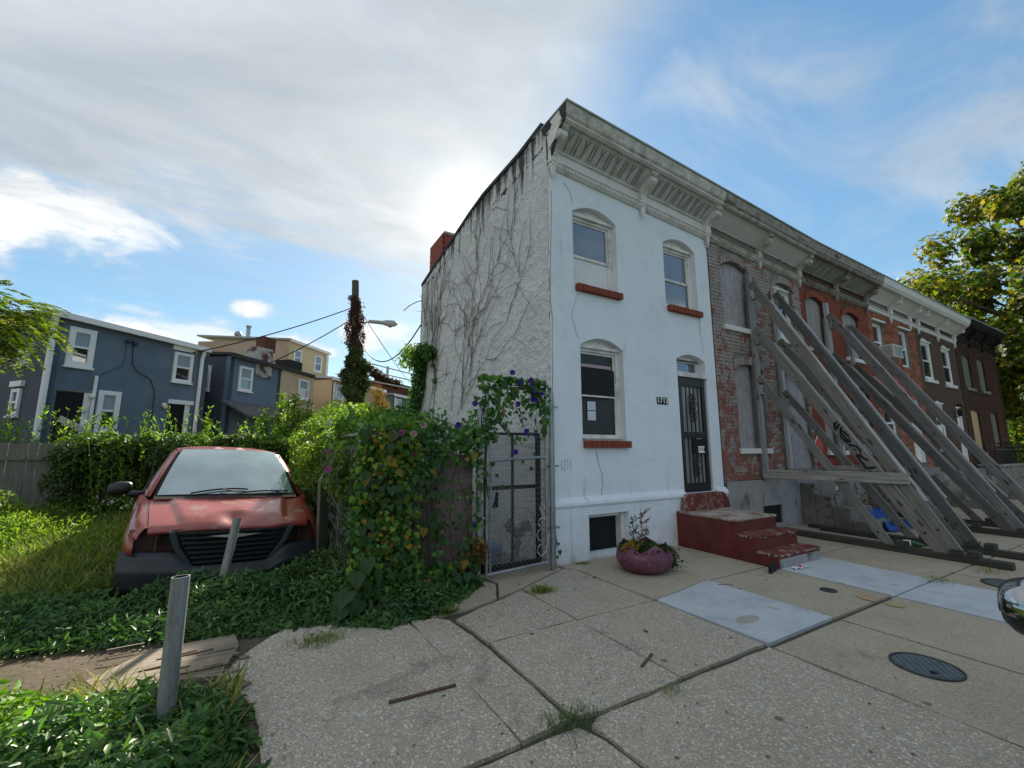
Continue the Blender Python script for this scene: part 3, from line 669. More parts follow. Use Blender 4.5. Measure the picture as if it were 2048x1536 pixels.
def bracket(parent, x, y, ztop, out, h, mat, w=.145, drop=.30, name='bracket'):
    """scrolled console: wide roll under the soffit, tapering leg on the frieze, pendant below"""
    P = [(y-.02, ztop), (y-out, ztop), (y-out-.01, ztop-.05), (y-out+.02, ztop-.075)]
    for i in range(9):                                     # roll
        a = math.pi*.62 - i*math.pi*1.25/8
        P.append((y-out*.66-.105*math.cos(a)*.95+.0, ztop-.165+.095*math.sin(a)))
    P += [(y-out*.36, ztop-.30), (y-out*.24, ztop-h*.62), (y-.10, ztop-h*.82), (y-.085, ztop-h), (y-.02, ztop-h)]
    b = build(name, MB().prism(P, 'x', x-w/2, x+w/2), mat, parent, bevel=.008)
    build('bracket_cap', MB().box(x-w*.66, x+w*.66, y-out-.025, y-.02, ztop-.002, ztop+.04), mat, parent, bevel=.006)
    build('scroll_boss', MB().lathe([(.001, -.012), (.042, -.012), (.05, 0), (.042, .012)], (0, 0, 0), 14).rot(R(90), ax='Y') if False else MB().tube([(x-w*.60, y-out*.66, ztop-.165), (x+w*.60, y-out*.66, ztop-.165)], .052, 12), mat, parent)
    build('pendant', MB().prism([(x-w*.34, ztop-h), (x+w*.34, ztop-h), (x+w*.24, ztop-h-drop*.6), (x, ztop-h-drop), (x-w*.24, ztop-h-drop*.6)], 'y', y-.075, y-.02), mat, parent, bevel=.006)
    studs = MB()
    for i in range(4):
        zz = ztop-h*.48-.06*i; studs.sphere((x-w*.22, y-out*.30+.035*i, zz), .011, 6, 4); studs.sphere((x+w*.22, y-out*.30+.035*i, zz), .011, 6, 4)
    build('studs', studs, mat, parent)['kind'] = 'stuff'
    return b
def cornice(house, x0, x1, y, zt, mats, xs, out=.46, dent=True, endl=False, pattern=None, frieze=None, h=.95, fall=.05, vs=.80):
    """mats: fascia, mould, cove, frieze. zt = top of the roof edge"""
    fa, mo, co, fr = mats
    C_ = build('cornice', MB(), None, house)
    def p(n, mb, m, **k): return build(n, mb, m, C_, **k)
    p('fascia', MB().prism([(y-out+.02, zt-.26), (y-out-.015, zt-.22), (y-out-.05, zt-.06), (y-out-.05, zt-.02), (y+.1, zt-.02), (y+.1, zt-.26)], 'x', x0, x1), fa)
    p('roof_edge', MB().box(x0-.02, x1, y-out-.075, y+.4, zt-.018, zt+.012), 'roof_edge')
    p('bead_moulding', MB().prism([(y-out+.02, zt-.262), (y-out+.01, zt-.30), (y-out+.05, zt-.325), (y-out+.10, zt-.30), (y-out+.10, zt-.262)], 'x', x0+.003, x1-.003), mo)
    p('cove_panel', MB().prism([(y-out+.11, zt-.27), (y-out+.11, zt-.31), (y-.05, zt-.56), (y-.01, zt-.56), (y+.02, zt-.27)], 'x', x0+.004, x1-.004), co)
    p('lower_bead', MB().box(x0+.003, x1-.003, y-.065, y-.012, zt-.595, zt-.561), mo, bevel=.008)
    if fr: p('frieze_board', MB().box(x0+.006, x1-.006, y-.022, y-.004, zt-.86, zt-.596), fr)
    p('dentil_moulding', MB().prism([(y-.09, zt-.84), (y-.10, zt-.865), (y-.06, zt-.90), (y-.06, zt-.955), (y-.03, zt-.985), (y-.004, zt-.985), (y-.004, zt-.84)], 'x', x0+.005, x1-.005), mo)
    if dent:
        mb = MB(); n = int((x1-x0)/.065)
        for i in range(n): a = x0+.02+(x1-x0-.04)*i/n; mb.box(a, a+.034, y-.088, y-.058, zt-.948, zt-.903)
        d_ = p('dentils', mb, mo); d_['kind'] = 'stuff'
    if pattern:                                               # stamped Y and bar shapes in the cove
        n = int((x1-x0)/.16); k0 = y-out+.11; 
        def cp(xx, t): return (xx, k0+(y-.05-k0)*t-.006, zt-.31+(-.56+.31)*t-.006)
        for i in range(n):
            c_ = x0+(i+.5)*(x1-x0)/n; m2 = MB()
            if any(abs(c_-q) < .12 for q in xs): continue
            if i % 2: m2.bar(cp(c_-.04, .15), cp(c_, .5), .022, .010); m2.bar(cp(c_+.04, .15), cp(c_, .5), .022, .010); m2.bar(cp(c_, .5), cp(c_, .9), .024, .010)
            else: m2.bar(cp(c_-.03, .15), cp(c_-.03, .9), .022, .012); m2.bar(cp(c_+.03, .15), cp(c_+.03, .9), .022, .012)
            p('stamped_ornament', m2, pattern)
    for q in xs: bracket(C_, q, y, zt-.31, out-.08, h-.31-.05, mo)
    hx = house.location.x                     # the street drops along the terrace, and the cornices with it
    for o in C_.children_recursive:
        for v in o.data.vertices: v.co.z = zt-fall*(v.co.x+hx-x0)-(zt-v.co.z)*vs
    return C_
def roof_box(house, x0, x1, y0, y1, zf, zb, mat='roof_tar'):
    mb = MB().prism([(y0, zf-.10), (y0, zf), (y1, zb), (y1, zb-.10)], 'x', x0, x1); return build('roof', mb, mat, house)

# ================================================================== white corner house
H1 = thing('row_house', 'white painted end-of-terrace house with stained rough stucco side wall', 'house', (1.9, 0, 0), group='terraced row houses')
W1, W2, W3 = (.46, 1.38, 4.06, 5.45, .15), (2.53, 3.42, 4.08, 5.44, .15), (.55, 1.43, 1.66, 3.26, .14)
DR = (2.72, 3.50, .80, 3.24, .10); BW = (.60, 1.36, .06, .60, .0)
outer = [(0.0, -.1), (3.80, -.1), (3.80, 6.0), (0.0, 6.0)]
build('front_wall', wall_holes(outer, [arch_loop(*o) for o in (W1, W2, W3, DR, BW)], 0., .24), 'white_paint', H1)
# water table band and thicker base
bb = wall_holes([(-.015, -.1), (3.815, -.1), (3.815, .76), (-.015, .76)], [arch_loop(.59, 1.37, .05, .61, 0), arch_loop(2.69, 3.53, .5, .7599, 0)], -.05, .052)
build('plinth', bb, 'white_paint', H1)
build('water_table', MB().prism([(-.052, .72), (-.075, .76), (-.068, .80), (-.02, .86), (.01, .86), (.01, .72)], 'x', -.02, 2.69), 'white_paint', H1, bevel=.01)
build('water_table', MB().prism([(-.052, .72), (-.075, .76), (-.068, .80), (-.02, .86), (.01, .86), (.01, .72)], 'x', 3.53, 3.825), 'white_paint', H1, bevel=.01)
# side wall: profile of the parapet as it steps down to the back
prof = [(0.0, 6.55), (.14, 6.73), (.86, 6.68), (1.6, 6.70), (2.3, 6.72), (3.0, 6.66), (3.25, 6.62), (3.9, 6.52), (5.2, 6.34), (6.3, 6.17)]
sw = MB(); ny, nz_ = 300, 280; top = lambda y: np.interp(y, [p[0] for p in prof], [p[1] for p in prof])
from mathutils import noise as mnoise
G = []
for i in range(nz_+1):
    row = []
    for j in range(ny+1):
        y_ = 6.3*j/ny; z_ = -.1+(top(y_)+.1)*i/nz_
        a = mnoise.noise((y_*9, z_*9, 1.)); b = mnoise.noise((y_*22+3*a, z_*22, 5.)); c_ = mnoise.noise((y_*1.2, z_*1.2, 9.))
        row.append((-.004-.016*max(-.3, a)-.011*max(-.4, b)-.012*c_, y_, z_))
    G.append(row)
sw.grid(G); sw.add([(0.02, 0, -.1), (.02, 6.3, -.1), (.02, 6.3, 6.17), (.02, 0, 6.5)], [(0, 1, 2, 3)])
sw.add([(-.01, 6.3, -.1), (.3, 6.3, -.1), (.3, 6.3, 6.17), (-.01, 6.3, 6.17)], [(0, 1, 2, 3)])
build('side_wall', sw, 'stucco', H1, smooth=True, fix=False)
build('back_wall', MB().box(.3, 3.8, 6.1, 6.3, -.1, 6.1), 'stucco', H1)
cap = MB()
for (a, b) in zip(prof[1:-1], prof[2:]): cap.prism([(a[0], a[1]-.05), (b[0], b[1]-.05), (b[0], b[1]+.025), (a[0], a[1]+.025)], 'x', -.035, .22)
build('parapet_flashing', cap, 'roof_tar', H1)
r1 = roof_box(H1, .0, 3.8, .1, 6.3, 6.38, 6.05)
ch = build('chimney', MB().box(.02, .60, 4.75, 5.72, 6.0, 7.02), 'mortar_dark', H1)
for i in range(14):
    z = 6.02+.072*i; o_ = .11 if i % 2 else 0
    if z+.06 > 7.03: break
    y = 4.75-o_
    while y < 5.72:
        a, b = max(y, 4.745), min(y+.205, 5.725)
        if b-a > .03:
            cb = build('brick', MB().box(.008, .06, a, b, z, z+.062), 'brick_red', ch)
        y += .215
    x = .02-o_
    while x < .60:
        a, b = max(x, .062), min(x+.205, .60)
        if b-a > .03: build('brick', MB().box(a, b, 4.738, 4.78, z, z+.062), 'brick_red', ch)
        x += .215
build('chimney_crown', MB().prism([(.0, 7.02), (.62, 7.02), (.58, 7.09), (.05, 7.09)], 'y', 4.72, 5.74), 'chipped', ch)
cornice(H1, .0, 3.80, 0., 6.66, ('cornice_old', 'white_trim', 'cornice_grey', 'white_clean'), [.06, 2.0, 3.78], pattern='stamped_grey', fall=.058)
# broken end of the cornice box over the side wall
e_ = build('cornice_end', MB().prism([(-.50, 6.63), (-.46, 6.40), (-.30, 6.30), (-.12, 6.02), (.02, 6.02), (.02, 6.60)], 'x', -.012, .012), 'roof_tar', H1)
build('torn_flashing', MB().prism([(-.34, 6.60), (-.40, 6.42), (-.24, 6.22), (-.06, 6.14), (-.02, 6.40), (-.12, 6.58)], 'x', -.03, -.016), 'white_trim', e_)
build('rotted_hole', MB().prism([(-.08, 6.64), (-.16, 6.50), (-.06, 6.38), (.06, 6.46), (.10, 6.62)], 'x', -.034, -.028), 'black_flat', e_)
# windows
sash_window(H1, W1, 0., glass='dusty_glass', lower='blind', meet=.44)
sash_window(H1, W2, 0., glass='dusty_glass', lower='dusty_glass', meet=.47)
w3 = sash_window(H1, W3, 0., glass='black_metal', meet=.62)
b_ = build('black_board', MB().box(.575, 1.28, .065, .085, 2.36, 2.78), 'black_flat', w3); b_['label'] = 'flat black panel fixed across the sash'
build('batten', MB().box(.585, 1.27, .055, .064, 2.335, 2.36), 'white_trim', w3)
build('pink_strip', MB().box(.63, 1.24, .09, .098, 2.80, 2.85), 'pink_strip', w3)
n_ = build('notice', MB().box(.76, .92, .118, .122, 1.98, 2.12), 'paper', w3); n2 = build('notice', MB().box(.76, .92, .118, .122, 2.135, 2.27), 'paper', w3)
for q, z0 in ((n_, 1.98), (n2, 2.135)):
    mb = MB()
    for i in range(5): mb.box(.775, .905-(.03 if i == 4 else 0), .1165, .1179, z0+.02+i*.021, z0+.026+i*.021)
    build('printed_lines', mb, 'paper_line', w3)['kind'] = 'stuff'
build('sill_crust', MB().box(.62, 1.36, .02, .12, 1.665, 1.70), 'chipped', w3)
for (x0, x1, z) in ((.48, 1.42, 3.97), (2.55, 3.46, 3.99), (.56, 1.47, 1.565)):
    s_ = build('sill', MB().box(x0+.01, x1-.01, -.045, .2, z, z+.085), 'mortar_dark', H1)
    n = 9
    for i in range(n):
        a = x0+(x1-x0)*i/n+.004; b = x0+(x1-x0)*(i+1)/n-.004
        build('brick', MB().box(a, b, -.075-.006*random.random(), .1, z-.005, z+.098+.004*random.random()), 'brick_sill', s_, bevel=.004)
# basement opening
bw = build('basement_window', MB(), None, H1)
build('mesh_screen', MB().box(.62, 1.34, .14, .15, .07, .59), 'black_flat', bw)
build('frame', MB().box(1.27, 1.355, .02, .14, .07, .59).box(.605, .63, .06, .14, .07, .59).box(.63, 1.27, .06, .14, .55, .59), 'white_trim', bw)
build('window_sill', MB().box(.58, 1.38, -.06, .12, .02, .065), 'white_paint', bw)
# door: transom, header board, steel security door with scrolls
tr = build('transom', MB(), None, H1)
build('pane', MB().box(2.80, 3.42, .18, .186, 2.93, 3.12), 'window_glass', tr)
build('frame', MB().box(2.72, 2.79, .15, .2, 2.90, 3.16).box(3.42, 3.5, .15, .2, 2.90, 3.16).box(2.79, 3.42, .151, .2, 3.12, 3.18).box(2.87, 2.905, .16, .2, 2.93, 3.12), 'white_trim', tr)
build('arch_panel', MB().prism(arch_loop(2.725, 3.495, 3.1605, 3.238, .10)[1:]+[(2.725, 3.1605)], 'y', .13, .2), 'white_trim', tr)
build('header_board', MB().box(2.715, 3.52, -.03, .2, 2.815, 2.90), 'white_trim', tr, bevel=.004)
dr = build('security_door', MB(), None, H1)
dx0, dx1, dz0, dz1, dy = 2.76, 3.46, .81, 2.81, .02
build('door_frame', MB().box(dx0, dx0+.075, dy, dy+.04, dz0, dz1).box(dx1-.075, dx1, dy, dy+.04, dz0, dz1).box(dx0+.075, dx1-.075, dy+.001, dy+.039, dz1-.15, dz1)
      .box(dx0+.075, dx1-.075, dy+.001, dy+.039, dz0, dz0+.15).box(dx0+.075, dx1-.075, dy+.001, dy+.039, 1.74, 1.84), 'black_metal', dr, bevel=.004)
build('door_pane', MB().box(dx0+.075, dx1-.075, dy+.045, dy+.05, dz0+.15, 1.74), 'door_glass', dr)
build('door_pane', MB().box(dx0+.075, dx1-.075, dy+.045, dy+.05, 1.84, dz1-.15), 'door_glass', dr)
for q in range(1, 5):
    xx = dx0+.075+(dx1-dx0-.15)*q/5
    for (a, b) in ((dz0+.15, 1.74), (1.84, dz1-.15)): build('bar', MB().box(xx-.008, xx+.008, dy+.005, dy+.022, a, b), 'black_metal', dr)
def scroll(cx, z0, z1, yy, par):
    mb = MB(); h = z1-z0; zc = (z0+z1)/2
    mb.box(cx-.01, cx+.01, yy-.006, yy+.006, z0, z1)
    def spiral(px, pz, r, s, flip):
        pts = []
        for i in range(13):
            a = s*(i/12*1.55*math.pi)+(math.pi/2 if flip else -math.pi/2); rr = r*(1-.45*i/12)
            pts.append((px+rr*math.cos(a), yy, pz+rr*math.sin(a)))
        mb.tube(pts, .009, 5)
    for sx in (-1, 1):
        for (zz, r, fl) in ((z0+h*.12, .05, False), (z0+h*.42, .07, True), (z0+h*.62, .07, False), (z0+h*.93, .055, True)):
            spiral(cx+sx*r*.95, zz, r, sx if fl else -sx, fl)
    mb.sphere((cx, yy, zc+h*.02), .028, 8, 6, (1, .6, 1.6)); mb.sphere((cx, yy, z0+h*.3), .022, 8, 6, (1, .6, 1.4)); mb.sphere((cx, yy, z0+h*.76), .022, 8, 6, (1, .6, 1.4))
    return build('scroll_ornament', mb, 'black_metal', par)
cx_ = (dx0+dx1)/2
scroll(cx_, 2.02, 2.50, dy-.002, dr); scroll(cx_, 1.06, 1.46, dy-.002, dr)
build('lock_plate', MB().box(3.03, 3.40, dy-.012, dy-.001, 1.46, 1.735), 'black_flat', dr)
build('door_handle', MB().tube([(3.10, dy-.03, 1.72), (3.24, dy-.03, 1.722)], .011, 6).box(3.12, 3.13, dy-.03, dy, 1.71, 1.73), 'emblem', dr)
def text(body, loc, size, mat, parent, rot=(R(90), 0, 0), name='lettering', ext=.002, bold=True, align='CENTER'):
    cu = bpy.data.curves.new(name, 'FONT'); cu.body = body; cu.size = size; cu.extrude = ext; cu.align_x = align; cu.align_y = 'CENTER'
    if bold: cu.offset = size*.018
    t = bpy.data.objects.new(name, cu); COL.objects.link(t)
    dg = bpy.context.evaluated_depsgraph_get(); me = bpy.data.meshes.new_from_object(t.evaluated_get(dg)); bpy.data.objects.remove(t)
    me.materials.clear(); me.materials.append(MT[mat])
    Mx = Matrix.Translation(Vector(loc)-(acc_loc(parent) if parent and parent.name not in LOCAL else Vector((0,0,0)))) @ Matrix.Rotation(rot[2], 4, 'Z') @ Matrix.Rotation(rot[1], 4, 'Y') @ Matrix.Rotation(rot[0], 4, 'X')
    me.transform(Mx); o = bpy.data.objects.new(name, me); COL.objects.link(o); o.parent = parent; return o
# house number: four black tiles with white numerals; white sticker on the door
np_ = build('house_number', MB(), None, H1)
for i, ch_ in enumerate('1713'):
    x = 2.16+i*.068
    t_ = build('number_tile', MB().box(x, x+.062, -.012, .002, 2.29, 2.41), 'black_flat', np_)
    text(ch_, (x+.031, -.0125, 2.35), .125, 'plaque_white', np_, name='numeral')
pl = build('number_sticker', MB().box(3.16, 3.325, dy-.018, dy-.0125, 1.475, 1.59), 'plaque_white', dr)
text('1713', (3.2425, dy-.0185, 1.532), .088, 'black_flat', dr, name='numeral')
# hairline cracks in the render
def crack(par, pts, y, w=.006, mat='rust'):
    mb = MB()
    P = []
    for (a, b) in zip(pts[:-1], pts[1:]):
        for i in range(4):
            t = i/4; P.append((a[0]+(b[0]-a[0])*t+random.uniform(-.012, .012), a[1]+(b[1]-a[1])*t))
    P.append(pts[-1])
    for (a, b) in zip(P[:-1], P[1:]): mb.bar((a[0], y, a[1]), (b[0], y, b[1]), .003, w*random.uniform(.5, 1.3), (1, 0, 0))
    return build('crack', mb, mat, par)
M('crack_brown', [(.20, .12, .08), (.30, .2, .15)], 20, .9)
M('crack_grey', [(.25, .25, .26)], rough=.9)
crack(H1, [(.80, 1.54), (.84, 1.36), (.91, 1.16), (.90, .96), (.88, .86)], -.003, .008, 'crack_brown')
crack(H1, [(.47, 5.42), (.40, 5.62), (.30, 5.73)], -.003, .007, 'crack_grey')
crack(H1, [(.50, 3.92), (.45, 3.7), (.40, 3.55), (.47, 3.3), (.52, 3.2)], -.003, .005, 'crack_grey')
crack(H1, [(3.42, 3.98), (3.45, 3.6), (3.48, 3.3)], -.003, .005, 'crack_grey')
crack(H1, [(.05, 5.5), (.02, 4.2), (.03, 3.2), (.02, 2.2), (.03, 1.2)], -.003, .008, 'crack_brown')
for i in range(4): crack(H1, [(.16+i*.05, 1.40+random.uniform(-.02, .02)), (.17+i*.05, 1.24)], -.003, .005, 'crack_grey')

# ---- painted steps
ST = thing('front_steps', 'three dark red painted concrete steps, paint chipped, below the black security door', 'steps', (2.95, -.8, 0))
def step(x0, x1, y0, y1, z0, z1, mt='red_paint_worn', nm='step'):
    s_ = build(nm, MB().box(x0, x1, y0, y1, z0, z1-.006), 'red_paint', ST, bevel=.012)
    build('tread', MB().box(x0-.006, x1+.006, y0-.012, y1-.002, z1-.03, z1), mt, s_, bevel=.008)
    mb = MB()                                   # chips along the nosing
    for i in range(11):
        a = x0+random.random()*(x1-x0-.12); w = random.uniform(.02, .12)
        hgt = random.uniform(.012, .05)
        mb.prism([(a, z1-.004), (a+w, z1-.004), (a+w*.7, z1-hgt), (a+w*.35, z1-hgt*.6), (a+w*.15, z1-hgt*.9)], 'y', y0-.0165, y0-.004)
    for i in range(5):
        a = y0+random.random()*(y1-y0-.1); w = random.uniform(.03, .10)
        mb.prism([(a, z1-.004), (a+w, z1-.004), (a+w*.6, z1-random.uniform(.015, .045)), (a+w*.2, z1-.02)], 'x', x0-.0105, x0-.002)
    build('paint_chips', mb, 'chipped', s_)['kind'] = 'stuff'
step(2.42, 3.47, -1.63, -1.34, 0, .175); step(2.42, 3.47, -1.345, -1.05, 0, .355); step(2.42, 3.47, -1.055, -.052, 0, .54, 'tread_worn')
s_ = build('threshold_block', MB().prism([(2.50, .53), (3.66, .53), (3.64, .66), (3.56, .76), (3.50, .805), (2.62, .80), (2.55, .74), (2.53, .62)], 'y', -.20, -.056), 'red_paint_worn', ST, bevel=.015)
# ---- open bottom riser shows bare concrete on the street side
build('bare_riser', MB().box(2.44, 3.45, -1.636, -1.62, .006, .12), 'footing', ST)
# ================================================================== the other terrace houses
def plain_window(house, o, y, mat='white_clean', meet=.5): return sash_window(house, o, y, mat, .06, 'window_glass', meet, .10)
def stone_sill(house, o, y, mat): return build('sill', MB().box(o[0]-.06, o[1]+.06, y-.07, y+.1, o[2]-.10, o[2]+.002), mat, house, bevel=.008)
def shell(house, x0, x1, depth, z, wall, holes, mat, foot=None, footz=.95, footmat='footing', y=0.):
    build('front_wall', wall_holes([(x0, -.1), (x1, -.1), (x1, z), (x0, z)], [arch_loop(*o) for o in holes], y, .2), mat, house)
    build('party_wall', MB().box(x0+.004, x0+.10, .21, depth, -.1, z-.3).box(x1-.1, x1-.004, .21, depth, -.1, z-.3), wall, house)
    build('back_wall', MB().box(x0+.1, x1-.1, depth-.2, depth, -.1, z-.4), wall, house)
    if foot: build('footing', wall_holes([(x0+.01, -.1), (x1-.01, -.1), (x1-.01, footz), (x0+.01, footz)], [arch_loop(*o) for o in foot], y-.045, .08), footmat, house)
    roof_box(house, x0, x1, .05, depth, z+.20, z-.05)
dist_cam = lambda b: (b[0]-CAM[0])**2+(b[2]-CAM[1])**2+(b[3]-CAM[2])**2
# --- second house: peeling grey paint
H2 = thing('row_house', 'narrow house with grey paint peeling off red brick, behind the timber shores', 'house', (5.5, 0, 0), group='terraced row houses')
A1, A2, A3, A4 = (4.20, 5.06, 3.97, 5.36, .12), (6.02, 6.84, 3.95, 5.26, .12), (4.40, 5.32, 1.55, 3.22, .10), (6.22, 7.06, .98, 3.20, .10)
ops = (A1, A2, A3, A4)
shell(H2, 3.82, 7.20, 9, 5.95, 'mortar_dark', ops, 'mortar_grey', [(4.9, 5.55, .10, .45, 0)])
lay_bricks(H2, (3.825, 7.195, .96, 5.66, [(o[0], o[1], o[2]-.1, o[3]+.22, o[4]) for o in ops], 0.), 'peeling_brick', 300, dist_cam)
for o in ops: arch_bricks(H2, o, 0., 'peeling_brick', .17, 9)
boarded(H2, A1, 0., 'osb', .06, 'weathered grey strand board'); boarded(H2, A3, 0., 'osb', .06, 'weathered grey strand board'); boarded(H2, A4, 0., 'osb', .06, 'weathered strand board over the doorway')
w_ = sash_window(H2, A2, 0., 'white_trim', .06, 'window_glass', .3, .10)
for o in (A1, A2, A3): stone_sill(H2, o, 0., 'cornice_panel')
build('basement_recess', MB().box(4.9, 5.55, -.012, -.005, .10, .45), 'dark_inside', H2)
cornice(H2, 3.82, 7.20, 0., 6.44, ('cornice_weather', 'cornice_old', 'cornice_panel', 'mortar_grey'), [5.55, 7.16], h=.93, fall=.058)
# --- third house: painted red brick
H3 = thing('row_house', 'red painted brick house with boarded arched windows and rotting dark cornice', 'house', (8.9, 0, 0), group='terraced row houses')
B1, B2, B3, B4 = (7.44, 8.22, 3.92, 5.20, .12), (9.22, 10.10, 3.86, 5.10, .12), (7.72, 8.55, 1.50, 3.12, .10), (9.35, 10.20, .95, 3.10, .10)
ops = (B1, B2, B3, B4)
shell(H3, 7.20, 10.70, 9, 5.85, 'mortar_dark', ops, 'mortar_dark', [(8.0, 8.1, .1, .2, 0)], .90)
lay_bricks(H3, (7.21, 10.69, .91, 5.56, [(o[0], o[1], o[2]-.1, o[3]+.20, o[4]) for o in ops], 0.), 'brick_painted_red', proud=.008)
for o in ops: arch_bricks(H3, o, 0., 'brick_painted_red', .16, 8)
boarded(H3, B1, 0., 'ply_grey', .05); boarded(H3, B2, 0., 'ply_grey', .05); boarded(H3, B3, 0., 'ply_grey', .05); boarded(H3, B4, 0., 'ply_grey', .06)
for o in (B1, B2, B3): stone_sill(H3, o, 0., 'white_clean')
cornice(H3, 7.20, 10.70, 0., 6.245, ('cornice_weather', 'cornice_weather', 'frieze_dark', None), [8.95, 10.66], h=.93, fall=.018)
build('sill_block', MB().box(7.30, 7.75, -.10, .0, .62, .72), 'white_trim', H3)
# --- fourth house: tan brick with white windows
H4 = thing('row_house', 'orange-brown brick house with white vinyl windows and white bracketed cornice', 'house', (12.35, 0, 0), group='terraced row houses')
C1, C2, C3, C4 = (10.98, 11.72, 4.00, 5.10, 0), (12.72, 13.46, 3.97, 5.12, 0), (11.0, 11.85, 1.55, 2.95, 0), (12.75, 13.6, .95, 3.0, 0)
ops = (C1, C2, C3, C4)
shell(H4, 10.70, 14.02, 9, 5.75, 'mortar_dark', ops, 'mortar', [(11.2, 11.3, .1, .2, 0)], .88)
lay_bricks(H4, (10.71, 14.01, .89, 5.5, list(ops), 0.), 'brick_tan', proud=.016, gap=.013)
for o in (C1, C2, C3): plain_window(H4, o, 0.)
build('awning_rail', MB().box(10.93, 11.77, -.06, 0., 5.12, 5.17), 'white_clean', H4); build('awning_rail', MB().box(12.67, 13.51, -.06, 0., 5.14, 5.19), 'white_clean', H4)
def panel_door(house, o, y, mat):
    d_ = build('door', MB().box(o[0]+.06, o[1]-.06, y+.10, y+.15, o[2]+.02, o[3]-o[4]-.3), mat, house)
    build('door_frame', MB().box(o[0], o[0]+.06, y+.04, y+.16, o[2], o[3]-o[4]).box(o[1]-.06, o[1], y+.04, y+.16, o[2], o[3]-o[4]).box(o[0]+.06, o[1]-.06, y+.041, y+.16, o[3]-o[4]-.06, o[3]-o[4]), mat, d_)
    build('transom_pane', MB().box(o[0]+.06, o[1]-.06, y+.11, y+.12, o[3]-o[4]-.29, o[3]-o[4]-.06), 'window_glass', d_)
    for i in range(3):
        h = (o[3]-o[4]-.3-o[2])/3
        for j in range(2):
            a = o[0]+.12+j*(o[1]-o[0]-.2)/2; build('door_panel', MB().box(a, a+(o[1]-o[0]-.2)/2-.05, y+.09, y+.10, o[2]+.08+h*i, o[2]+h*(i+1)-.05), mat, d_, bevel=.004)
    build('door_knob', MB().sphere((o[0]+.14, y+.07, o[2]+.95), .03, 8, 6), 'emblem', d_)
panel_door(H4, C4, 0., 'white_clean')
cornice(H4, 10.70, 14.02, 0., 6.185, ('white_clean', 'white_clean', 'white_clean', None), [12.2, 13.6], dent=False, h=.95, fall=.022)
AC = thing('air_conditioner', 'white window air conditioner hanging out of the brown brick house', 'air conditioner', (11.35, -.2, 4.0))
build('case', MB().box(11.05, 11.65, -.38, .08, 4.012, 4.37), 'ac_white', AC, bevel=.012)
for i in range(7): build('louvre', MB().box(11.042, 11.05, -.34+i*.032, -.325+i*.032, 4.05, 4.33), 'lamp_grey', AC)
build('coil_grille', MB().box(11.10, 11.60, -.388, -.38, 4.05, 4.33), 'galvanised', AC)
# --- fifth house: brown
H5 = thing('row_house', 'dark brown painted house with tall white arched windows', 'house', (15.8, 0, 0), group='terraced row houses')
D1, D2, D3, D4 = (14.40, 15.22, 3.72, 5.10, .12), (16.18, 16.98, 3.68, 5.08, .12), (14.80, 15.55, 1.55, 3.08, .10), (16.72, 17.42, .95, 3.08, .10)
ops = (D1, D2, D3, D4)
shell(H5, 14.02, 17.62, 9, 5.75, 'mortar_dark', ops, 'brown_paint', [(14.4, 14.5, .1, .2, 0)], .85)
for o in (D1, D2, D3): sash_window(H5, o, 0., 'white_clean', .09, 'window_glass', .5, .05); stone_sill(H5, o, 0., 'white_clean')
panel_door(H5, D4, 0., 'white_clean')
for o in ops: arch_bricks(H5, o, .035, 'brown_paint', .15, 7)
cornice(H5, 14.02, 17.62, 0., 6.11, ('white_clean', 'white_clean', 'white_clean', None), [14.25, 15.9, 17.5], dent=False, h=.95, fall=.022)
lt = build('wall_lantern', MB().box(16.50, 16.62, -.20, -.08, 2.62, 2.80).tube([(16.56, -.14, 2.80), (16.56, -.14, 2.90)], [.07, .01], 8), 'black_metal', H5)
build('lantern_arm', MB().bar((16.56, -.10, 2.60), (16.56, 0.01, 2.60), .03, .03), 'black_metal', lt)
build('letter_box', MB().box(16.55, 16.72, -.10, 0.0, 2.02, 2.28), 'white_clean', H5, bevel=.006)
# --- sixth house: dark end house
H6 = thing('row_house', 'dark brick end house, tree shade put into its colour, with boarded windows beside the big tree', 'house', (20.0, 0, 0), group='terraced row houses')
E1, E2, E3, E4 = (18.15, 19.0, 3.72, 4.95, .08), (19.85, 20.7, 3.72, 4.98, .08), (18.2, 19.1, 1.42, 2.92, .06), (20.45, 21.3, .95, 2.92, .06)
ops = (E1, E2, E3, E4)
shell(H6, 17.62, 22.3, 9, 5.85, 'brick_dark', ops, 'brick_dark')
lay_bricks(H6, (17.63, 22.29, .3, 5.8, [(o[0], o[1], o[2]-.05, o[3]+.05, o[4]) for o in ops], 0.), 'brick_dark', proud=.014)
for i in range(62):
    z = .3+i*.1
    if z < 5.8: build('quoin_brick', MB().box(22.2, 22.33, -.03, .20-(i % 2)*.08, z, z+.085), 'brick_dark', H6)
boarded(H6, E1, 0., 'ply_green', .04); boarded(H6, E2, 0., 'ply_green', .04); boarded(H6, E3, 0., 'ply_new', .04, 'fresh yellow plywood'); boarded(H6, E4, 0., 'ply_green', .05)
cornice(H6, 17.62, 22.3, 0., 6.20, ('black_flat', 'black_flat', 'black_flat', None), [17.8, 19.2, 20.7, 22.2], dent=False, out=.36, h=.9, fall=0.)
for (i, o) in enumerate((E1, E2, E3)): stone_sill(H6, o, 0., 'stone_step')

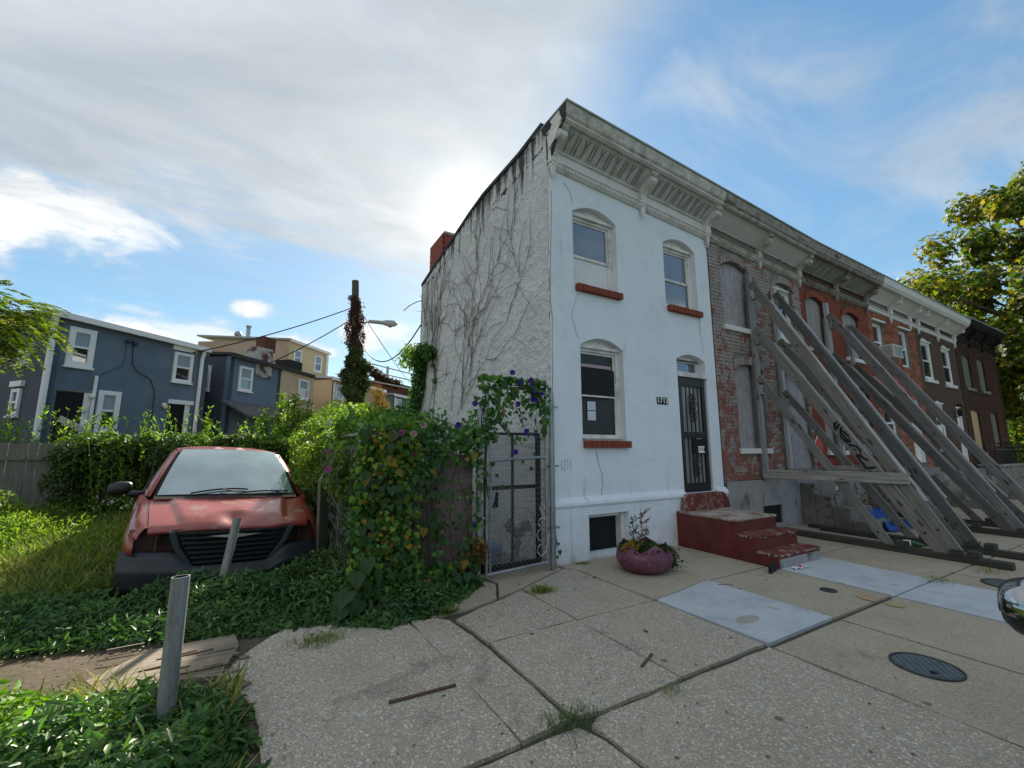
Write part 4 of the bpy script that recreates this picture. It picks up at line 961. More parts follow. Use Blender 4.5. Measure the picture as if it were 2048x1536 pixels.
# --- steps of the far houses, iron railing
def stone_steps(x0, x1, n, rise, run, mat, label, y=0., grp='stone steps along the terrace', block=True):
    t = thing('stone_steps', label, 'steps', ((x0+x1)/2, y-n*run/2, 0), group=grp)
    for i in range(n):
        build('step', MB().box(x0+random.uniform(-.012, .012), x1+random.uniform(-.012, .012), y-run*(n-i), y-run*(n-i-1)-.003 if i < n-1 else y-.05, 0, rise*(i+1)), mat, t, bevel=.02)
    return t
stone_steps(6.28, 7.22, 4, .21, .30, 'stone_step', 'mossy grey stone steps under the shores, at the boarded doorway of the peeling house')
stone_steps(9.3, 10.3, 4, .22, .30, 'stone_step', 'grey stone steps of the red painted house')
stone_steps(12.7, 13.65, 4, .22, .30, 'stone_step', 'grey stone steps below the white door of the brown brick house')
stone_steps(16.6, 17.5, 4, .22, .30, 'stone_step', 'grey stone steps of the dark brown house')
stone_steps(20.4, 21.35, 4, .22, .30, 'stone_step', 'grey stone steps with iron railing at the dark end house')
build_rail = thing('iron_railing', 'black wrought iron stair railing in front of the dark end house', 'railing', (20.9, -.8, 0))
for xx in (20.38, 21.37):
    build('handrail', MB().tube([(xx, -.05, 1.75), (xx, -.4, 1.75), (xx, -1.3, .98), (xx, -1.32, .02)], .022, 6), 'black_metal', build_rail)
    for i in range(8):
        yy = -.1-i*.155; zt_ = 1.75 if yy > -.4 else 1.75-(-.4-yy)*.855; zb_ = .9 if yy > -.3 else max(.0, .86-(-.3-yy)*.72)
        build('baluster', MB().bar((xx, yy, zb_), (xx, yy, zt_), .016, .016), 'black_metal', build_rail)
rl = thing('iron_fence', 'low black iron fence along the front of the dark end house', 'fence', (19.0, -.5, 0))
build('rail', MB().box(17.9, 20.3, -.52, -.49, 1.50, 1.53), 'black_metal', rl); build('rail', MB().box(17.9, 20.3, -.52, -.49, .75, .78), 'black_metal', rl)
for i in range(19): build('picket', MB().box(17.92+i*.13, 17.945+i*.13, -.515, -.495, .0, 1.62), 'black_metal', rl)
pb = thing('porch_slab', 'raised stone porch block below the boarded ground floor window of the end house', 'porch', (19.0, -.3, 0))
build('slab', MB().box(17.75, 20.3, -.62, -.05, 0, .95), 'stone_step', pb, bevel=.02); build('coping', MB().box(17.72, 20.32, -.66, -.05, .951, 1.02), 'footing', pb, bevel=.01)

# ------------------------------------------------------------------ timber shores
def timber(par, p, q, w, h, mat, name, over=0., shift=0.):
    """squared timber from p to q; w across (world x), h in the plane of the frame"""
    p, q = Vector(p), Vector(q); t = (q-p); L = t.length; t.normalize()
    a = Vector((1, 0, 0)); 
    if abs(t.x) > .9: a = Vector((0, 1, 0))
    b = t.cross(a).normalized(); a = b.cross(t).normalized()
    mb = MB().box(-over, L+over, -w/2, w/2, -h/2, h/2)
    me = bpy.data.meshes.new(name); me.from_pydata(mb.v, [], mb.f); me.materials.append(MT[mat])
    o = bpy.data.objects.new(name, me); COL.objects.link(o); o.parent = par
    Mx = Matrix((t, a, b)).transposed().to_4x4(); Mx.translation = p-par.location+Vector((shift, 0, 0)); o.matrix_local = Mx
    bv = o.modifiers.new('bevel', 'BEVEL'); bv.width = .005; bv.segments = 1
    return o
def bolts(par, pts, x):
    for (y, z) in pts: build('bolt', MB().tube([(x-.005, y, z), (x-.016, y, z)], .017, 8), 'iron', par)
def shore(X, label, mats, rk, tie=True, seed=0, zt=5.15, tieend=-2.22, sole=(-.55, -3.15), post2=None):
    rnd = random.Random(seed)
    t = thing('timber_shore', label, 'shore', (X, -1.5, 0), group='timber shores propping the terrace')
    timber(t, (X, -.085, .95), (X, -.085, zt), .10, .085, 'timber_pale', 'wall_post')
    timber(t, (X+.02, -.036, .97), (X+.02, -.036, zt-.4), .18, .05, 'timber_dark', 'wall_plank')
    for i, (z0, yf, m, wd, dbl) in enumerate(rk):
        top, foot = (X, -.15, z0), (X, yf, .06)
        ln = Vector(foot)-Vector(top)
        timber(t, top, foot, .045, wd, m, 'raker', .05, -.028)
        bolts(t, [(top[1]+ln.y*s, top[2]+ln.z*s) for s in (.03, .3, .62, .93)], X-.0505)
        if dbl:      # second ply lapped on the far side, and a plank nailed on its edge
            o1 = Vector(top)+ln*.06; o2 = Vector(top)+ln*.72
            timber(t, o1, o2, .045, wd*.92, m, 'raker_ply', 0, .024)
            o3 = Vector(top)+ln*.727
            timber(t, o3, Vector(foot), .045, wd*.92, 'timber', 'raker_ply', .02, .024)
            nrm = Vector((0, ln.z, -ln.y)).normalized(); nrm = nrm if nrm.z > 0 else -nrm
            timber(t, Vector(top)+ln*.10+nrm*(wd/2+.017), Vector(top)+ln*.86+nrm*(wd/2+.017), .075, .03, 'timber_pale', 'edge_plank')  # paler bluish plank: skylight on the raker edge put into the colour
        build('cleat', MB().box(X-.07, X+.07, -.20, -.13, z0-.30, z0-.12), 'timber_pale', t)
    if tie:
        timber(t, (X, -.10, 1.06), (X, tieend, 1.10), .045, .17, 'timber', 'tie_beam', .03, -.078)
        timber(t, (X, -1.05, 1.19), (X, tieend+.2, 1.21), .045, .12, 'timber', 'tie_beam', .03, .075)
    timber(t, (X-.02, sole[0], .045), (X-.02, sole[1], .045), .15, .085, 'sole_wood', 'sole_plate')
    timber(t, (X+.16, sole[0]+.3, .035), (X+.16, sole[1]+.4, .035), .12, .065, 'sole_wood', 'sole_plate')
    for (z0, yf, m, wd, dbl) in rk: build('foot_block', MB().box(X-.10, X+.08, yf-.20, yf-.09, .085, .16), 'sole_wood', t)
    return t
rk1 = [(4.90, -2.66, 'timber', .15, True), (3.93, -2.50, 'timber', .165, True), (2.92, -1.90, 'timber', .135, False)]
S1 = shore(5.02, 'timber raking shore with black spray-painted scrawl, beside the red steps', None, rk1, seed=1, zt=5.15)
shore(5.92, 'timber raking shore just beyond the spray-painted one, at the peeling house', None, [(4.85, -2.62, 'timber_dark', .14, True), (3.8, -2.45, 'timber_dark', .14, True), (2.7, -1.9, 'timber_dark', .13, False)], True, 2, 5.0, -1.7)
shore(8.22, 'timber raking shore standing against the red painted house, nearer the peeling house', None, [(4.74, -2.68, 'timber', .15, True), (3.76, -2.52, 'timber_dark', .145, True), (2.7, -1.95, 'timber_dark', .13, False)], True, 3, 5.10, -1.7)
shore(9.30, 'timber raking shore farthest along, beside the brown brick house', None, [(4.62, -2.85, 'timber', .14, True), (3.6, -2.6, 'timber_dark', .14, True), (2.5, -1.9, 'timber_dark', .13, False)], False, 4, 4.72)
# spray-painted scrawl on the side of the middle raker
top, foot = Vector((5.02, -.15, 3.93)), Vector((5.02, -2.50, .06)); ln = (foot-top); tl = ln.normalized(); nl = Vector((0, tl.z, -tl.y)); nl = nl if nl.z > 0 else -nl
def sp(s, n_): p = top+ln*s+nl*n_; return (5.02-.0515, p.y, p.z)
sc_ = build('spray_scrawl', MB(), None, S1)
strokes = [[(.505, .085), (.515, -.02)], [(.517, .09), (.527, -.01)], [(.505, .02), (.530, -.05)], [(.53, .08), (.545, .0)],
           [(.545, .05), (.565, .075), (.59, .04), (.585, -.03), (.56, -.06), (.545, -.01), (.545, .05)], [(.552, .0), (.588, .01)],
           [(.595, -.03), (.61, .06), (.63, .07), (.645, .02), (.635, -.04), (.655, .02), (.67, .06)], [(.64, -.05), (.69, -.06)],
           [(.69, -.06), (.70, .08)], [(.712, -.03), (.718, .06)], [(.726, -.03), (.732, .05)], [(.71, -.07), (.735, -.06)]]
for s_ in strokes: build('stroke', MB().tube([sp(q[0], q[1]*.8) for q in s_], .017, 5), 'spray_black', sc_)
# --- red diamond sign fixed to the red house
c = on_y(1637, 893, -.10)
RS = thing('warning_sign', 'small plain red diamond sign with white edge behind the shores', 'sign', (c[0], -.10, c[2]-.17))
build('border', MB().prism([(c[0]-.20, c[2]), (c[0], c[2]-.235), (c[0]+.20, c[2]), (c[0], c[2]+.235)], 'y', -.10, -.09), 'plaque_white', RS)
build('face', MB().prism([(c[0]-.175, c[2]), (c[0], c[2]-.205), (c[0]+.175, c[2]), (c[0], c[2]+.205)], 'y', -.108, -.101), 'sign_red', RS)
build('mounting_strip', MB().box(c[0]-.03, c[0]+.03, -.09, .0, c[2]-.18, c[2]+.18), 'galvanised', RS)
# litter about the shores
tp = thing('blue_tarp', 'crumpled bright blue tarp lying on the stone steps under the shores', 'tarp', (7.25, -1.2, 0))
Gt = []
for i in range(15):
    Gt.append([(6.75+1.1*j/15+.05*vnoise((i, j, 0), .7, 1.), -1.36+.62*i/14+.05*vnoise((i, j, 1), .8, 2.), .02+max(0, .46*(i/14)**1.2*(1-.5*j/15)+.26*vnoise((i, j, 2), .55, 4.)+.10*vnoise((i, j, 2), 1.3, 6.))) for j in range(16)])
build('sheet', MB().grid(Gt), 'tarp_blue', tp, smooth=True)
bt = thing('bottle', 'large green plastic bottle lying beside the sole timbers', 'bottle', (5.45, -1.95, .06))
build('body', MB().lathe([(.001, -.16), (.05, -.155), (.056, -.12), (.056, .10), (.045, .14), (.02, .19), (.018, .21)], (0, 0, 0), 14).rot(R(90), ax='X').rot(R(18)), 'bottle_green', bt, smooth=True)
bt.children[0].location = (0, 0, 0)
for ch_ in bt.children:
    ch_.data.transform(Matrix.Translation(Vector(bt.location)))
lb = build('label_band', MB().lathe([(.0575, -.04), (.0575, .05)], (0, 0, 0), 14).rot(R(90), ax='X').rot(R(18)), 'plaque_white', bt); lb.data.transform(Matrix.Translation(Vector(bt.location)))
# ------------------------------------------------------------------ houses behind the lot
class Face:
    """a vertical wall plane starting at corner c (xy), running in direction ang"""
    def __init__(s, c, ang): s.c = np.array([c[0], c[1]]); s.t = np.array([math.cos(ang), math.sin(ang)]); s.n = np.array([s.t[1], -s.t[0]]); s.ang = ang
    def at(s, x, y):
        v = ray(x, y); k = ((s.c-CAM[:2])@s.n)/(v[:2]@s.n); p = CAM+v*k; return float((p[:2]-s.c)@s.t), float(p[2])
    def P(s, a, z, out=0.): q = s.c+s.t*a+s.n*out; return (q[0], q[1], z)
    def box(s, mb, a0, a1, o0, o1, z0, z1):
        vs = [s.P(a, z, o) for z in (z0, z1) for a, o in ((a0, o0), (a1, o0), (a1, o1), (a0, o1))]
        return mb.add(vs, [(0,3,2,1),(4,5,6,7),(0,1,5,4),(1,2,6,5),(2,3,7,6),(3,0,4,7)])
    def slab(s, mb, pts, o0, o1):
        n = len(pts); return mb.add([s.P(a, z, o0) for a, z in pts]+[s.P(a, z, o1) for a, z in pts], [tuple(range(n)), tuple(range(2*n-1, n-1, -1))]+[(i, n+i, n+(i+1) % n, (i+1) % n) for i in range(n)])
def bg_window(house, f, tl, br, frame=.09, mat='white_clean', head=False, upper='curtain', lower='window_glass', rail=True):
    a0, z1 = f.at(*tl); a1, z0 = f.at(*br)
    if (f.n @ (CAM[:2]-f.c)) < 0: sg = -1
    else: sg = 1
    w = build('window', MB(), None, house); mb = MB()
    f.box(mb, a0, a0+frame, 0, .06*sg, z0, z1); f.box(mb, a1-frame, a1, 0, .06*sg, z0, z1); f.box(mb, a0+frame, a1-frame, 0, .058*sg, z1-frame, z1); f.box(mb, a0+frame, a1-frame, 0, .062*sg, z0, z0+frame)
    build('frame', mb, mat, w); zm = (z0+z1)/2
    if rail: build('meeting_rail', f.box(MB(), a0+frame, a1-frame, 0, .05*sg, zm-.03, zm+.03), mat, w)
    build('pane', f.box(MB(), a0+frame, a1-frame, 0, .02*sg, zm+.03, z1-frame), upper, w); build('pane', f.box(MB(), a0+frame, a1-frame, 0, .018*sg, z0+frame, zm-.03), lower, w)
    if head: build('lintel', f.box(MB(), a0-.08, a1+.08, 0, .09*sg, z1+.06, z1+.22), mat, w)
    build('sill', f.box(MB(), a0-.03, a1+.03, 0, .10*sg, z0-.06, z0), mat, w)
    return w
def bg_house(label, px, dist, ztop, angA, LA, LB, matA, matB, dz=0., eave='white_clean', cat='house', ang2=None, name='house', over=.12):
    c = polar(px[0], px[1], dist); fA = Face(c, angA); fB = Face(c, ang2 if ang2 is not None else angA+R(90))
    h = thing(name, label, cat, (c[0], c[1], 0), group='houses across the back lot')
    z0, z1 = ztop, ztop+dz
    build('wall', fA.slab(MB(), [(0, -.1), (LA, -.1), (LA, z1), (0, z0)], 0, -.2), matA, h)
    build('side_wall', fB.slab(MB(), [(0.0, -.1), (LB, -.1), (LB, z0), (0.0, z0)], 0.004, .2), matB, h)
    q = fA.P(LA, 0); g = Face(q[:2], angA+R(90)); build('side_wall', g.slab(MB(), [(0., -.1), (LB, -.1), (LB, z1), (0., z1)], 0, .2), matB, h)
    # roof and gutter
    pa = lambda a, b, z: tuple(fA.c+fA.t*a+fB.t*b)+(z,)
    mb = MB().add([pa(-over, -over, z0+.02), pa(LA+over, -over, z1+.02), pa(LA+over, LB, z1+.30), pa(-over, LB, z0+.30), pa(-over, -over, z0+.12), pa(LA+over, -over, z1+.12), pa(LA+over, LB, z1+.40), pa(-over, LB, z0+.40)],
                  [(0,3,2,1),(4,5,6,7),(0,1,5,4),(1,2,6,5),(2,3,7,6),(3,0,4,7)])
    r = build('roof', mb, 'roof_edge' if eave != 'dark' else 'roof_tar', h)
    gm = MB(); gm.bar(pa(-over, -over-.06, z0-.01), pa(LA+over, -over-.06, z1-.01), .11, .12); build('gutter', gm, 'white_clean' if eave != 'dark' else 'roof_tar', r)
    return h, fA, fB
def pipe(house, pts, r=.05, mat='white_clean', name='downpipe'): return build(name, MB().tube(pts, r, 8), mat, house)

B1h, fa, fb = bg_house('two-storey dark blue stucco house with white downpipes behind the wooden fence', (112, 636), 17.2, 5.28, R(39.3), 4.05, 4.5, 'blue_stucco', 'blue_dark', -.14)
bg_window(B1h, fa, (140, 652), (182, 737), .14); bg_window(B1h, fa, (349, 703), (380, 767), .10, head=True); bg_window(B1h, fa, (197, 780), (231, 862), .13)
def doorway(h, f, tl, br, light=None, lintel=False):
    a0, z1 = f.at(*tl); a1, z0 = f.at(*br); z0 = 0.0
    d_ = build('doorway', f.box(MB(), a0, a1, .0, .02, z0, z1), 'dark_inside', h)
    build('door_jamb', f.box(MB(), a1, a1+.16, .0, .035, z0, z1+.02), 'white_trim', d_)
    if lintel: build('lintel', f.box(MB(), a0-.05, a1+.25, .0, .08, z1+.02, z1+.16), 'white_clean', d_)
    else: build('lintel', f.box(MB(), a0-.03, a1+.16, .0, .045, z1+.02, z1+.06), 'ply_green', d_)
doorway(B1h, fa, (114, 782), (153, 882)); doorway(B1h, fa, (338, 808), (362, 868), None, True)
p0 = fa.P(-.06, 5.2, .16)
pipe(B1h, [p0, fa.P(-.05, 5.0, .10), fa.P(-.03, 4.85, .07), fa.P(-.02, 0, .07)], .075)
pipe(B1h, [fa.P(3.98, 5.05, .14), fa.P(3.97, 4.8, .07), fa.P(3.97, 0, .07)], .06)
a_, z_ = fa.at(192, 752); pipe(B1h, [fa.P(a_, z_, .04), fa.P(a_, .2, .04)], .045)
for (x, y, m) in ((181, 793, 'white_clean'), (327, 814, 'lamp_yellow')):
    a_, z_ = fa.at(x, y); l_ = build('wall_light', MB().sphere(fa.P(a_, z_, .10), .075, 10, 8), m, B1h); build('light_base', fa.box(MB(), a_-.06, a_+.06, 0, .04, z_+.03, z_+.14), 'white_clean', l_)
pts = [fa.P(*fa.at(x, y), .03) for x, y in ((265, 680), (264, 730), (275, 745), (300, 758), (308, 785), (303, 830), (300, 865))]
pipe(B1h, pts, .012, 'cable', 'conduit')
pts = [fa.P(*fa.at(x, y), .03) for x, y in ((252, 683), (250, 715), (243, 733), (215, 742), (198, 752))]
pipe(B1h, pts, .010, 'blue_dark', 'conduit')
for x, y in ((253, 683), (268, 688)):
    a_, z_ = fa.at(x, y); build('insulator', MB().sphere(fa.P(a_, z_, .09), .07, 8, 6), 'iron', B1h)
fL = Face(fa.c, R(39.3)+R(90))
def bg_window_left(h, f, tl, br, **k): return bg_window(h, f, (br[0], tl[1]), (tl[0], br[1]), **k)
bg_window_left(B1h, fL, (19, 777), (46, 832), frame=.1, head=True, upper='window_glass')
bg_window_left(B1h, fL, (38, 698), (62, 730), frame=.1, upper='window_glass')

B2h, fa2, fb2 = bg_house('smaller slate blue brick house with a dark lean-to porch roof', (463, 710), 19.8, 5.2, R(49), 2.55, 4, 'blue_brick', 'blue_dark', -.03, 'dark')
bg_window(B2h, fa2, (479, 731), (501, 784), .09)
bg_window_left(B2h, fb2, (406, 731), (424, 781), frame=.09, upper='window_glass'); bg_window_left(B2h, fb2, (401, 823), (417, 860), frame=.08, mat='blue_dark', upper='window_glass')
a1_, zp = fa2.at(456, 806); a2_, zq = fa2.at(548, 818)
pr_ = MB(); vs = [fa2.P(-.25, zp+.02, 0), fa2.P(2.9, zp-.02, 0), fa2.P(2.9, zp-.62, 1.25), fa2.P(-.25, zp-.58, 1.25)]
pr_.add(vs+[tuple(np.array(v)+(0, 0, .08)) for v in vs], [(0,3,2,1),(4,5,6,7),(0,1,5,4),(1,2,6,5),(2,3,7,6),(3,0,4,7)])
po = build('porch_roof', pr_, 'porch_roof', B2h); build('porch_post', MB().bar(fa2.P(-.15, 0, 1.15), fa2.P(-.15, zp-.55, 1.15), .09, .09), 'blue_dark', po); build('porch_post', MB().bar(fa2.P(2.75, 0, 1.15), fa2.P(2.75, zp-.6, 1.15), .09, .09), 'blue_dark', po)
build('porch_door', fa2.box(MB(), .3, 1.2, 0, .02, 0, 2.0), 'dark_inside', B2h)
cc = polar(519, 700, 21.2); chb = build('chimney', MB().box(cc[0]-.38, cc[0]+.38, cc[1]-.38, cc[1]+.38, 4.6, cc[2]+.05).rot(R(40), tuple(cc)), 'chimney_patched', B2h)
cc = polar(528, 690, 21.3); build('chimney_pot', MB().box(cc[0]-.2, cc[0]+.38, cc[1]-.25, cc[1]+.25, cc[2]-.3, cc[2]+.33).rot(R(40), tuple(cc)), 'far_brick', chb)
e2 = fa2.P(2.56, 0)
h_, f_, g_ = bg_house('narrow tan house with white window squeezed next to the slate blue house', (551, 0), 1., 5.14, R(49), 2.3, 4, 'beige_stucco', 'beige_stucco', -.03, 'dark') if False else (None, None, None)
B3h = thing('house', 'narrow tan house with a white window adjoining the slate blue house', 'house', (e2[0], e2[1], 0), group='houses across the back lot')
f3 = Face(e2[:2], R(49)); build('wall', f3.slab(MB(), [(0.01, -.1), (2.3, -.1), (2.3, 5.12), (0.01, 5.16)], 0, -.2), 'beige_stucco', B3h)
g3 = Face(f3.P(2.3, 0)[:2], R(139)); build('side_wall', g3.slab(MB(), [(0., -.1), (4, -.1), (4, 5.1), (0., 5.1)], 0, .2), 'beige_stucco', B3h)
build('roof', f3.slab(MB(), [(0.1, 5.16), (2.4, 5.12), (2.4, 5.26), (0.1, 5.30)], .15, -4), 'roof_tar', B3h)
bg_window(B3h, f3, (597, 757), (614, 800), .09)
cc = f3.P(1.6, 5.55, -.8); build('roof_unit', MB().box(cc[0]-.45, cc[0]+.45, cc[1]-.4, cc[1]+.4, 5.2, 5.85).rot(R(49), cc), 'black_flat', B3h)

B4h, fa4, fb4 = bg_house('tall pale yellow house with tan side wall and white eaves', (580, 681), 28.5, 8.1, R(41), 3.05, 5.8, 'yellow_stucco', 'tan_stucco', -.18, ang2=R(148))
bg_window(B4h, fa4, (588, 698), (601, 733), .08, 'white_clean'); bg_window(B4h, fa4, (629, 710), (641, 745), .08)
cc = polar(496, 672, 30.5); build('vent_pipe', MB().tube([(cc[0], cc[1], 7.8), (cc[0], cc[1], cc[2]+.5), (cc[0], cc[1], cc[2]+.65)], [.12, .12, .17], 8), 'galvanised', B4h)
cc = polar(476, 673, 30.5); build('vent_cap', MB().sphere((cc[0], cc[1], 8.55), .22, 8, 6), 'galvanised', B4h)
pipe(B4h, [fa4.P(3.0, 7.8, .1), fa4.P(3.0, 0, .1)], .06)
B5h, fa5, fb5 = bg_house('low beige house with one window, half hidden by the vine-covered pole', (665, 757), 25.0, 5.35, R(41), 4.5, 3.0, 'beige_stucco', 'beige_stucco', -.1)
bg_window(B5h, fa5, (671, 769), (685, 800), .09)
pipe(B5h, [fa5.P(.1, 5.2, .08), fa5.P(.1, 0, .08)], .05)
B6h, fa6, fb6 = bg_house('sea-green painted house with white gutter beyond the vine pole', (787, 788), 28.0, 4.95, R(41), 6.0, 4.5, 'green_paint', 'green_paint', -.1)
bg_window(B6h, fa6, (792, 797), (801, 822), .10, upper='window_glass'); pipe(B6h, [fa6.P(.08, 4.8, .1), fa6.P(.08, 0, .1)], .07)
B7h, fa7, fb7 = bg_house('long dark red brick building with flat roof beyond the green house', (766, 757), 36.0, 7.0, R(38), 12, 6, 'far_brick', 'far_brick', 0., 'dark', 'building', name='brick_building')
cc = fa7.P(3.0, 7.3, -2); build('vent_pipe', MB().tube([(cc[0], cc[1], 7), (cc[0], cc[1], 9.0)], .12, 8), 'galvanised', B7h)

# far end of the street: grassy bank with a pale house
bank = MB(); Gb = []
for i in range(9): Gb.append([(26+i*2.2, -8+j*2.0, -.06+2.4*min(1, i/5.)*min(1, max(0, (j-1)/3.))) for j in range(14)])
tag(build('hill', bank.grid(Gb), 'meadow', smooth=True), kind='structure')
FH = thing('house', 'pale grey house at the far end of the street behind the big tree', 'house', (44, 7, 2), group=None)
build('wall', MB().box(40, 48, 3, 12, 1.2, 6.4), 'hill_house', FH); build('roof', MB().prism([(2.6, 6.4), (12.4, 6.4), (7.5, 9.0)], 'x', 39.6, 48.4), 'porch_roof', FH)
for k_ in range(3): build('window', MB().box(39.96, 39.99, 4.2+k_*2.6, 5.2+k_*2.6, 3.6, 5.2), 'window_glass', FH)

# ------------------------------------------------------------------ utility pole, lamp, cables
PD = 19.2
pb_, pt_ = polar(716, 860, PD), polar(711, 562, PD)
UP = thing('utility_pole', 'leaning wooden utility pole overgrown with dark vine', 'pole', (pb_[0], pb_[1], 0))
p_at = lambda z: tuple(np.array([pb_[0], pb_[1], 0])+(np.array([pt_[0]-pb_[0], pt_[1]-pb_[1], 0])*(z/pt_[2]))+np.array([0, 0, z]))
build('pole_shaft', MB().tube([p_at(-.2), p_at(4), p_at(pt_[2])], [.20, .175, .15], 12), 'pole_wood', UP, smooth=40)
lp = polar(772, 646, PD); ls = p_at(lp[2]-.15)
arm = build('lamp_arm', MB().tube([ls, tuple(np.array(ls)*.55+np.array(lp)*.45+np.array([0, 0, .05])), tuple(np.array(ls)*.2+lp*.8)], .035, 8), 'lamp_grey', UP)
dv = (lp-np.array(ls)); dv[2] = 0; dv /= np.linalg.norm(dv)
SL = thing('street_lamp', 'grey cobra-head street lamp fixed to the vine-covered pole', 'lamp', tuple(lp))
build('housing', MB().tube([tuple(lp-dv*.75), tuple(lp-dv*.70), tuple(lp-dv*.15), tuple(lp+dv*.02), tuple(lp+dv*.35), tuple(lp+dv*.50)], [.04, .08, .09, .14, .15, .05], 12), 'lamp_grey', SL, smooth=50)
build('lens', MB().sphere(tuple(lp+dv*.18-np.array([0, 0, .12])), .11, 10, 6, (1, 1, .7)), 'dusty_glass', SL, smooth=True)
def sag(a, b, s, n=14): a, b = np.array(a), np.array(b); return [tuple(a+(b-a)*t-np.array([0, 0, 4*s*t*(1-t)])) for t in np.linspace(0, 1, n)]
def cable(a, b, s, r, label, mat='cable'):
    t = build('cable', MB().tube(sag(a, b, s), r, 5), mat); tag(t, label, 'cable', 'overhead cables'); return t
zc1, zc2 = polar(703, 612, PD)[2], polar(700, 632, PD)[2]
cable(p_at(zc1), fa.P(3.6, 4.95, .1), .15, .022, 'upper black service cable from the pole to the dark blue house')
cable(p_at(zc2), fa2.P(1.4, 5.0, .1), .12, .022, 'lower black service cable from the pole to the slate blue house')
wl = on_x(842, 605, 0.0); wl[0] = -.05; wl[1] = 6.1
zc3 = polar(720, 607, PD)[2]
cable(p_at(zc3), fa7.P(4.5, 6.9, .1), .2, .02, 'black cable running from the pole down to the red brick building')
wq = on_x(843, 650, 0.); wq = (-.02, 6.25, wq[2])
cable(p_at(polar(724, 655, PD)[2]), wq, 1.3, .02, 'deeply sagging black cable from the pole to the corner of the white house')
for k_, (dy_, nm) in enumerate(((.0, 'upper'), (.35, 'middle'), (.8, 'lower'))):
    cable(p_at(5.4-dy_), (6.0, 11.5, 3.95-dy_*.5), .1, .028, nm+' pale cable running from the pole behind the white house', 'cable_pale')
cable(p_at(6.3), fa5.P(1.0, 5.1, .1), .05, .012, 'thin guy line from the pole to the low beige house')
cl = on_x(846, 625, -.03)
build_cl = build('cut_cable', MB().tube([(-.02, 6.25, 5.68), (-.12, 6.33, 5.66), (-.3, 6.5, 5.56), (-.42, 6.62, 5.42)], .012, 5), 'cable'); tag(build_cl, 'short cut-off black cable end sticking out of the white house corner', 'cable')

# ------------------------------------------------------------------ wooden fence behind the lot
FW = thing('wooden_fence', 'weathered board fence mostly buried under the vines behind the van', 'fence', (-8, 7.6, 0))
x = -16.0; i = 0
while x < -2.9:
    w = .145; zt_ = 1.66+random.uniform(-.03, .03)
    build('board', MB().box(x, x+w-.006, 7.60, 7.62, -.05, zt_), 'fence_wood', FW); x += w
for xx in np.arange(-15.9, -2.9, 2.4): build('post', MB().box(xx, xx+.1, 7.50, 7.598, -.05, 1.62), 'fence_wood', FW)
for zz in (.35, 1.32): build('rail', MB().box(-16, -2.95, 7.545, 7.597, zz, zz+.09), 'fence_wood', FW)
rp_ = thing('stair_rail', 'short grey stair rail board by the dark doorway of the blue house', 'rail', tuple(fa.P(-.1, 0, .8)))
build('handrail', MB().bar(fa.P(*fa.at(95, 838), .6), fa.P(*fa.at(122, 872), 1.6), .04, .16), 'timber_pale', rp_); build('post', MB().bar(fa.P(.35, 0, .7), fa.P(.35, 1.9, .7), .1, .1), 'fence_wood', rp_)
# ------------------------------------------------------------------ chain link, gate, mesh door, posts
def chain(mb, x0, x1, y, z0, z1, cell=.062, r=.0030, dx=0., fn=None):
    """woven diamonds: each wire a zig-zag running upwards"""
    n = int((x1-x0)/cell)+1
    for i in range(n+1):
        pts = []; k = int((z1-z0)/(cell*.5))
        for j in range(k+1):
            xx = x0+i*cell+(cell/2 if j % 2 else -cell/2)*.98; zz = z0+(z1-z0)*j/k
            xx = min(max(xx, x0), x1); pts.append((xx, y+(.004 if j % 2 else -.004), zz))
        if fn: pts = [fn(p) for p in pts]
        mb.tube(pts, r, 3, False)
    return mb
CF = thing('chain_link_fence', 'sagging chain-link fence smothered in morning glory vines', 'fence', (-1.9, -.2, 0))
d_ = build('mesh', chain(MB(), -2.58, -1.24, -.20, .03, 1.72), 'wire', CF); d_['kind'] = 'stuff'
def post(par, x, y, z1, r, cap_=True, z0=-.05, nm='post'):
    p_ = build(nm, MB().tube([(x, y, z0), (x, y, z1)], r, 12), 'galvanised', par, smooth=50)
    if cap_: build('cap', MB().lathe([(r*1.25, z1-.05), (r*1.25, z1+.01), (r*1.0, z1+.05), (r*.5, z1+.085), (.001, z1+.1)], (x, y, 0), 12), 'galvanised', p_, smooth=50)
post(CF, -1.22, -.20, 2.0, .032); post(CF, -2.60, -.20, 1.72, .03)
build('top_rail', MB().tube([(-2.60, -.20, 1.70), (-1.9, -.2, 1.68), (-1.22, -.20, 1.74)], .02, 8), 'galvanised', CF, smooth=50)
pp = polar(765, 840, 8.2); 
post(CF, -2.55, 2.9, 1.98, .045, True)                   # domed line post of the return run
build('top_rail', MB().tube([(-2.60, -.20, 1.70), (-2.55, 2.9, 1.75), (-2.6, 7.4, 1.72)], .02, 8), 'galvanised', CF, smooth=50)
mb = MB()
n_ = 60
for i in range(n_):
    pts = [(-2.6+(.004 if j % 2 else -.004), -.1+i*.125+(.06 if j % 2 else -.06), .03+j*.12) for j in range(15)]; mb.tube(pts, .0022, 3, False)
d_ = build('mesh', mb, 'wire', CF); d_['kind'] = 'stuff'
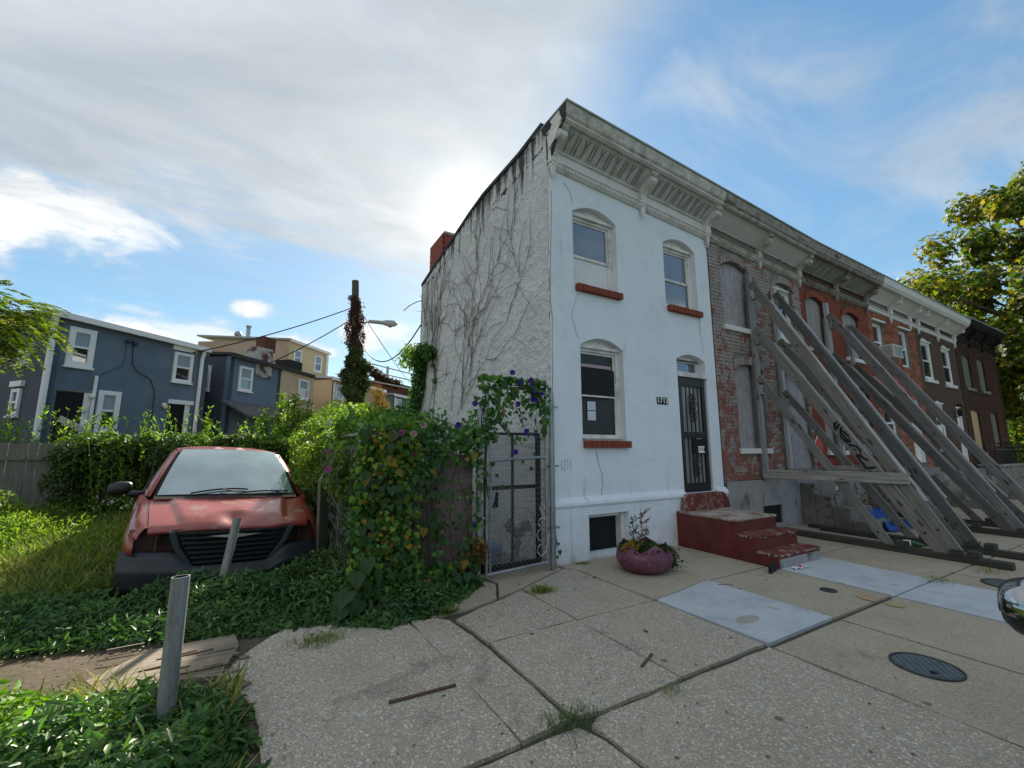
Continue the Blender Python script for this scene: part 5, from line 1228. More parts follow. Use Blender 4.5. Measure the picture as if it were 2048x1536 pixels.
# screens behind the front run
SCN = thing('fence_screen', 'faded pinkish brown cloth screen hung behind the chain-link fence', 'screen', (-1.95, -.12, 0))
M('screen_cloth', [(.13, .085, .08), (.20, .14, .135), (.25, .18, .17)], 4, .9, .4, 30, stretch=(1, 1, 2))
Gs = [[(-2.55+1.28*j/16, -.13+.03*vnoise((i, j, 0), .6, 3.), .06+1.42*i/12+.02*vnoise((j, 0, 0), .9)) for j in range(17)] for i in range(13)]
build('cloth', MB().grid(Gs), 'screen_cloth', SCN, smooth=True)
CRT = thing('storage_bin', 'blue plastic bin standing behind the fence next to the gate', 'bin', (-1.42, .12, 0))
build('body', MB().prism([(-1.56, .0), (-1.22, .0), (-1.18, .62), (-1.60, .62)], 'y', .0, .35), 'tarp_blue', CRT, bevel=.02); build('lid', MB().box(-1.62, -1.16, -.03, .38, .621, .66), 'tarp_blue', CRT, bevel=.01)

GT = thing('chain_link_gate', 'tall galvanised chain-link gate frame with vines over its top', 'gate', (-.66, -.20, 0))
gx0, gx1, gz0, gz1 = -1.11, -.24, .07, 2.34
fr = MB()
for xx in (gx0, gx1): fr.tube([(xx, -.20, gz0), (xx, -.20, gz1)], .021, 10)
build('stile', MB().tube([(gx0, -.20, gz0-.02), (gx0, -.20, gz1)], .021, 10), 'galvanised', GT, smooth=50); build('stile', MB().tube([(gx1, -.20, gz0-.02), (gx1, -.20, gz1)], .021, 10), 'galvanised', GT, smooth=50)
for zz, yy in ((gz0+.02, 0), (1.42, 0), (gz1-.01, 0)): build('rail', MB().tube([(gx0, -.20, zz-.02), (gx1, -.20, zz+.02)], .02, 10), 'galvanised', GT, smooth=50)
build('inner_tube', MB().tube([(gx0+.05, -.205, gz0), (gx0+.05, -.205, 1.4)], .012, 8), 'galvanised', GT)
d_ = build('mesh', chain(MB(), gx0+.02, gx1-.02, -.215, gz0+.03, gz1-.02, .066, .0034), 'wire', GT); d_['kind'] = 'stuff'
for zz in (.42, .72, 1.2): build('hinge_clamp', MB().tube([(gx0-.11, -.20, zz), (gx0, -.20, zz)], .014, 8).lathe([(.03, zz-.02), (.03, zz+.02)], (gx0, -.20, 0), 10), 'galvanised', GT)
GP = thing('gate_post', 'pair of galvanised gate post tubes against the corner of the white house', 'post', (-.12, -.17, 0))
post(GP, -.145, -.19, 2.36, .030, False); post(GP, -.085, -.14, 2.30, .024, False, nm='post'); 
for zz in (.5, 1.3, 2.1): build('strap', MB().box(-.18, .0, -.16, -.145, zz, zz+.03), 'galvanised', GP)
# black expanded-metal door leaning behind the gate
MD = thing('mesh_door', 'black steel door of expanded metal standing behind the chain-link gate', 'door', (-.62, .02, 0))
fx0, fx1, fz0, fz1, fy = -1.03, -.18, .06, 1.76, .02
for (a, b, c, d2) in ((fx0, fx0+.035, fz0, fz1), (fx1-.07, fx1, fz0, fz1), (fx0+.035, fx1-.07, fz1-.035, fz1), (fx0+.035, fx1-.07, fz0, fz0+.05), (-.635, -.605, fz0+.05, fz1-.035)): build('frame_bar', MB().box(a, b, fy, fy+.03, c, d2), 'black_metal', MD)
build('frame_bar', MB().box(fx0+.035, fx1-.07, fy-.002, fy+.028, 1.02, 1.07), 'black_metal', MD)
M('expanded_metal', [(.30, .31, .32), (.42, .43, .44)], 8, .6, metal=.1)
em = MB(); cw, chh = .030, .050; j = 0; z = fz0+.05
while z < fz1-.06:
    x = fx0+.05+(cw/2 if j % 2 else 0)
    while x < fx1-.09:
        for sx in (-1, 1): em.add([(x, fy+.006, z), (x+sx*cw/2, fy+.016, z+chh/2-.004), (x+sx*cw/2, fy+.016, z+chh/2+.007), (x, fy+.006, z+.011)], [(0, 1, 2, 3)])
        x += cw
    z += chh/2; j += 1
d_ = build('expanded_metal', em, 'expanded_metal', MD, fix=False); d_['kind'] = 'stuff'
build('torn_hole', MB().prism([(-.93, .80), (-.84, .80), (-.83, .98), (-.87, 1.0), (-.89, .88)], 'y', fy+.001, fy+.006), 'black_flat', MD)
# round fan behind the door
FN = thing('floor_fan', 'round black wire-cage floor fan seen through the gate mesh', 'fan', (-.42, .20, .1))
cg = build('cage', MB(), None, FN)
for rr in (.29, .20, .10): build('ring', MB().tube([(-.42+rr*math.cos(t), .20, .42+rr*1.15*math.sin(t)) for t in np.linspace(0, 2*math.pi, 33)], .008 if rr > .25 else .004, 5), 'galvanised' if rr > .25 else 'iron', cg)
for t in np.linspace(0, 2*math.pi, 25)[:-1]: build('wire', MB().tube([(-.42+.05*math.cos(t), .19, .42+.05*math.sin(t)), (-.42+.29*math.cos(t), .20, .42+.33*math.sin(t))], .0025, 3), 'iron', cg)
for t in (0, 2.1, 4.2): build('blade', MB().add([(-.42, .23, .42), (-.42+.22*math.cos(t), .22, .42+.25*math.sin(t)), (-.42+.23*math.cos(t+.6), .25, .42+.26*math.sin(t+.6)), (-.42+.15*math.cos(t+1.0), .26, .42+.17*math.sin(t+1.0))], [(0, 1, 2, 3)]), 'black_flat', FN)
build('motor', MB().tube([(-.42, .18, .42), (-.42, .34, .42)], .07, 12), 'black_flat', FN); build('stand', MB().box(-.62, -.22, .16, .36, .0, .06).box(-.44, -.40, .24, .28, .06, .36), 'black_flat', FN)
# white rope looped over the gate stile
RP = build('rope', MB().tube([(-.23+.02*s, -.235, z) for s, z in ((0, .72), (-3, .80), (-6, .86), (-7, .80), (-4, .70), (-2, .64), (0, .655), (-4, .67), (-7, .66), (-8, .60), (-6, .55), (-8, .52), (-9.5, .46), (-8, .41), (-5, .37), (-8, .33), (-9, .26), (-6, .20), (-3, .24), (-1, .36), (0, .45))], .006, 6), 'rope', smooth=True)
tag(RP, 'loose white rope looped around the gate stile', 'rope')
# steel pipe posts
def pipe_post(base, top, r, label, nm='steel_post'):
    t = thing(nm, label, 'post', (base[0], base[1], 0)); b, tp_ = np.array(base), np.array(top); ax = (tp_-b)/np.linalg.norm(tp_-b)
    build('shaft', MB().tube([tuple(b-ax*.15), tuple(tp_)], r, 24, False), 'galv_post', t, smooth=True)
    build('bore', MB().tube([tuple(tp_-ax*.25), tuple(tp_)], r*.86, 24, False), 'dark_inside', t, smooth=True)
    # rim ring
    q = MB(); n = 24; ref = np.array([1., 0, 0]); a = np.cross(ax, ref); a /= np.linalg.norm(a); bb = np.cross(ax, a)
    vs = [tuple(tp_+(a*math.cos(2*math.pi*k/n)+bb*math.sin(2*math.pi*k/n))*rr+ax*.001) for rr in (r, r*.86) for k in range(n)]
    q.add(vs, [(k, (k+1) % n, n+(k+1) % n, n+k) for k in range(n)]); build('rim', q, 'galvanised', t)
    return t
b0 = on_z(327, 1462); t0 = polar(362, 1153, 3.28)
pipe_post(b0, t0, .046, 'upright weathered steel pipe post standing in the weeds at the pavement edge')
b1 = polar(438, 1165, 5.25); b1[2] = 0.05; t1 = polar(475, 1036, 5.35)
pipe_post(b1, t1, .038, 'leaning dented steel pipe post in front of the van grille')
# ------------------------------------------------------------------ the abandoned van (local frame: x to the viewer's right, y backwards, z up)
VAN = thing('van', 'abandoned red minivan with missing headlights and dented bonnet, sunk in weeds', 'van', (-3.738, 1.043, -.138), local=True)
VAN.rotation_euler = (0, .05, .16)
yn = lambda x: .30*(abs(x)/.98)**2.6
lerp = lambda a, b, t: a+(b-a)*t
ss = lambda a, b, x: (lambda t: t*t*(3-2*t))(min(1, max(0, (x-a)/(b-a))))
# bonnet
def hood_z(x, y):
    t = (y-.06)/.98; z = .808+.245*(max(0, t)**.75); z -= .030*(x/.80)**2*(1-.3*t)
    xc = .50+.15*t; z += .032*(1-ss(xc-.035, xc+.03, abs(x)))*ss(0, .25, t)
    z -= .040*math.exp(-(((x+.02)/.12)**2+((y-.20)/.13)**2)); z += .022*math.exp(-(((x-.02)/.16)**2+((y-.36)/.06)**2)); z -= .022*math.exp(-(((x-.30)/.18)**2+((y-.10)/.08)**2))
    z -= .022*(1-ss(0, .10, t))**2
    return z
hx = [(-1+2*j/56) for j in range(57)]
G = []
for i in range(31):
    t = i/30; row = []
    for u in hx:
        hw = lerp(.79, .835, t); x = u*hw; y0 = .03+yn(x)*.62; y = lerp(y0, 1.02-.10*(1-abs(u))*0+.05*(abs(u)**2)*-1+.03, t); row.append((x, y, hood_z(x, lerp(.06, 1.04, t))))
    G.append(row)
G.insert(0, [(p[0], p[1]+.03, p[2]-.022) for p in G[0]])
bon = build('bonnet', MB().grid(G), 'van_red', VAN, smooth=True)
# body sides
def side_ring(y, s):
    f = ss(.0, .55, y); hw = lerp(.90, .99, f)
    if y < 1.04: t = max(0, (y-.136)/.914); ze = hood_z(lerp(.79, .835, t), lerp(.06, 1.04, t))-.006; zs = ze-.07; xe = lerp(.795, .84, t)
    else: zs = 1.02+.02*ss(1, 4.5, y); ze = 1.075+.02*ss(1, 4.5, y); xe = .905
    yb = max(y, 0); pts = [(hw-.06, .22), (hw-.01, .34), (hw, .55), (hw, .72), (hw-.015, zs-.06), (hw-.035, zs), (lerp(hw, xe, .55), lerp(zs, ze, .85)), (xe, ze)]
    return [(s*px, y, max(pz, .53+.01*i_) if y < .34 else pz) for i_, (px, pz) in enumerate(pts)]
ys = [.22, .30, .40, .55, .70, .85, .95, 1.03, 1.06, 1.3, 1.7, 2.2, 2.9, 3.6, 4.3, 4.6, 4.72]
for s in (-1, 1):
    rows = [side_ring(y, s) for y in ys]
    rows = [[(p[0]*(1 if r < len(ys)-2 else .985 if r == len(ys)-2 else .93), p[1]+(0.10*(1-abs(p[2]-.6)) if r == len(ys)-1 else 0), p[2]) for p in row] for r, row in enumerate(rows)]
    # curl the wing round to the headlight opening
    front = [(s*abs(q[0])*.93, .17+.03*k, q[2]) for k, q in enumerate(rows[0])] if False else [(q[0]*.955, q[1]-.035, q[2]) for q in rows[0]]
    sd = build('side_panel', MB().grid([front]+rows), 'van_red', VAN, smooth=True)
    build('wheel_arch', MB().lathe([(.001, 0), (.36, 0), (.37, .02)], (0, 0, 0), 24).rot(R(90), ax='Y') if False else MB().disc((s*.993, .93, .34), .345, 24, 'x'), 'dark_inside', sd)
    build('wheel_arch', MB().disc((s*.993, 3.80, .34), .345, 24, 'x'), 'dark_inside', sd)
    for yw in (.93, 3.80):
        w_ = build('wheel', MB(), None, VAN)
        build('tyre', MB().tube([(s*.80, yw, .31), (s*.82, yw, .31), (s*.98, yw, .31), (s*1.0, yw, .31)], [.27, .31, .31, .28], 24), 'rubber', w_, smooth=50)
        build('rim', MB().tube([(s*.99, yw, .31), (s*1.005, yw, .31)], [.20, .18], 20), 'iron', w_)
    # side glass and pillars
    gl = MB().grid([[(s*lerp(.90, .665, k/4), lerp(y, y+.0, 0)+lerp(0, yo, k/4), lerp(1.09, 1.60, k/4)) for k in range(5)] for y, yo in ((1.22, .62), (2.05, .06), (3.0, 0), (4.0, -.02), (4.55, -.22))])
    build('side_window', gl, 'window_glass', VAN, smooth=True)
    build('pillar', MB().grid([[(s*lerp(.835, .625, t)+s*o, lerp(1.03, 1.93, t)+oy, lerp(1.06, 1.625, t)+.035*math.sin(math.pi*t)+.004) for t in np.linspace(0, 1, 9)] for o, oy in ((0, -.015), (.035, .03), (.075, .13), (.06, .24))]), 'van_red', VAN, smooth=True)
    for y0 in (2.05, 3.05): build('door_pillar', MB().bar((s*.905, y0, 1.08), (s*.668, y0+.02, 1.60), .06, .05), 'black_flat', VAN)
# windscreen, black surround, roof
def ws(u, t, lift=0.):
    hw = lerp(.815, .605, t); x = u*hw; y = lerp(1.04, 1.93, t)-.16*(1-u*u)*lerp(1, .55, t); z = lerp(1.055, 1.635, t)+.055*math.sin(math.pi*t*.9)+.02*(1-u*u)
    return (x, y-lift, z+lift)
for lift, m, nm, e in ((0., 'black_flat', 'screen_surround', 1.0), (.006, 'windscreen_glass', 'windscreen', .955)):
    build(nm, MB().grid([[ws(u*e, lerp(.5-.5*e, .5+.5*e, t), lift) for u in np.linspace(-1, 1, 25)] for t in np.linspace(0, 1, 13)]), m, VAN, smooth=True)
def roof(u, y):
    t = ss(1.80, 2.35, y); hw = lerp(.605, .66, t); e = ss(4.2, 4.75, y)
    return (u*hw, y-.085*(1-u*u)*(1-ss(1.9, 2.6, y)), lerp(1.655, 1.715, t)-.055*abs(u)**3-.10*e+.0)
build('roof', MB().grid([[roof(u, y) for u in np.linspace(-1, 1, 21)] for y in (1.92, 1.97, 2.05, 2.2, 2.5, 3.0, 3.6, 4.2, 4.5, 4.65)]), 'van_red', VAN, smooth=True)
for s in (-1, 1): build('cant_rail', MB().grid([[(s*(.66+o), y, 1.665-.06*k) for k, o in enumerate((-.01, .02, .022))] for y in (1.95, 2.4, 3.2, 4.0, 4.6)]), 'van_red', VAN, smooth=True)
for s in (-1, 1): build('roof_patch', MB().add([roof(s*.22+a*.09, 1.99+b) [:2]+(roof(s*.22+a*.09, 1.99+b)[2]+.003,) for a, b in ((-1.3, 0), (1.2, .0), (.8, .10), (.1, .24), (-.9, .12))], [(0, 1, 2, 3, 4)]), 'petal_pale', VAN)
build('tailgate', MB().grid([[(x_*lerp(.93, .66, max(0, (z_-1.05)/.6)), 4.78-.16*max(0, (z_-1.0))**1.3, z_) for x_ in np.linspace(-1, 1, 9)] for z_ in (.25, .5, .8, 1.05, 1.3, 1.66)]), 'van_red', VAN, smooth=True)
# cowl with slots, wipers
build('cowl', MB().grid([[(u*.80, lerp(.955, 1.05, t)-.13*(1-u*u), lerp(1.035, 1.065, t)+.016*(1-u*u)) for u in np.linspace(-1, 1, 25)] for t in (0, .5, 1)]), 'cowl', VAN, smooth=True)
mb = MB()
for i in range(46):
    u = -.62+1.36*i/45; x, y, z = u*.80, .975-.13*(1-u*u), 1.05+.016*(1-u*u); mb.box(x-.004, x+.005, y-.022, y+.022, z-.004, z+.012)
d_ = build('cowl_slots', mb, 'black_flat', VAN); d_['kind'] = 'stuff'
for (u0, u1, t1) in ((-.55, .22, .085), (.12, .86, .05)):
    w_ = build('wiper', MB(), None, VAN)
    P = [ws(lerp(u0, u1, k/6), lerp(.02, t1, math.sin(k/6*math.pi*.7)), .022) for k in range(7)]
    build('wiper_blade', MB().tube(P, .010, 5), 'black_flat', w_); build('wiper_arm', MB().tube([ws(u1-.1, .0, .03), ws(lerp(u0, u1, .5), t1*.9, .035)], .008, 5), 'black_flat', w_)
# front bumper
Gm = []
for i, (k, bul) in enumerate(((0, .00), (.12, .035), (.45, .06), (.56, .085), (.60, .055), (.80, .035), (1., .0))):
    row = []
    for u in np.linspace(-1, 1, 57):
        x = u*.995; zt = lerp(.40, .555, ss(.34, .58, abs(x))); row.append((x, yn(x)-bul+.0, lerp(.17, zt, k)))
    Gm.append(row)
Gm.append([(p[0]*.985, p[1]+.10, p[2]-.01) for p in Gm[-1]])
bmp = build('bumper', MB().grid(Gm), 'bumper', VAN, smooth=True)
for s in (-1, 1): build('bumper_return', MB().grid([[(s*(.995-.02*k), yn(.99)+.02+.16*k, z) for z in (.17, .36, .42, .55)] for k in range(4)]), 'bumper', bmp, smooth=True)
# grille
gr = build('grille', MB(), None, VAN)
gx = lambda z: lerp(.36, .575, (z-.39)/.37)
build('grille_back', MB().add([(-gx(.40), .10, .40), (gx(.40), .10, .40), (gx(.77), .10, .77), (-gx(.77), .10, .77)], [(0, 1, 2, 3)]), 'black_flat', gr)
for k in range(7):
    z = .425+k*.052; h = gx(z)-.02
    m_ = MB(); xs_ = np.linspace(-h, h, 9)
    for a, b in zip(xs_[:-1], xs_[1:]):
        m_.add([(a, yn(a)+.012, z), (b, yn(b)+.012, z), (b, yn(b)+.008, z+.022), (a, yn(a)+.008, z+.022), (a, yn(a)+.075, z+.004), (b, yn(b)+.075, z+.004), (b, yn(b)+.075, z+.026), (a, yn(a)+.075, z+.026)], [(0, 1, 2, 3), (3, 2, 6, 7), (0, 4, 5, 1)])
    build('slat', m_, 'grille', gr)
for s in (-1, 1): build('grille_surround', MB().prism([(s*.34, .385), (s*.42, .40), (s*.555, .60), (s*.62, .775), (s*.555, .775), (s*.49, .60)], 'y', .045, .12), 'bumper', gr, bevel=.012)
build('grille_surround', MB().bar((-.58, .10, .775), (.58, .10, .775), .05, .03), 'bumper', gr)
em_ = build('emblem', MB(), None, VAN)
build('roundel', MB().tube([(0, -.012, .705), (0, .012, .705)], .036, 20), 'emblem', em_); build('roundel_core', MB().tube([(0, -.016, .705), (0, -.008, .705)], .022, 16), 'lamp_grey', em_)
for s in (-1, 1):
    build('wing', MB().prism([(s*.036, .725), (s*.10, .718), (s*.27, .712), (s*.16, .700), (s*.10, .690), (s*.036, .684)], 'y', -.004, .012), 'emblem', em_)
# headlight openings
for s in (-1, 1):
    x0, x1, z0, z1 = s*.50, s*.915, .53, .775
    f0, f1 = yn(.5)+.03, yn(.905)+.02; d0 = .24
    c_ = build('headlight_cavity', MB().add([(x0, f0, z0), (x1, f1, z0+.01), (x1, f1, z1-.01), (x0, f0, z1), (x0, f0+d0, z0), (x1, f1+.1, z0), (x1, f1+.1, z1), (x0, f0+d0, z1)],
          [(0, 1, 5, 4), (1, 2, 6, 5), (2, 3, 7, 6), (3, 0, 4, 7), (4, 5, 6, 7)]), 'cavity', VAN, fix=False)
    build('lamp_hole', MB().tube([(s*.60, .19, .67), (s*.60, .26, .67)], .05, 14), 'black_flat', c_)
    build('bracket_bar', MB().box(min(s*.70, s*.712), max(s*.70, s*.712), .19, .30, .56, .75), 'cavity', c_); build('cavity_lip', MB().bar((x0, f0, z0-.004), (x1, f1, z0+.004), .02, .02), 'van_red', c_)
    build('wing_front', MB().grid([[(s*lerp(.895, .945, k/3), yn(.9)+.005+.06*k/3, z) for k in range(4)] for z in (.50, .58, .66, .74, .785)]), 'van_orange', VAN, smooth=True)
# mirrors, aerial, plate-less front lip
def mirror(s, tilt=0.):
    m_ = build('wing_mirror', MB(), None, VAN)
    P = [(s*.90, 1.26, 1.07), (s*1.00, 1.25, 1.075), (s*1.06, 1.235, 1.095)]
    build('mirror_arm', MB().tube(P, [.05, .04, .045], 8), 'black_metal', m_, smooth=True)
    G = []
    for i in range(9):
        a = i/8*math.pi; G.append([(s*(1.14-.115*math.cos(a)), 1.235-.07*math.sin(b)*math.sin(a)**.6+.02, 1.145+.085*math.cos(b)*math.sin(a)**.55+.015*math.cos(a)) for b in np.linspace(0, 2*math.pi, 17)])
    build('mirror_shell', MB().grid(G), 'black_metal', m_, smooth=True); build('mirror_glass', MB().disc((s*1.14, 1.268, 1.145), .085, 16, 'y', .065), 'window_glass', m_)
mirror(-1); mirror(1)
build('aerial', MB().tube([(-.865, 1.02, 1.0), (-.862, 1.03, 1.75)], .0035, 5), 'black_metal', VAN)
build('underbody', MB().box(-.86, .86, .50, 4.6, .15, .70), 'dark_inside', VAN)
build('interior', MB().box(-.62, .62, 2.1, 4.4, .9, 1.60), 'dark_inside', VAN)

# ------------------------------------------------------------------ parked car whose mirror reaches into view
CAR = thing('parked_car', 'black car parked at the kerb with chrome-capped wing mirror', 'car', tuple(polar(2165, 1240, 1.75)-np.array([-.42, 1.12, 1.035])), local=True)
CAR.location.z = -.09; _dz = polar(2165, 1240, 1.75)[2]+.09-1.035
ys_ = [-2.3, -2.25, -2.0, -1.4, -.75, -.2, .5, 1.2, 1.8, 2.15, 2.25]
top_ = [.55, .62, .80, .90, .98, 1.42, 1.50, 1.46, 1.10, .98, .60]; wt = [.70, .80, .86, .88, .88, .66, .64, .64, .80, .84, .74]
Gc = []
for x_, zt, w in zip(ys_, top_, wt):
    zb = min(.92, zt-.05); f = .88 if abs(x_) > 2.2 else .94 if abs(x_) > 1.9 else 1.
    Gc.append([(x_, -.88*f, .25), (x_, -.92*f, .5), (x_, -.90*f, zb), (x_, -w, zt-.04), (x_, -w*.6, zt), (x_, 0, zt+.02), (x_, w*.6, zt), (x_, w, zt-.04), (x_, .90*f, zb), (x_, .92*f, .5), (x_, .88*f, .25)])
build('body', MB().grid(Gc), 'car_black', CAR, smooth=True)
build('end_panel', MB().add(Gc[0], [tuple(range(11))]), 'car_black', CAR); build('end_panel', MB().add(Gc[-1], [tuple(range(11))]), 'car_black', CAR)
build('windscreen', MB().add([(-.73, -.80, 1.0), (-.73, .80, 1.0), (-.25, .63, 1.41), (-.25, -.63, 1.41)], [(0, 1, 2, 3)]), 'window_glass', CAR)
for s in (-1, 1):
    build('side_window', MB().add([(-.62, s*.895, .97), (1.6, s*.89, .97), (1.1, s*.675, 1.40), (-.2, s*.685, 1.38)], [(0, 1, 2, 3)]), 'window_glass', CAR)
    for xw in (-1.45, 1.45):
        w_ = build('wheel', MB(), None, CAR); build('tyre', MB().tube([(xw, s*.72, .32), (xw, s*.74, .32), (xw, s*.93, .32), (xw, s*.945, .32)], [.28, .32, .32, .29], 24), 'rubber', w_, smooth=50); build('rim', MB().tube([(xw, s*.93, .32), (xw, s*.952, .32)], [.21, .19], 18), 'chrome', w_)
    build('headlight', MB().sphere((-2.18, s*.62, .66), .12, 10, 6, (.5, 1.4, .7)), 'dusty_glass', CAR)
    m_ = build('wing_mirror', MB(), None, CAR); mx, my, mz = -.42, s*1.12, 1.035+_dz
    G1, G2 = [], []
    for i in range(11):
        a = i/10*math.pi; sa, ca = math.sin(a)**.5, math.cos(a)
        full = [(mx+.085*math.sin(b)*sa, my+s*-.13*ca*-1, mz+.085*math.cos(b)*sa) for b in np.linspace(-math.pi, math.pi, 25)]
        G1.append([p for p in full if p[2] >= mz-.02]); G2.append(full)
    n_ = min(len(g) for g in G1[1:-1]); 
    build('mirror_shell', MB().grid([[(mx+(p[0]-mx)*.985, p[1]*1., mz+(p[2]-mz)*.985) for p in g] for g in G2]), 'black_metal', m_, smooth=True)
    build('chrome_cap', MB().grid([[(mx+.088*math.sin(b)*max(.02, math.sin(i/10*math.pi)**.5), my+s*.133*math.cos(i/10*math.pi), mz+.088*math.cos(b)*max(.02, math.sin(i/10*math.pi)**.5)) for b in np.linspace(-1.75, 1.75, 19)] for i in range(11)]), 'chrome', m_, smooth=True)
    build('mirror_arm', MB().bar((mx, s*.88, mz-.05), (mx, s*1.02, mz-.03), .08, .05), 'black_metal', m_)
# ------------------------------------------------------------------ leaves
TPL = {
 'diamond': (np.array([(0, 0, 0), (.42, .27, .07), (1, 0, -.06), (.42, -.27, .07)]), [(0, 2, 1), (0, 3, 2)]),
 'lance': (np.array([(0, 0, 0), (.35, .15, .05), (.7, .12, .03), (1, 0, -.10), (.7, -.12, .03), (.35, -.15, .05)]), [(0, 3, 2), (0, 2, 1), (0, 5, 4), (0, 4, 3)]),
 'heart': (np.array([(.10, 0, 0), (-.06, .20, .03), (.10, .42, .07), (.42, .40, .06), (.72, .20, .0), (1, 0, -.10), (.72, -.20, .0), (.42, -.40, .06), (.10, -.42, .07), (-.06, -.20, .03), (.5, 0, -.04)]),
           [(10, 0, 1), (10, 1, 2), (10, 2, 3), (10, 3, 4), (10, 4, 5), (10, 5, 6), (10, 6, 7), (10, 7, 8), (10, 8, 9), (10, 9, 0)]),
 'maple': (np.array([(0, 0, 0), (.15, .40, .05), (.42, .22, 0), (.62, .42, .04), (.70, .14, 0), (1, 0, -.08), (.70, -.14, 0), (.62, -.42, .04), (.42, -.22, 0), (.15, -.40, .05)]),
           [(0, 2, 1), (0, 4, 2), (2, 4, 3), (0, 5, 4), (0, 6, 5), (0, 8, 6), (8, 7, 6), (0, 9, 8)]),
 'blade': (np.array([(0, -.035, 0), (0, .035, 0), (.55, .028, .05), (.55, -.028, .05), (1, 0, .28)]), [(0, 1, 2), (0, 2, 3), (3, 2, 4)]),
}
def norm(v): return v/np.maximum(np.linalg.norm(v, axis=-1, keepdims=True), 1e-9)
def leaves(name, P, T, N, S, tpl, mat, parent=None):
    """P positions, T leaf axis, N leaf normal, S sizes -> one mesh"""
    V, Fc = TPL[tpl]; T = norm(T); B = norm(np.cross(N, T)); N = np.cross(T, B); n, k = len(P), len(V)
    W = P[:, None, :]+S[:, None, None]*(V[None, :, 0, None]*T[:, None]+V[None, :, 1, None]*B[:, None]+V[None, :, 2, None]*N[:, None])
    Fa = (np.array(Fc)[None]+np.arange(n)[:, None, None]*k).reshape(-1, 3)
    return np_mesh(name, W.reshape(-1, 3), Fa, mat, parent)
def rand_dirs(n): return norm(RNG.normal(size=(n, 3)))
def clumped(n, centers, radii, shell=.65):
    """points on the outer part of random clumps; returns P and outward direction"""
    c = RNG.integers(0, len(centers), n); d = rand_dirs(n); r = radii[c]*(shell+(1-shell)*RNG.random(n)**.5)
    return centers[c]+d*r[:, None], d
def bush(name, n, centers, radii, size, mat, parent=None, tpl='diamond', up=.5, shell=.5, keep=None, droop=.35, svar=.4):
    centers = np.asarray(centers, float); radii = np.broadcast_to(np.asarray(radii, float), (len(centers),))
    P, D = clumped(n, centers, radii, shell)
    if keep is not None:
        m = keep(P); P, D = P[m], D[m]
    m_ = len(P); N = norm(D*.7+np.array([0, 0, up])+RNG.normal(size=(m_, 3))*.35)
    T = norm(np.cross(N, rand_dirs(m_))+np.array([0, 0, -droop])); S = size*(1-svar+2*svar*RNG.random(m_))
    return leaves(name, P, T, N, S, tpl, mat, parent)
def box_centers(n, lo, hi): return np.array(lo)+RNG.random((n, 3))*(np.array(hi)-np.array(lo))
def stems(name, par, segs, mat='vine_stem', r=.008):
    mb = MB()
    for s in segs: mb.tube(s, r, 4, False)
    o = build(name, mb, mat, par, fix=False); o['kind'] = 'stuff'; return o

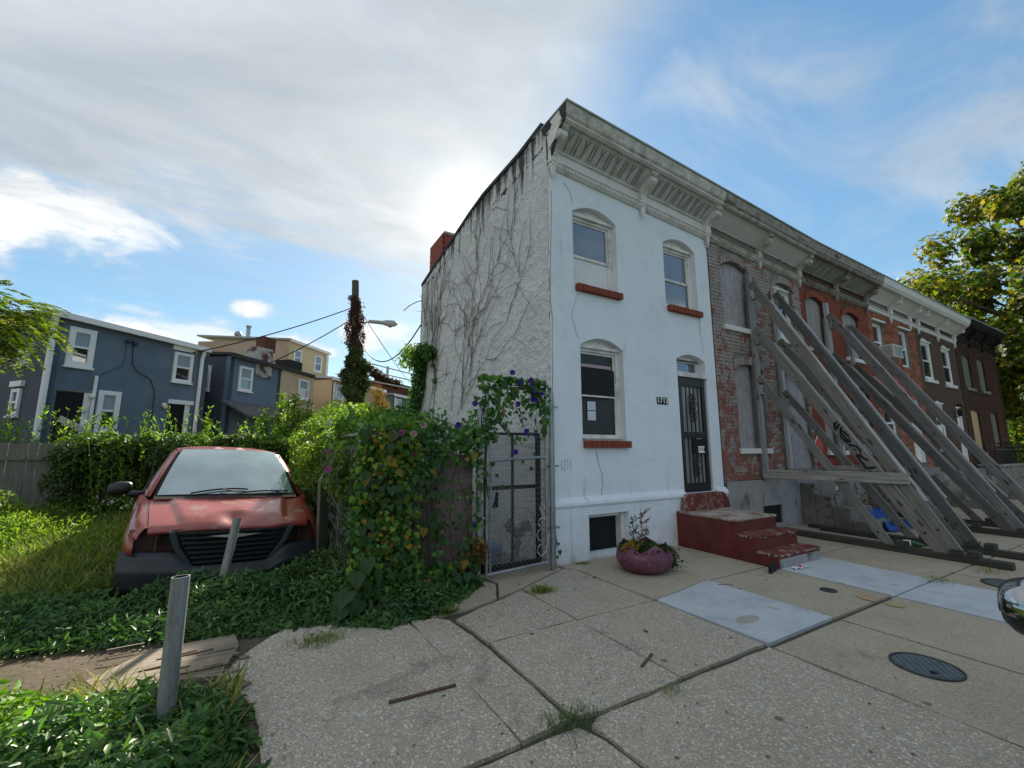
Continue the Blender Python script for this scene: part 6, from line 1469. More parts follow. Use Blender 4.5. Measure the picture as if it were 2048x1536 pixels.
# ---- lawn
def lawn():
    def ok(P):
        x, y = P[:, 0], P[:, 1]
        xr = (x-(-3.738)); yr = (y-1.043); lx = xr*math.cos(.16)+yr*math.sin(.16); ly = -xr*math.sin(.16)+yr*math.cos(.16)
        van = (np.abs(lx) < .86) & (ly > .35) & (ly < 4.7)
        edge = 1.0+.15*np.sin(x*2.3)-.75*np.clip((-5.6-x)/1.2, 0, 1)-.35*np.clip((-6.8-x)/1.5, 0, 1)
        return (~van) & (y > edge)
    def layer(n, x0, x1, y0, y1, h, hv, w, seed):
        P = np.column_stack([x0+RNG.random(n)*(x1-x0), y0+(RNG.random(n)**1.25)*(y1-y0), np.full(n, -.032)]); P = P[ok(P)]
        m = len(P); hh = h(P)*(1-hv+2*hv*RNG.random(m))
        a = RNG.random(m)*2*math.pi; T = np.column_stack([np.cos(a)*.35, np.sin(a)*.35, np.ones(m)]); N = np.column_stack([np.cos(a), np.sin(a), np.full(m, -.3)])
        return P, T, N, hh
    cl = lambda P: np.array([.5+.5*math.sin(p[0]*1.9+math.sin(p[1]*1.3)*1.4)*math.sin(p[1]*1.6+p[0]*.7) for p in P])
    parts = [layer(80000, -8.5, -2.75, -.6, 3.2, lambda P: .11+.08*cl(P), .5, 1, 1), layer(100000, -14, -2.75, 1.2, 7.4, lambda P: .20+.22*cl(P)*np.clip((P[:, 1]-1)/3, 0, 1), .5, 1, 2)]
    P, T, N, S = [np.concatenate([p[i] for p in parts]) for i in range(4)]
    # blades are narrow: scale width with a second template by size class
    o = leaves('grass', P, T, N, S, 'blade', 'grass_blade'); tag(o, 'uncut green grass covering the vacant lot left of the van', 'grass', kind='stuff')
    n = 26000; P = np.column_stack([-13+RNG.random(n)*8.2, 1.8+RNG.random(n)*5.5, RNG.random(n)**1.5*.5]); c = cl(P); P = P[(c > .45) & (P[:, 0] < -4.9)]; m = len(P)
    o = leaves('meadow_weeds', P, norm(rand_dirs(m)+np.array([0, 0, .9])), rand_dirs(m), .045+.05*RNG.random(m), 'lance', 'leaf_bright'); tag(o, 'tall sunlit weeds with pointed leaves in the lot', 'weeds', kind='stuff')
    # flowering tops near the fence
    P = np.array([(-6.2+.7*RNG.random(), 5.6+.8*RNG.random(), .45+.2*RNG.random()) for _ in range(40)]); o = leaves('white_weed_flowers', P, rand_dirs(40), rand_dirs(40), np.full(40, .06), 'diamond', 'petal_white'); tag(o, 'scattered small white wildflowers in the lot', 'flowers', kind='stuff')
    n = 85000; P = np.column_stack([-12.5+RNG.random(n)*6.6, 2.6+RNG.random(n)*3.6, RNG.random(n)]); hgt = 1.1*np.interp(P[:, 0], [-12.5, -7.6, -6.6, -5.9], [1., .95, .5, .15])*np.clip((P[:, 1]-2.4)/1.8, 0, 1)*(.75+.3*np.sin(P[:, 0]*4.1)*np.sin(P[:, 1]*3.7)); P[:, 2] *= hgt; P = P[P[:, 2] > .03]; m = len(P)
    o = leaves('ragweed', P, norm(rand_dirs(m)+np.array([0, 0, .6])), rand_dirs(m), .035+.045*RNG.random(m), 'lance', 'leaf_bright'); tag(o, 'bank of feathery bright green ragweed in front of the wooden fence', 'weeds', kind='stuff')
lawn()
# ---- dark weeds round the van's nose and along the pavement
def weeds():
    n = 90000; x = -7.4+RNG.random(n)*6.2; y = -1.05+RNG.random(n)*3.2
    edge = np.interp(x, [-7.4, -5.9, -5.0, -4.2, -3.5, -2.9, -2.43, -1.9, -1.46, -1.2], [.10, .05, .0, -.22, -.50, -.62, -.98, -.85, -.52, -.30])
    hgt = np.clip((y-edge)/.55, 0, 1)*np.interp(x, [-7.4, -5.9, -4.9, -4.2, -3.0, -2.4, -1.2], [.05, .12, .20, .30, .34, .40, .30])*(.75+.35*np.sin(x*5.1+np.sin(y*4)*1.5)*np.sin(y*6.3))
    k = (y > edge) & ((y < .75) | (x > -2.75) | (x < -4.75)) & (y < np.interp(x, [-7.4, -6.2, -5.2, -4.8, -4.7, -2.75, -2.7, -1.2], [.4, .9, 1.5, 1.6, .9, .85, 1.7, .0]))
    z = RNG.random(n)**.7*np.maximum(hgt, .02); P = np.column_stack([x, y, z])[k]; m = len(P)
    N = norm(RNG.normal(size=(m, 3))*.55+np.array([-.1, -.45, .8])); T = norm(np.cross(N, rand_dirs(m))+np.array([0, 0, -.2]))
    o = leaves('weeds', P, T, N, .045+.05*RNG.random(m), 'lance', 'leaf_cover'); tag(o, 'low dark green leafy weeds in front of the van', 'weeds', kind='stuff')
    # verge by the post
    n = 30000; x = -6.2+RNG.random(n)*2.95; y = -3.6+RNG.random(n)*2.75; top = np.interp(x, [-6.2, -5, -4.4, -4.0, -3.5, -3.2], [-.75, -.95, -1.02, -1.22, -1.45, -1.9]); right = np.interp(y, [-3.6, -2.5, -2.0, -1.5, -1.2], [-3.25, -3.40, -3.42, -3.50, -3.75])
    k = (y < top) & (x < right+.04*np.sin(y*21)); hgt = np.clip((top-y)/.3, 0, 1)*np.clip((right-x)/.2, .15, 1)*(.20+.10*np.sin(x*7)*np.sin(y*6))
    P = np.column_stack([x, y, RNG.random(n)**.7*hgt])[k]; m = len(P); lime = (P[:, 0] < -4.32+.12*np.sin(P[:, 1]*9)) & (P[:, 1] > -1.75)  # lime marks the patch where sunlight goes into the leaf colour
    N = norm(RNG.normal(size=(m, 3))*.5+np.array([0, -.2, 1])); T = norm(np.cross(N, rand_dirs(m))+np.array([0, 0, -.15])); S = .04+.055*RNG.random(m)
    o = leaves('verge_weeds', P[~lime], T[~lime], N[~lime], S[~lime], 'lance', 'leaf_vine_big'); tag(o, 'broad-leaved weeds around the foot of the upright pipe post', 'weeds', kind='stuff')
    o = leaves('sunlit_groundcover', P[lime], T[lime], N[lime], S[lime]*.8, 'diamond', 'leaf_lime_sunlit'); tag(o, 'ground cover at the pavement corner, sunlight put into its lime-green colour', 'ground cover', kind='stuff')
    n = 7000; x = -5.9+RNG.random(n)*2.4; y = -3.4+RNG.random(n)*2.6; top = np.interp(x, [-6.2, -5, -4.4, -4.0, -3.5, -3.2], [-.70, -.85, -.95, -1.15, -1.40, -1.9]); P = np.column_stack([x, y, np.full(n, -.03)])[(y < top)]; m = len(P); a = RNG.random(m)*6.28
    o = leaves('verge_grass', P, np.column_stack([np.cos(a)*.6, np.sin(a)*.6, np.ones(m)]), np.column_stack([np.cos(a), np.sin(a), -.5*np.ones(m)]), .10+.16*RNG.random(m), 'blade', 'grass_blade'); tag(o, 'long grass blades among the verge weeds', 'grass', kind='stuff')
weeds()
def tuft(px, py, n, h, label, r=.12, mat='grass_blade', dist=None):
    c = on_z(px, py, 0.); P = c+np.column_stack([RNG.normal(size=n)*r, RNG.normal(size=n)*r*.6, np.zeros(n)]); a = RNG.random(n)*6.28
    o = leaves('grass_tuft', P, np.column_stack([np.cos(a)*.9, np.sin(a)*.9, np.ones(n)]), np.column_stack([np.cos(a), np.sin(a), -.8*np.ones(n)]), h*(.5+.8*RNG.random(n)), 'blade', mat); tag(o, label, 'grass', kind='stuff')
tuft(1085, 1183, 260, .10, 'spiky grass tuft in the slab just outside the gate', .07)
tuft(895, 1226, 200, .09, 'grass tuft at the crack where the weeds end', .05); tuft(640, 1281, 320, .07, 'flat strip of moss and grass on the pebbly slab', .11)
tuft(1165, 1128, 160, .06, 'little green tuft at the corner of the basement window', .05); tuft(1140, 1445, 300, .06, 'moss and weeds filling the crossing of the wide joints', .10, 'leaf_cover')
tuft(1875, 1163, 200, .05, 'moss at the end of the pale patch by the sole timbers', .10); tuft(1345, 1383, 120, .04, 'speck of moss in the long pavement joint', .05); tuft(1975, 1143, 200, .05, 'moss line beside the sole timber ends', .12)
# ---- morning glory over the chain-link fence
MG = thing('morning_glory', 'morning glory vine with heart-shaped leaves and pink flowers on the chain-link fence', 'vine', (-2.1, -.25, 0))
def fence_density(P):
    x, z = P[:, 0], P[:, 2]
    d = np.clip(1.05-(x+2.42)/.62, .16, 1.)*(.62+.38*np.sin(x*9+z*6)*np.sin(z*8-x*5)); d = np.where(z > 1.34-.14*np.sin(x*9)+(x+2.0)*.15, np.maximum(d, .75), d); d *= np.clip((x+2.72)/.22+np.clip((1.5-z)/.5, 0, 1), 0, 1)
    d = np.where(z < .28, .9*(x < -1.5)+.3*(x >= -1.5), d); return RNG.random(len(P)) < d
def small_vine(n, lo, hi, size, mat, name, tpl='heart', keep=fence_density, out=-.8):
    P = np.array(lo)+RNG.random((n, 3))*(np.array(hi)-np.array(lo)); P = P[keep(P)] if keep else P; m = len(P)
    N = norm(RNG.normal(size=(m, 3))*.45+np.array([0, out, .45])); T = norm(RNG.normal(size=(m, 3))*.6+np.array([0, -.1, -.8])); o = leaves(name, P, T, N, size*(.6+.8*RNG.random(m)), tpl, mat, MG); o['kind'] = 'stuff'; return o
small_vine(6800, (-2.64, -.34, .0), (-1.20, -.16, 1.80), .055, 'leaf_vine', 'foliage'); small_vine(2600, (-2.66, -.50, .05), (-2.0, -.22, 1.72), .06, 'leaf_vine', 'foliage', keep=lambda P: (RNG.random(len(P)) < np.clip(1.1-(P[:, 0]+2.4)/.4, .1, 1)) & (P[:, 1] > -.24-.30*np.clip(1.25-P[:, 2]/1.5, .25, 1)))
small_vine(420, (-2.62, -.48, .3), (-1.9, -.2, 1.75), .055, 'leaf_yellow', 'yellow_foliage', keep=lambda P: RNG.random(len(P)) < np.where(P[:, 0] < -2.1, .7, .15))
small_vine(700, (-2.75, -.36, 1.70), (-1.25, -.14, 2.02), .055, 'leaf_vine', 'foliage', keep=lambda P: RNG.random(len(P)) < np.clip(.9-3.2*(P[:, 2]-1.72-.14*np.sin(P[:, 0]*13)), 0, 1))
small_vine(900, (-2.70, -.50, .1), (-2.0, -.3, 1.9), .06, 'leaf_bright', 'foliage', keep=lambda P: RNG.random(len(P)) < .6)
def heart_mesh(mat):
    V, Fc = TPL['heart']; me = bpy.data.meshes.new('leaf'); me.from_pydata([tuple(v) for v in V], [], Fc); me.materials.append(MT[mat]); return me
HM = {m: heart_mesh(m) for m in ('leaf_vine_big', 'leaf_yellow', 'leaf_vine')}
def put_leaf(par, p, size, mat, face=(0, -1, .35)):
    o = bpy.data.objects.new('leaf', HM[mat]); COL.objects.link(o); o.parent = par
    n = Vector(face)+Vector(RNG.normal(size=3)*.28); n.normalize(); t = Vector((RNG.normal()*.45, 0, -1)); t = (t-n*t.dot(n)).normalized(); b = n.cross(t)
    Mx = Matrix((t*size, b*size, n*size)).transposed().to_4x4(); Mx.translation = Vector(p)-acc_loc(par); o.matrix_local = Mx
for i in range(230):
    x = -2.62+RNG.random()**1.5*1.38; z = .15+RNG.random()*1.6
    if x > -1.9 and z > .6 and RNG.random() < .5: continue
    put_leaf(MG, (x, -.37-.14*RNG.random()*(x < -2.1)-.02*RNG.random(), z), .045+.085*RNG.random()**1.4, 'leaf_vine_big' if RNG.random() < .86 else 'leaf_yellow')
def flower_mesh(mat, r=1.):
    mb = MB(); n = 10
    rings = [(.12, -.9), (.2, -.5), (.45, -.12), (1., 0.)]
    vs = [(rr*(1+(.08 if (i == 3 and j % 2) else 0))*math.cos(2*math.pi*j/n), rr*(1+(.08 if (i == 3 and j % 2) else 0))*math.sin(2*math.pi*j/n), zz) for i, (rr, zz) in enumerate(rings) for j in range(n)]
    mb.add(vs, [(i*n+j, i*n+(j+1) % n, (i+1)*n+(j+1) % n, (i+1)*n+j) for i in range(3) for j in range(n)]); me = bpy.data.meshes.new('flower'); me.from_pydata(mb.v, [], mb.f); me.materials.append(MT[mat]); return me
FM = {m: flower_mesh(m) for m in ('petal_purple', 'petal_pink', 'petal_magenta', 'petal_pale')}
def put_flower(par, p, r, mat, face=(0, -1, .3)):
    o = bpy.data.objects.new('flower', FM[mat]); COL.objects.link(o); o.parent = par; n = (Vector(face)+Vector(RNG.normal(size=3)*.3)).normalized()
    Mx = n.to_track_quat('Z', 'Y').to_matrix().to_4x4() @ Matrix.Scale(r, 4); Mx.translation = Vector(p)-acc_loc(par); o.matrix_local = Mx
for (x, y, m) in ((792, 872, 'petal_pink'), (803, 865, 'petal_pink'), (786, 866, 'petal_pale'), (796, 890, 'petal_pink'), (821, 880, 'petal_magenta'), (834, 907, 'petal_magenta'), (828, 867, 'petal_pale'), (847, 850, 'petal_pale'), (917, 850, 'petal_purple'), (740, 1104, 'petal_purple')):
    put_flower(MG, on_y(x, y, -.42), .036, m)
segs = []
for i in range(26):
    x = -2.7+RNG.random()*1.45; z = 0.; pts = []
    for k in range(9): pts.append((x, -.22-.05*RNG.random(), z)); x += RNG.normal()*.05; z += .2
    segs.append(pts)
stems('stems', MG, segs, 'vine_stem', .005)
# ---- over the gate
GV = thing('gate_vine', 'purple-flowered morning glory hanging over the top of the gate', 'vine', (-.7, -.25, 1.8))
P = np.column_stack([-1.24+RNG.random(760)*1.0, -.30+RNG.random(760)*.12, 2.46-.85*RNG.random(760)**1.6]); P = P[(P[:, 2] > 1.95+.25*np.sin(P[:, 0]*7)) | (P[:, 0] < -1.0) | (RNG.random(len(P)) < .2)]; m = len(P)
o = leaves('foliage', P, norm(RNG.normal(size=(m, 3))*.6+np.array([0, -.1, -.8])), norm(RNG.normal(size=(m, 3))*.45+np.array([0, -.8, .45])), .045+.04*RNG.random(m), 'heart', 'leaf_vine', GV); o['kind'] = 'stuff'
for (x, y, s_, mt) in ((993, 800, .12, 'leaf_vine_big'), (990, 838, .10, 'leaf_vine_big'), (1010, 846, .10, 'leaf_vine_big'), (1047, 805, .10, 'leaf_vine'), (1005, 762, .10, 'leaf_vine_big'), (1008, 818, .09, 'leaf_yellow'), (973, 880, .10, 'leaf_vine_big'), (986, 924, .07, 'leaf_vine_big'), (992, 948, .06, 'leaf_vine_big'), (1003, 970, .07, 'leaf_vine_big'), (1018, 970, .06, 'leaf_vine_big'), (1045, 920, .06, 'leaf_vine_big'), (1064, 934, .06, 'leaf_vine_big'), (1068, 905, .06, 'leaf_vine'), (955, 793, .10, 'leaf_vine_big'), (985, 852, .10, 'leaf_vine_big'), (966, 855, .09, 'leaf_vine_big'), (1040, 838, .08, 'leaf_vine'), (1024, 780, .09, 'leaf_vine'), (1038, 762, .08, 'leaf_vine_big'), (1060, 770, .08, 'leaf_vine')):
    put_leaf(GV, on_y(x, y, -.30), s_, mt)
for (x, y) in ((1025, 745), (1063, 760), (1063, 770), (1042, 765), (1068, 783), (1084, 787), (1066, 799), (1071, 800), (1036, 808), (950, 807), (1053, 863), (1070, 870), (1031, 904)): put_flower(GV, on_y(x, y, -.33), .036, 'petal_purple')
segs = [[on_y(x+RNG.normal()*3, y, -.24) for x, y in ((972, 1000), (970, 940), (972, 880), (968, 820), (974, 770))] for _ in range(3)]+[[on_y(x, y, -.24) for x, y in ((972, 775), (1000, 768), (1040, 772), (1085, 778))], [on_y(x, y, -.24) for x, y in ((972, 790), (955, 770), (952, 775))]]
stems('stems', GV, segs, 'vine_stem', .006)
# ---- side run of the hedge beside the van, and the thicket in the yard behind
SV = thing('vine_thicket', 'dense thicket of vines over the side fence next to the van, pink flowers on it', 'vine', (-2.4, 3, 0))
cs = np.concatenate([box_centers(170, (-2.52, -.1, .1), (-2.1, 7.4, 1.70)), box_centers(60, (-2.5, .2, 1.5), (-1.8, 7.4, 1.98))])
o = bush('foliage', 52000, cs, .22, .062, 'leaf_vine', SV, 'diamond'); o['kind'] = 'stuff'
cs = np.concatenate([box_centers(46, (-2.6, 1.0, 1.6), (-1.6, 7.2, 2.12)), box_centers(30, (-2.95, 2.4, .7), (-2.6, 6.5, 1.8)), box_centers(12, (-2.62, .3, .9), (-2.5, 2.5, 1.7))]); o = bush('foliage', 20000, cs, .24, .07, 'leaf_bright', SV, 'diamond'); o['kind'] = 'stuff'  # brighter leaves on top and van side: sunlight put into the colour
for (x, y, mt, Y) in ((762, 832, 'petal_pink', 4.5), (768, 836, 'petal_magenta', 4.5), (754, 838, 'petal_pale', 4.5), (712, 834, 'petal_pink', 3.2), (660, 903, 'petal_pink', .8), (657, 938, 'petal_pink', .4), (692, 864, 'petal_magenta', 1.2), (706, 832, 'petal_magenta', 2.2), (720, 838, 'petal_pale', 2.5), (752, 838, 'petal_pale', 1.5), (782, 840, 'petal_purple', .6)):
    p = on_y(x, y, Y); put_flower(SV, (min(p[0], -2.0), p[1], p[2]), .042, mt, (-.5, -1, .3))
segs = []
for i in range(30):
    x, y, z = -2.62+.25*RNG.random(), -.1+RNG.random()*2.5, 0.; pts = []
    for k in range(8): pts.append((x, y, z)); x += RNG.normal()*.06; y += RNG.normal()*.1; z += .22
    segs.append(pts)
stems('stems', SV, segs, 'vine_grey', .007)
# bleached dead board leaning beside the van
BD = build('leaning_board', MB().prism([(-.11, 0), (.09, 0), (.08, 1.15), (.02, 1.22), (-.10, 1.10)], 'y', -.02, .02), 'fence_wood'); BD.location = (-2.72, 1.55, .05); BD.rotation_euler = (.05, -.14, .9); tag(BD, 'rotting grey board standing between the van and the thicket', 'board')
YB = thing('yard_shrub', 'bright sunlit shrubs filling the yard behind the vine fence', 'shrub', (-1.6, 5, 0))
cs = np.concatenate([box_centers(70, (-2.3, 3.5, .6), (-.35, 8.5, 2.1)), box_centers(30, (-2.6, 6.5, 1.6), (-.8, 9.5, 2.6))]); o = bush('foliage', 26000, cs, .32, .08, 'leaf_bright', YB, 'diamond'); o['kind'] = 'stuff'
# ---- hedge over the board fence
HG = thing('hedge', 'vine hedge draped over the wooden fence behind the van', 'hedge', (-5, 7.3, 0))
cs = np.concatenate([box_centers(140, (-7.2, 7.0, .15), (-2.6, 7.5, 1.5)), box_centers(80, (-7.2, 7.1, 1.35), (-2.6, 8.2, 1.68))]); o = bush('foliage', 46000, cs, .26, .085, 'leaf_hedge', HG, 'diamond', keep=lambda P: ~((P[:, 0] < -6.9) & (P[:, 2] < .9) & (RNG.random(len(P)) < .6))); o['kind'] = 'stuff'
cs = box_centers(60, (-7.3, 7.2, 1.62), (-2.6, 8.3, 1.82)); o = bush('foliage', 11000, cs, .15, .07, 'leaf_bright', HG, 'diamond', up=1.); o['kind'] = 'stuff'  # hedge top in brighter leaves, its sunlight put into the colour
# tall goldenrod-like stalks behind the hedge
def stalks(name, label, n, box, h, mat, per=46, size=.09, cat='weeds'):
    P, T = [], []; segs = []
    for i in range(n):
        b = np.array(box[0])+RNG.random(3)*(np.array(box[1])-np.array(box[0])); hh = h*(.7+.5*RNG.random()); ln = RNG.normal(size=2)*.10
        for k in range(per):
            t = .25+.75*RNG.random(); a = RNG.random()*6.28; P.append((b[0]+ln[0]*t*hh, b[1]+ln[1]*t*hh, hh*t)); T.append((math.cos(a), math.sin(a), .9))
        segs.append([(b[0]+ln[0]*t*hh, b[1]+ln[1]*t*hh, hh*t) for t in (0, .5, 1)])
    P, T = np.array(P), np.array(T); m = len(P); t_ = thing(name, label, cat, (*np.mean(P[:, :2], axis=0), 0)); o = leaves('foliage', P, T, rand_dirs(m), size*(.6+.8*RNG.random(m)), 'lance', mat, t_); o['kind'] = 'stuff'; stems('stems', t_, segs, 'leaf_bright', .004)
stalks('tall_weeds', 'tall yellow-green weed stalks between the hedge and the blue house', 150, ((-9.6, 8.3, 0), (-4.8, 10.2, 0)), 2.15, 'leaf_bright')
stalks('tall_weeds', 'thin weed stalks standing in front of the dark hedge beside the van', 9, ((-6.4, 6.3, 0), (-5.4, 6.9, 0)), 1.5, 'leaf_bright', 30, .07)
# loose sapling by the slate blue house
def sapling(px, dist, ztop, r, n, mat, label, size=.11, name='sapling', nb=22):
    c = polar(px, 850, dist); t_ = thing(name, label, 'shrub', (c[0], c[1], 0)); segs, cs = [], []
    for i in range(nb):
        a = RNG.random()*6.28; rr = r*(.3+.9*RNG.random()); z1 = ztop*(.45+.55*RNG.random()); e = (c[0]+math.cos(a)*rr*(1.2-z1/ztop*.7), c[1]+math.sin(a)*rr, z1); m_ = (c[0]+math.cos(a)*rr*.4, c[1]+math.sin(a)*rr*.4, z1*.5); segs.append([(c[0], c[1], 0), m_, e])
        for t in np.linspace(.35, 1.0, 7): cs.append(tuple(np.array(m_)*(1-t)+np.array(e)*t))
    o = bush('foliage', n, np.array(cs), .16, size, mat, t_, 'diamond', shell=.2); o['kind'] = 'stuff'; stems('branches', t_, segs, 'bark', .014)
sapling(575, 14.2, 3.35, .95, 3600, 'leaf_bright', 'spindly sunlit sapling in front of the slate blue house'); sapling(655, 13.0, 2.55, .9, 5200, 'leaf_bright', 'round bright green bush left of the vine-covered pole', .10); sapling(500, 12.6, 2.15, .6, 1500, 'leaf_bright', 'low straggling shrub above the hedge behind the van roof', .09)
# ---- vine on the pole
PV = thing('pole_vine', 'dark creeper wrapping the utility pole, reddish brown towards the top', 'vine', (pb_[0], pb_[1], 0))
def pole_ring(n, z0, z1, r0, r1, mat, size):
    z = z0+RNG.random(n)*(z1-z0); a = RNG.random(n)*6.28; lump = .75+.35*np.sin(z*3.1+a*2)+.15*np.sin(z*9+a); r = (r0+(r1-r0)*(z-z0)/(z1-z0))*lump*(.45+.55*RNG.random(n)**.5)
    C_ = np.array([p_at(q) for q in z]); P = C_+np.column_stack([np.cos(a)*r, np.sin(a)*r, np.zeros(n)]); D = np.column_stack([np.cos(a), np.sin(a), .4*np.ones(n)])
    N = norm(D+RNG.normal(size=(n, 3))*.4); T = norm(RNG.normal(size=(n, 3))*.6+np.array([0, 0, -.8])); o = leaves('foliage', P, T, N, size*(.6+.8*RNG.random(n)), 'diamond', mat, PV); o['kind'] = 'stuff'
pole_ring(15000, .3, 5.9, .95, .42, 'leaf_pole', .13); pole_ring(5600, 4.6, 8.2, .50, .30, 'leaf_red', .10); pole_ring(900, 3.5, 8.1, .72, .5, 'leaf_red', .08); pole_ring(2500, 1.5, 5.4, .9, .55, 'leaf_hedge', .12)
tr_ = [p_at(5.5), tuple(np.array(p_at(4.9))+np.array([.7, -.2, 0])), tuple(np.array(p_at(4.4))+np.array([1.3, -.3, .1])), tuple(np.array(p_at(4.1))+np.array([2.0, -.3, .2]))]
cs = [np.array(tr_[i])*(1-t)+np.array(tr_[i+1])*t for i in range(3) for t in (0, .33, .66)]; o = bush('foliage', 2600, np.array(cs), .26, .10, 'leaf_red', PV, 'diamond', shell=.2); o['kind'] = 'stuff'
cs = np.array([np.array(p_at(z))+np.array([.85+.35*RNG.random(), -.3, 0]) for z in np.linspace(1.2, 4.0, 14)]); o = bush('foliage', 3000, cs, .34, .10, 'leaf_dry', PV, 'lance', shell=.2, droop=1.5); o['kind'] = 'stuff'
# ---- creeper hanging on the back corner of the white house
WV = thing('wall_creeper', 'green creeper hanging down the back corner of the white stucco wall', 'vine', (-.2, 6.3, 0))
path = [on_x(x, y, -.18) for x, y in ((858, 705), (848, 698), (840, 712), (838, 740), (836, 770), (830, 800), (824, 830), (818, 860))]
cs = [path[i]*(1-t)+path[i+1]*t for i in range(len(path)-1) for t in (0, .5)]; o = bush('foliage', 4200, np.array(cs), .20, .085, 'leaf_vine', WV, 'diamond', shell=.2); o['kind'] = 'stuff'
o = bush('foliage', 900, np.array([path[1]+np.array([-.15, .3, -.1]), path[2]+np.array([-.2, .3, .0])]), .35, .08, 'leaf_bright', WV, 'diamond', shell=.2); o['kind'] = 'stuff'
segs = [[tuple(on_x(x, y, -.03)) for x, y in pts] for pts in (((862, 705), (868, 740), (872, 780)), ((870, 780), (866, 830), (858, 870)), ((846, 820), (880, 840), (940, 862), (975, 868)))]
stems('stems', WV, segs, 'vine_stem', .008)
o = bush('foliage', 260, np.array([on_x(x, y, -.05) for x, y in ((866, 730), (870, 760), (890, 845), (915, 855), (945, 862))]), .07, .06, 'leaf_vine', WV, 'diamond', shell=.1); o['kind'] = 'stuff'
# ---- bare stems clinging to the rough side wall
BV = thing('bare_vine', 'thin leafless vine stems fanning up the rough white side wall', 'vine', (-.03, 3.5, 0))
segs = []
def creep(y, z, a, L, depth):
    pts = []; n_ = int(L/.11)+2; a0 = a
    for k in range(n_):
        pts.append((-.030, y, z)); a += RNG.normal()*.20+(a0-a)*.18; y -= math.cos(a)*.11; z += math.sin(a)*.11
        if y < .3 or z > np.interp(y, [0, 3, 6.3], [6.4, 6.4, 5.95]): break
        if depth and RNG.random() < .13: creep(y, z, a+RNG.choice([-1, 1])*(.35+.4*RNG.random()), L*.5, depth-1)
    if len(pts) > 2: segs.append(pts)
for i in range(12): creep(2.6+RNG.random()*3.5, 2.2+RNG.random()*1.4, R(62+RNG.normal()*16), 1.6+RNG.random()*2.2, 2)
for i in range(7): creep(4.8+RNG.random()*1.4, 3.6+RNG.random()*1.2, R(88+RNG.normal()*6), 1.3+RNG.random()*1.2, 1)
for i, s in enumerate(segs): build('stem', MB().tube(s, [.0062-.004*k/len(s) for k in range(len(s))], 4, False), 'vine_grey' if i % 3 else 'vine_stem', BV, fix=False)
# ---- big burdock leaves and corner plants
BK = thing('burdock', 'large floppy pale green burdock leaves in front of the vine-covered fence', 'plant', tuple(on_z(735, 1215)))
for (x, y, s_, f) in ((715, 1140, .19, (-.3, -.6, .8)), (735, 1115, .17, (.1, -.8, .6)), (745, 1172, .18, (.2, -.7, .7)), (700, 1180, .20, (-.4, -.7, .6)), (722, 1200, .17, (-.1, -.9, .5)), (690, 1205, .20, (-.5, -.6, .7)), (752, 1140, .18, (.3, -.6, .8))):
    put_leaf(BK, on_y(x, y, -.62), s_, 'leaf_vine_big', f)
stems('stems', BK, [[tuple(on_y(728, 1230, -.6)), tuple(on_y(x, y, -.62))] for x, y in ((715, 1145), (735, 1120), (745, 1175), (700, 1185))], 'leaf_vine_big', .008)
CP = thing('corner_plant', 'small dark vine with a few round leaves at the foot of the house corner', 'plant', (0.0, -.12, 0))
for (x, y, s_) in ((1117, 1085, .05), (1119, 1100, .07), (1113, 1112, .05)): put_leaf(CP, on_y(x, y, -.11), s_, 'leaf_vine')
stems('stems', CP, [[tuple(on_y(x, y, -.10)) for x, y in ((1112, 1132), (1110, 1105), (1113, 1085), (1108, 1050))]], 'vine_stem', .012)
RB = thing('dry_creeper', 'dry orange-brown creeper at the bottom of the gate hinge side', 'vine', (-1.25, -.28, 0))
o = bush('foliage', 420, np.array([on_y(x, y, -.27) for x, y in ((955, 1085), (962, 1095), (948, 1100), (960, 1112), (945, 1080))]), .09, .05, 'leaf_dry', RB, 'diamond', shell=.1); o['kind'] = 'stuff'
# ---- trees
def tree(name, label, base, h, tr, clumps, n, size, mat, tpl='maple', crown_r=.9, bark='bark'):
    t_ = thing(name, label, 'tree', (base[0], base[1], 0)); b = np.array([base[0], base[1], -.1]); top = b+np.array([0, 0, h*.45])
    build('trunk', MB().tube([tuple(b), tuple(b+(top-b)*.5+np.array([.1, 0, 0])), tuple(top)], [tr*1.25, tr, tr*.75], 12), bark, t_, smooth=True)
    for c in clumps[::3]:
        m_ = (top+np.array(c))/2+np.array([0, 0, -.15*np.linalg.norm(np.array(c)-top)*.3]); build('limb', MB().tube([tuple(top-np.array([0, 0, RNG.random()*h*.12])), tuple(m_), tuple(c)], [tr*.45, tr*.25, tr*.06], 6), bark, t_, smooth=True)
    o = bush('crown', n, np.array(clumps), crown_r*(.55+.7*RNG.random(len(clumps))), size, mat, t_, tpl, up=.5, shell=.25); o['kind'] = 'stuff'; return t_
tb = (31.5, -2.2)
cl = []
for i in range(260):
    d = rand_dirs(1)[0]; r = RNG.random()**.4; p = np.array([tb[0], tb[1], 8.9])+d*np.array([7.4, 7.2, 7.6])*r
    if p[2] > 2.0: cl.append(p)
tree('street_tree', 'large leafy street tree turning yellow beyond the dark end house', tb, 15, .34, cl, 80000, .26, 'leaf_tree', crown_r=1.15)
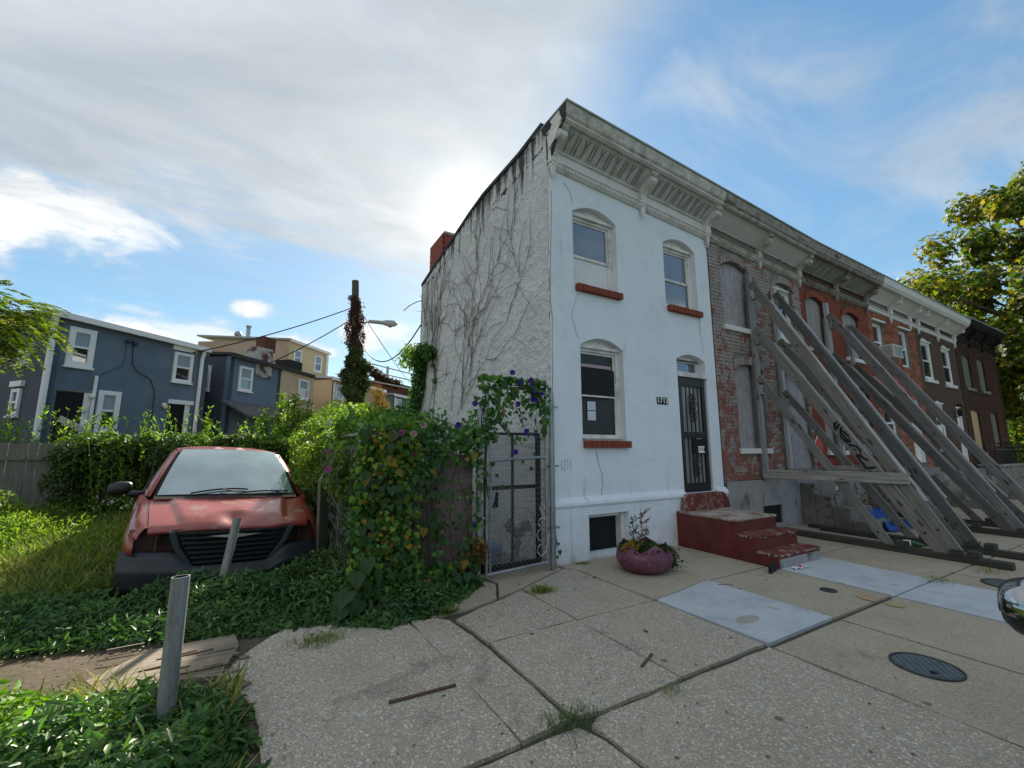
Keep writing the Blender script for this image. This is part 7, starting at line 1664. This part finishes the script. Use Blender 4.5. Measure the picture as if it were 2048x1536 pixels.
# feathery locust reaching in from the side
LT = thing('locust_tree', 'feathery locust tree branch with pinnate leaves in front of the blue house', 'tree', (-8.9, 3.9, 0))
build('trunk', MB().tube([(-8.9, 3.9, -.1), (-8.8, 3.95, 1.6), (-8.5, 4.1, 3.0)], [.12, .09, .06], 10), 'bark', LT, smooth=True)
P, T, N, S = [], [], [], []
ctr = np.array([-7.75, 4.45, 3.55])
for i in range(420):
    d = rand_dirs(1)[0]; c = ctr+d*np.array([1.1, .9, .56])*RNG.random()**.45
    ax = norm((d*.6+np.array([.45, -.2, -.35])+RNG.normal(size=3)*.3)[None])[0]; L = .30+.16*RNG.random(); sd = norm(np.cross(ax, [0, 0, 1])[None])[0]
    for k in range(9):
        t = (k+1)/9; q = c+ax*L*t+np.array([0, 0, -.10*t*t])
        for s in (-1, 1): P.append(q); T.append(sd*s+ax*.45); N.append(np.array([0, 0, 1.])+RNG.normal(size=3)*.25); S.append(.080+.03*RNG.random())
o = leaves('crown', np.array(P), np.array(T), np.array(N), np.array(S), 'diamond', 'leaf_locust', LT); o['kind'] = 'stuff'
for i in range(9): e = ctr+rand_dirs(1)[0]*np.array([1.1, .8, .7]); build('limb', MB().tube([(-8.5, 4.1, 3.0), tuple((np.array([-8.5, 4.1, 3.0])+e)/2+np.array([0, 0, .12])), tuple(e)], [.035, .02, .006], 5), 'bark', LT)
# shrubs at the far end of the street
cs = np.concatenate([box_centers(30, (27, 1.5, 1.0), (36, 9, 3.4))]); FB = thing('street_bushes', 'sunlit bushes on the bank at the end of the street', 'shrub', (31, 5, 1)); o = bush('foliage', 12000, cs, .9, .24, 'leaf_bright', FB, 'diamond'); o['kind'] = 'stuff'

# ------------------------------------------------------------------ planter
c = on_z(1298, 1150); px_, py_ = .88, -.78
PT = thing('planter', 'purple painted cut-tyre planter with dried plants in front of the white house', 'planter', (px_, py_, 0))
n = 40
def jag(i, j, n): return 0.
prof_ = [(.20, .0), (.275, .02), (.335, .085), (.355, .15), (.345, .215), (.31, .26)]
pot = MB().lathe(prof_, (px_, py_, .005), n)
# scalloped points standing up round the rim
m0 = len(pot.v)-n
for j in range(n):
    a = 2*math.pi*j/n; k = (j % 8)/8.; pk = 1-abs(2*k-1); rr = .302-.02*pk; pot.v.append((px_+rr*math.cos(a), py_+rr*math.sin(a), .265+.10*pk))
pot.f += [(m0+j, m0+(j+1) % n, m0+n+(j+1) % n, m0+n+j) for j in range(n)]
build('tyre_pot', pot, 'planter_purple', PT, smooth=True)
build('soil', MB().lathe([(.001, .225), (.30, .215)], (px_, py_, .005), 24), 'joint_soil', PT)
nn = 1300; a = RNG.random(nn)*6.28; r_ = .30*RNG.random(nn)**.5; P = np.column_stack([px_+np.cos(a)*r_, py_+np.sin(a)*r_, .22+.07*RNG.random(nn)])
D = np.column_stack([np.cos(a)*.8, np.sin(a)*.8, .5*np.ones(nn)]); o = leaves('creeping_plant', P, D+rand_dirs(nn)*.5, rand_dirs(nn), .03+.04*RNG.random(nn), 'lance', 'leaf_pole', PT); o['kind'] = 'stuff'
nn = 420; t = RNG.random(nn); P = np.column_stack([px_+.24+.07*RNG.normal(size=nn)*.5+.06*t, py_-.20+.05*RNG.normal(size=nn), .30-.24*t]); o = leaves('trailing_plant', P, rand_dirs(nn)+np.array([.3, -.3, -.8]), rand_dirs(nn), .03+.03*RNG.random(nn), 'lance', 'leaf_pole', PT); o['kind'] = 'stuff'
def twiggy(x, y, h, mat, leafmat, nl, size, name, sp=.07, nb=6):
    segs = [[(x, y, .22), (x+.01, y, .22+h*.5), (x-.01, y, .22+h)]]; P = []
    for i in range(nb):
        z = .22+h*(.3+.65*i/nb); a = RNG.random()*6.28; e = (x+math.cos(a)*sp*1.3, y+math.sin(a)*sp, z+.06+.04*RNG.random()); segs.append([(x, y, z), e]); P += [np.array((x, y, z))*(1-t)+np.array(e)*t for t in RNG.random(nl//nb)]
    st_ = build(name, MB(), None, PT); stems('stem', st_, segs, mat, .004); P = np.array(P)+RNG.normal(size=(len(P), 3))*.012; o = leaves('leaf_spray', P, rand_dirs(len(P))+np.array([0, 0, -.6]), rand_dirs(len(P)), size*(.6+.8*RNG.random(len(P))), 'diamond', leafmat, st_); o['kind'] = 'stuff'
twiggy(px_+.03, py_+.05, .56, 'dead_stem', 'leaf_dry', 80, .045, 'dried_stalk', .11); twiggy(px_-.05, py_+.02, .26, 'dead_stem', 'leaf_dry', 40, .035, 'dried_stalk', .05); twiggy(px_-.15, py_+.03, .46, 'vine_stem', 'leaf_cover', 90, .036, 'green_shoot', .06, 8)
cs = np.array([(px_-.27, py_+.02, .30), (px_-.25, py_-.02, .36), (px_-.29, py_, .24), (px_-.2, py_-.05, .29)]); o = bush('golden_foliage', 420, cs, .06, .035, 'leaf_yellow', PT, 'diamond', shell=.1); o['kind'] = 'stuff'

# ------------------------------------------------------------------ small things on the ground
def ground_bar(px0, px1, w, h, mat, label, name, cat, z=.0):
    a, b = on_z(*px0), on_z(*px1); o = build(name, MB().bar((a[0], a[1], z+h/2+.004), (b[0], b[1], z+h/2+.004), w, h), mat, bevel=.004); tag(o, label, cat); return o
ground_bar((777, 1408), (912, 1373), .022, .012, 'twig', 'long brown stick lying on the pebbly slab', 'stick', 'stick')
ground_bar((1283, 1336), (1304, 1310), .018, .012, 'twig', 'short dark splinter of wood on the slab below the pale patch', 'wood_splinter', 'stick')
ground_bar((1540, 1148), (1553, 1140), .03, .10, 'black_flat', 'short black stub standing at the corner of the bottom red step', 'pipe_stub', 'stub')
ground_bar((1435, 1171), (1466, 1172), .006, .005, 'twig', 'thin dark twig on the upper edge of the pale patch', 'twig', 'twig', .006)
c = on_z(1600, 1138); WR = build('wrapper', MB().grid([[(c[0]-.13+.26*j/5, c[1]-.03+.07*i/3+.02*math.sin(j*2.), .012+.02*abs(math.sin(i*2.1+j*1.7))) for j in range(6)] for i in range(4)]), 'plaque_white'); tag(WR, 'crumpled white and red wrapper on the pale patch by the steps', 'wrapper')
build('red_print', MB().grid([[(c[0]-.02+.10*j/3, c[1]-.012+.04*i/2+.02*math.sin((j+2)*2.), .024+.018*abs(math.sin(i*2.1+j*1.7))) for j in range(4)] for i in range(3)]), 'sign_red', WR)
n = 1500; P = np.column_stack([6.9+RNG.random(n)*1.5, -.95+RNG.random(n)*.85, np.zeros(n)]); P[:, 2] = RNG.random(n)*.75*np.clip((P[:, 1]+1.0)/.9, 0, 1)+.01; P = P[P[:, 0] > 7.24]; n = len(P)
o = leaves('leaf_pile', P, rand_dirs(n), norm(rand_dirs(n)+np.array([0, -.5, 1.])), .05+.05*RNG.random(n), 'diamond', 'leaf_dry'); tag(o, 'heap of dry orange-brown leaves beside the blue tarp', 'leaf pile', kind='stuff')
# rotten board and loose bits
RBD = thing('rotten_board', 'rotting splintered plywood board half buried at the pavement corner', 'board', tuple(on_z(330, 1325)))
cor = [on_z(x, y, .012) for x, y in ((172, 1362), (300, 1300), (470, 1268), (478, 1290), (440, 1350), (330, 1362), (200, 1385))]
mb = MB(); k = len(cor); mb.add([tuple(p) for p in cor]+[(p[0], p[1], -.02) for p in cor], [tuple(range(k))]+[(i, k+i, k+(i+1) % k, (i+1) % k) for i in range(k)]); build('board', mb, 'board_rot', RBD)
for i in range(13):
    p = cor[0]*(1-RNG.random())+cor[3]*0; a = on_z(200+RNG.random()*230, 1300+RNG.random()*55, .014); L = .08+.18*RNG.random(); build('splinter', MB().bar(tuple(a), (a[0]+L, a[1]+RNG.normal()*.015, a[2]+.006), .012, .006), 'board_rot' if i % 2 else 'twig', RBD)
for i in range(16):
    a = on_z(430+RNG.random()*60, 1285+RNG.random()*120, .006); build('crumb', MB().prism([(a[0]+.03*math.cos(q)*(.5+RNG.random()), a[1]+.025*math.sin(q)*(.5+RNG.random())) for q in np.linspace(0, 6.28, 6)[:-1]], 'z', .0, .014), 'board_rot', RBD)
n = 900; pts = []
for i in range(n):
    q = RNG.random()
    if q < .35: p = on_z(RNG.random()*520, 1250+RNG.random()*110, .004)
    elif q < .48: p = on_z(470+RNG.random()**2*110, 1330+RNG.random()*200, .005)
    elif q < .8: p = on_z(560+RNG.random()*450, 1200+RNG.random()*70, .006)
    else: p = on_z(650+RNG.random()*1250, 1140+RNG.random()*390, .006)
    pts.append(p)
P = np.array(pts); P = P[(P[:, 1] > -4.0) & (P[:, 0] < 8)]; m = len(P); far = np.hypot(P[:, 0]-CAM[0], P[:, 1]-CAM[1])
o = leaves('leaf_litter', P, norm(np.column_stack([RNG.normal(size=(m, 2)), np.zeros(m)])), norm(np.column_stack([RNG.normal(size=(m, 2))*.25, np.ones(m)])), .010+.022*RNG.random(m)**2, 'diamond', 'litter'); tag(o, 'dry leaf litter and bark crumbs scattered along the pavement edge', 'leaf litter', kind='stuff')
for k_, (x, y, s_) in enumerate(((1192, 1153, .07), (1290, 1262, .05), (850, 1240, .06), (628, 1267, .05), (1555, 1082, .05))):
    p = on_z(x, y, .012); o = bpy.data.objects.new('fallen_leaf', HM['leaf_yellow'] if k_ in (2, 3) else (HM.setdefault('litter', heart_mesh('litter')))); COL.objects.link(o); o.location = p; o.scale = (s_, s_, s_); o.rotation_euler = (.2, .15, RNG.random()*6); tag(o, ['curled brown leaf beside the planter joint', 'reddish brown leaf on the slab left of the pale patch', 'orange leaf at the edge of the weeds', 'yellow leaf on the pebbly slab near the moss strip', 'brown leaf behind the red steps'][k_], 'leaf')
p = thing('clutter_box', 'dark junk box standing behind the gate mesh', 'box', (-.85, .25, 0)); build('case', MB().box(-1.02, -.70, .16, .42, .0, .26), 'black_flat', p, bevel=.02); build('lid', MB().box(-1.03, -.69, .15, .43, .261, .30), 'tarp_blue', p, bevel=.01)
bpy.context.view_layer.update()
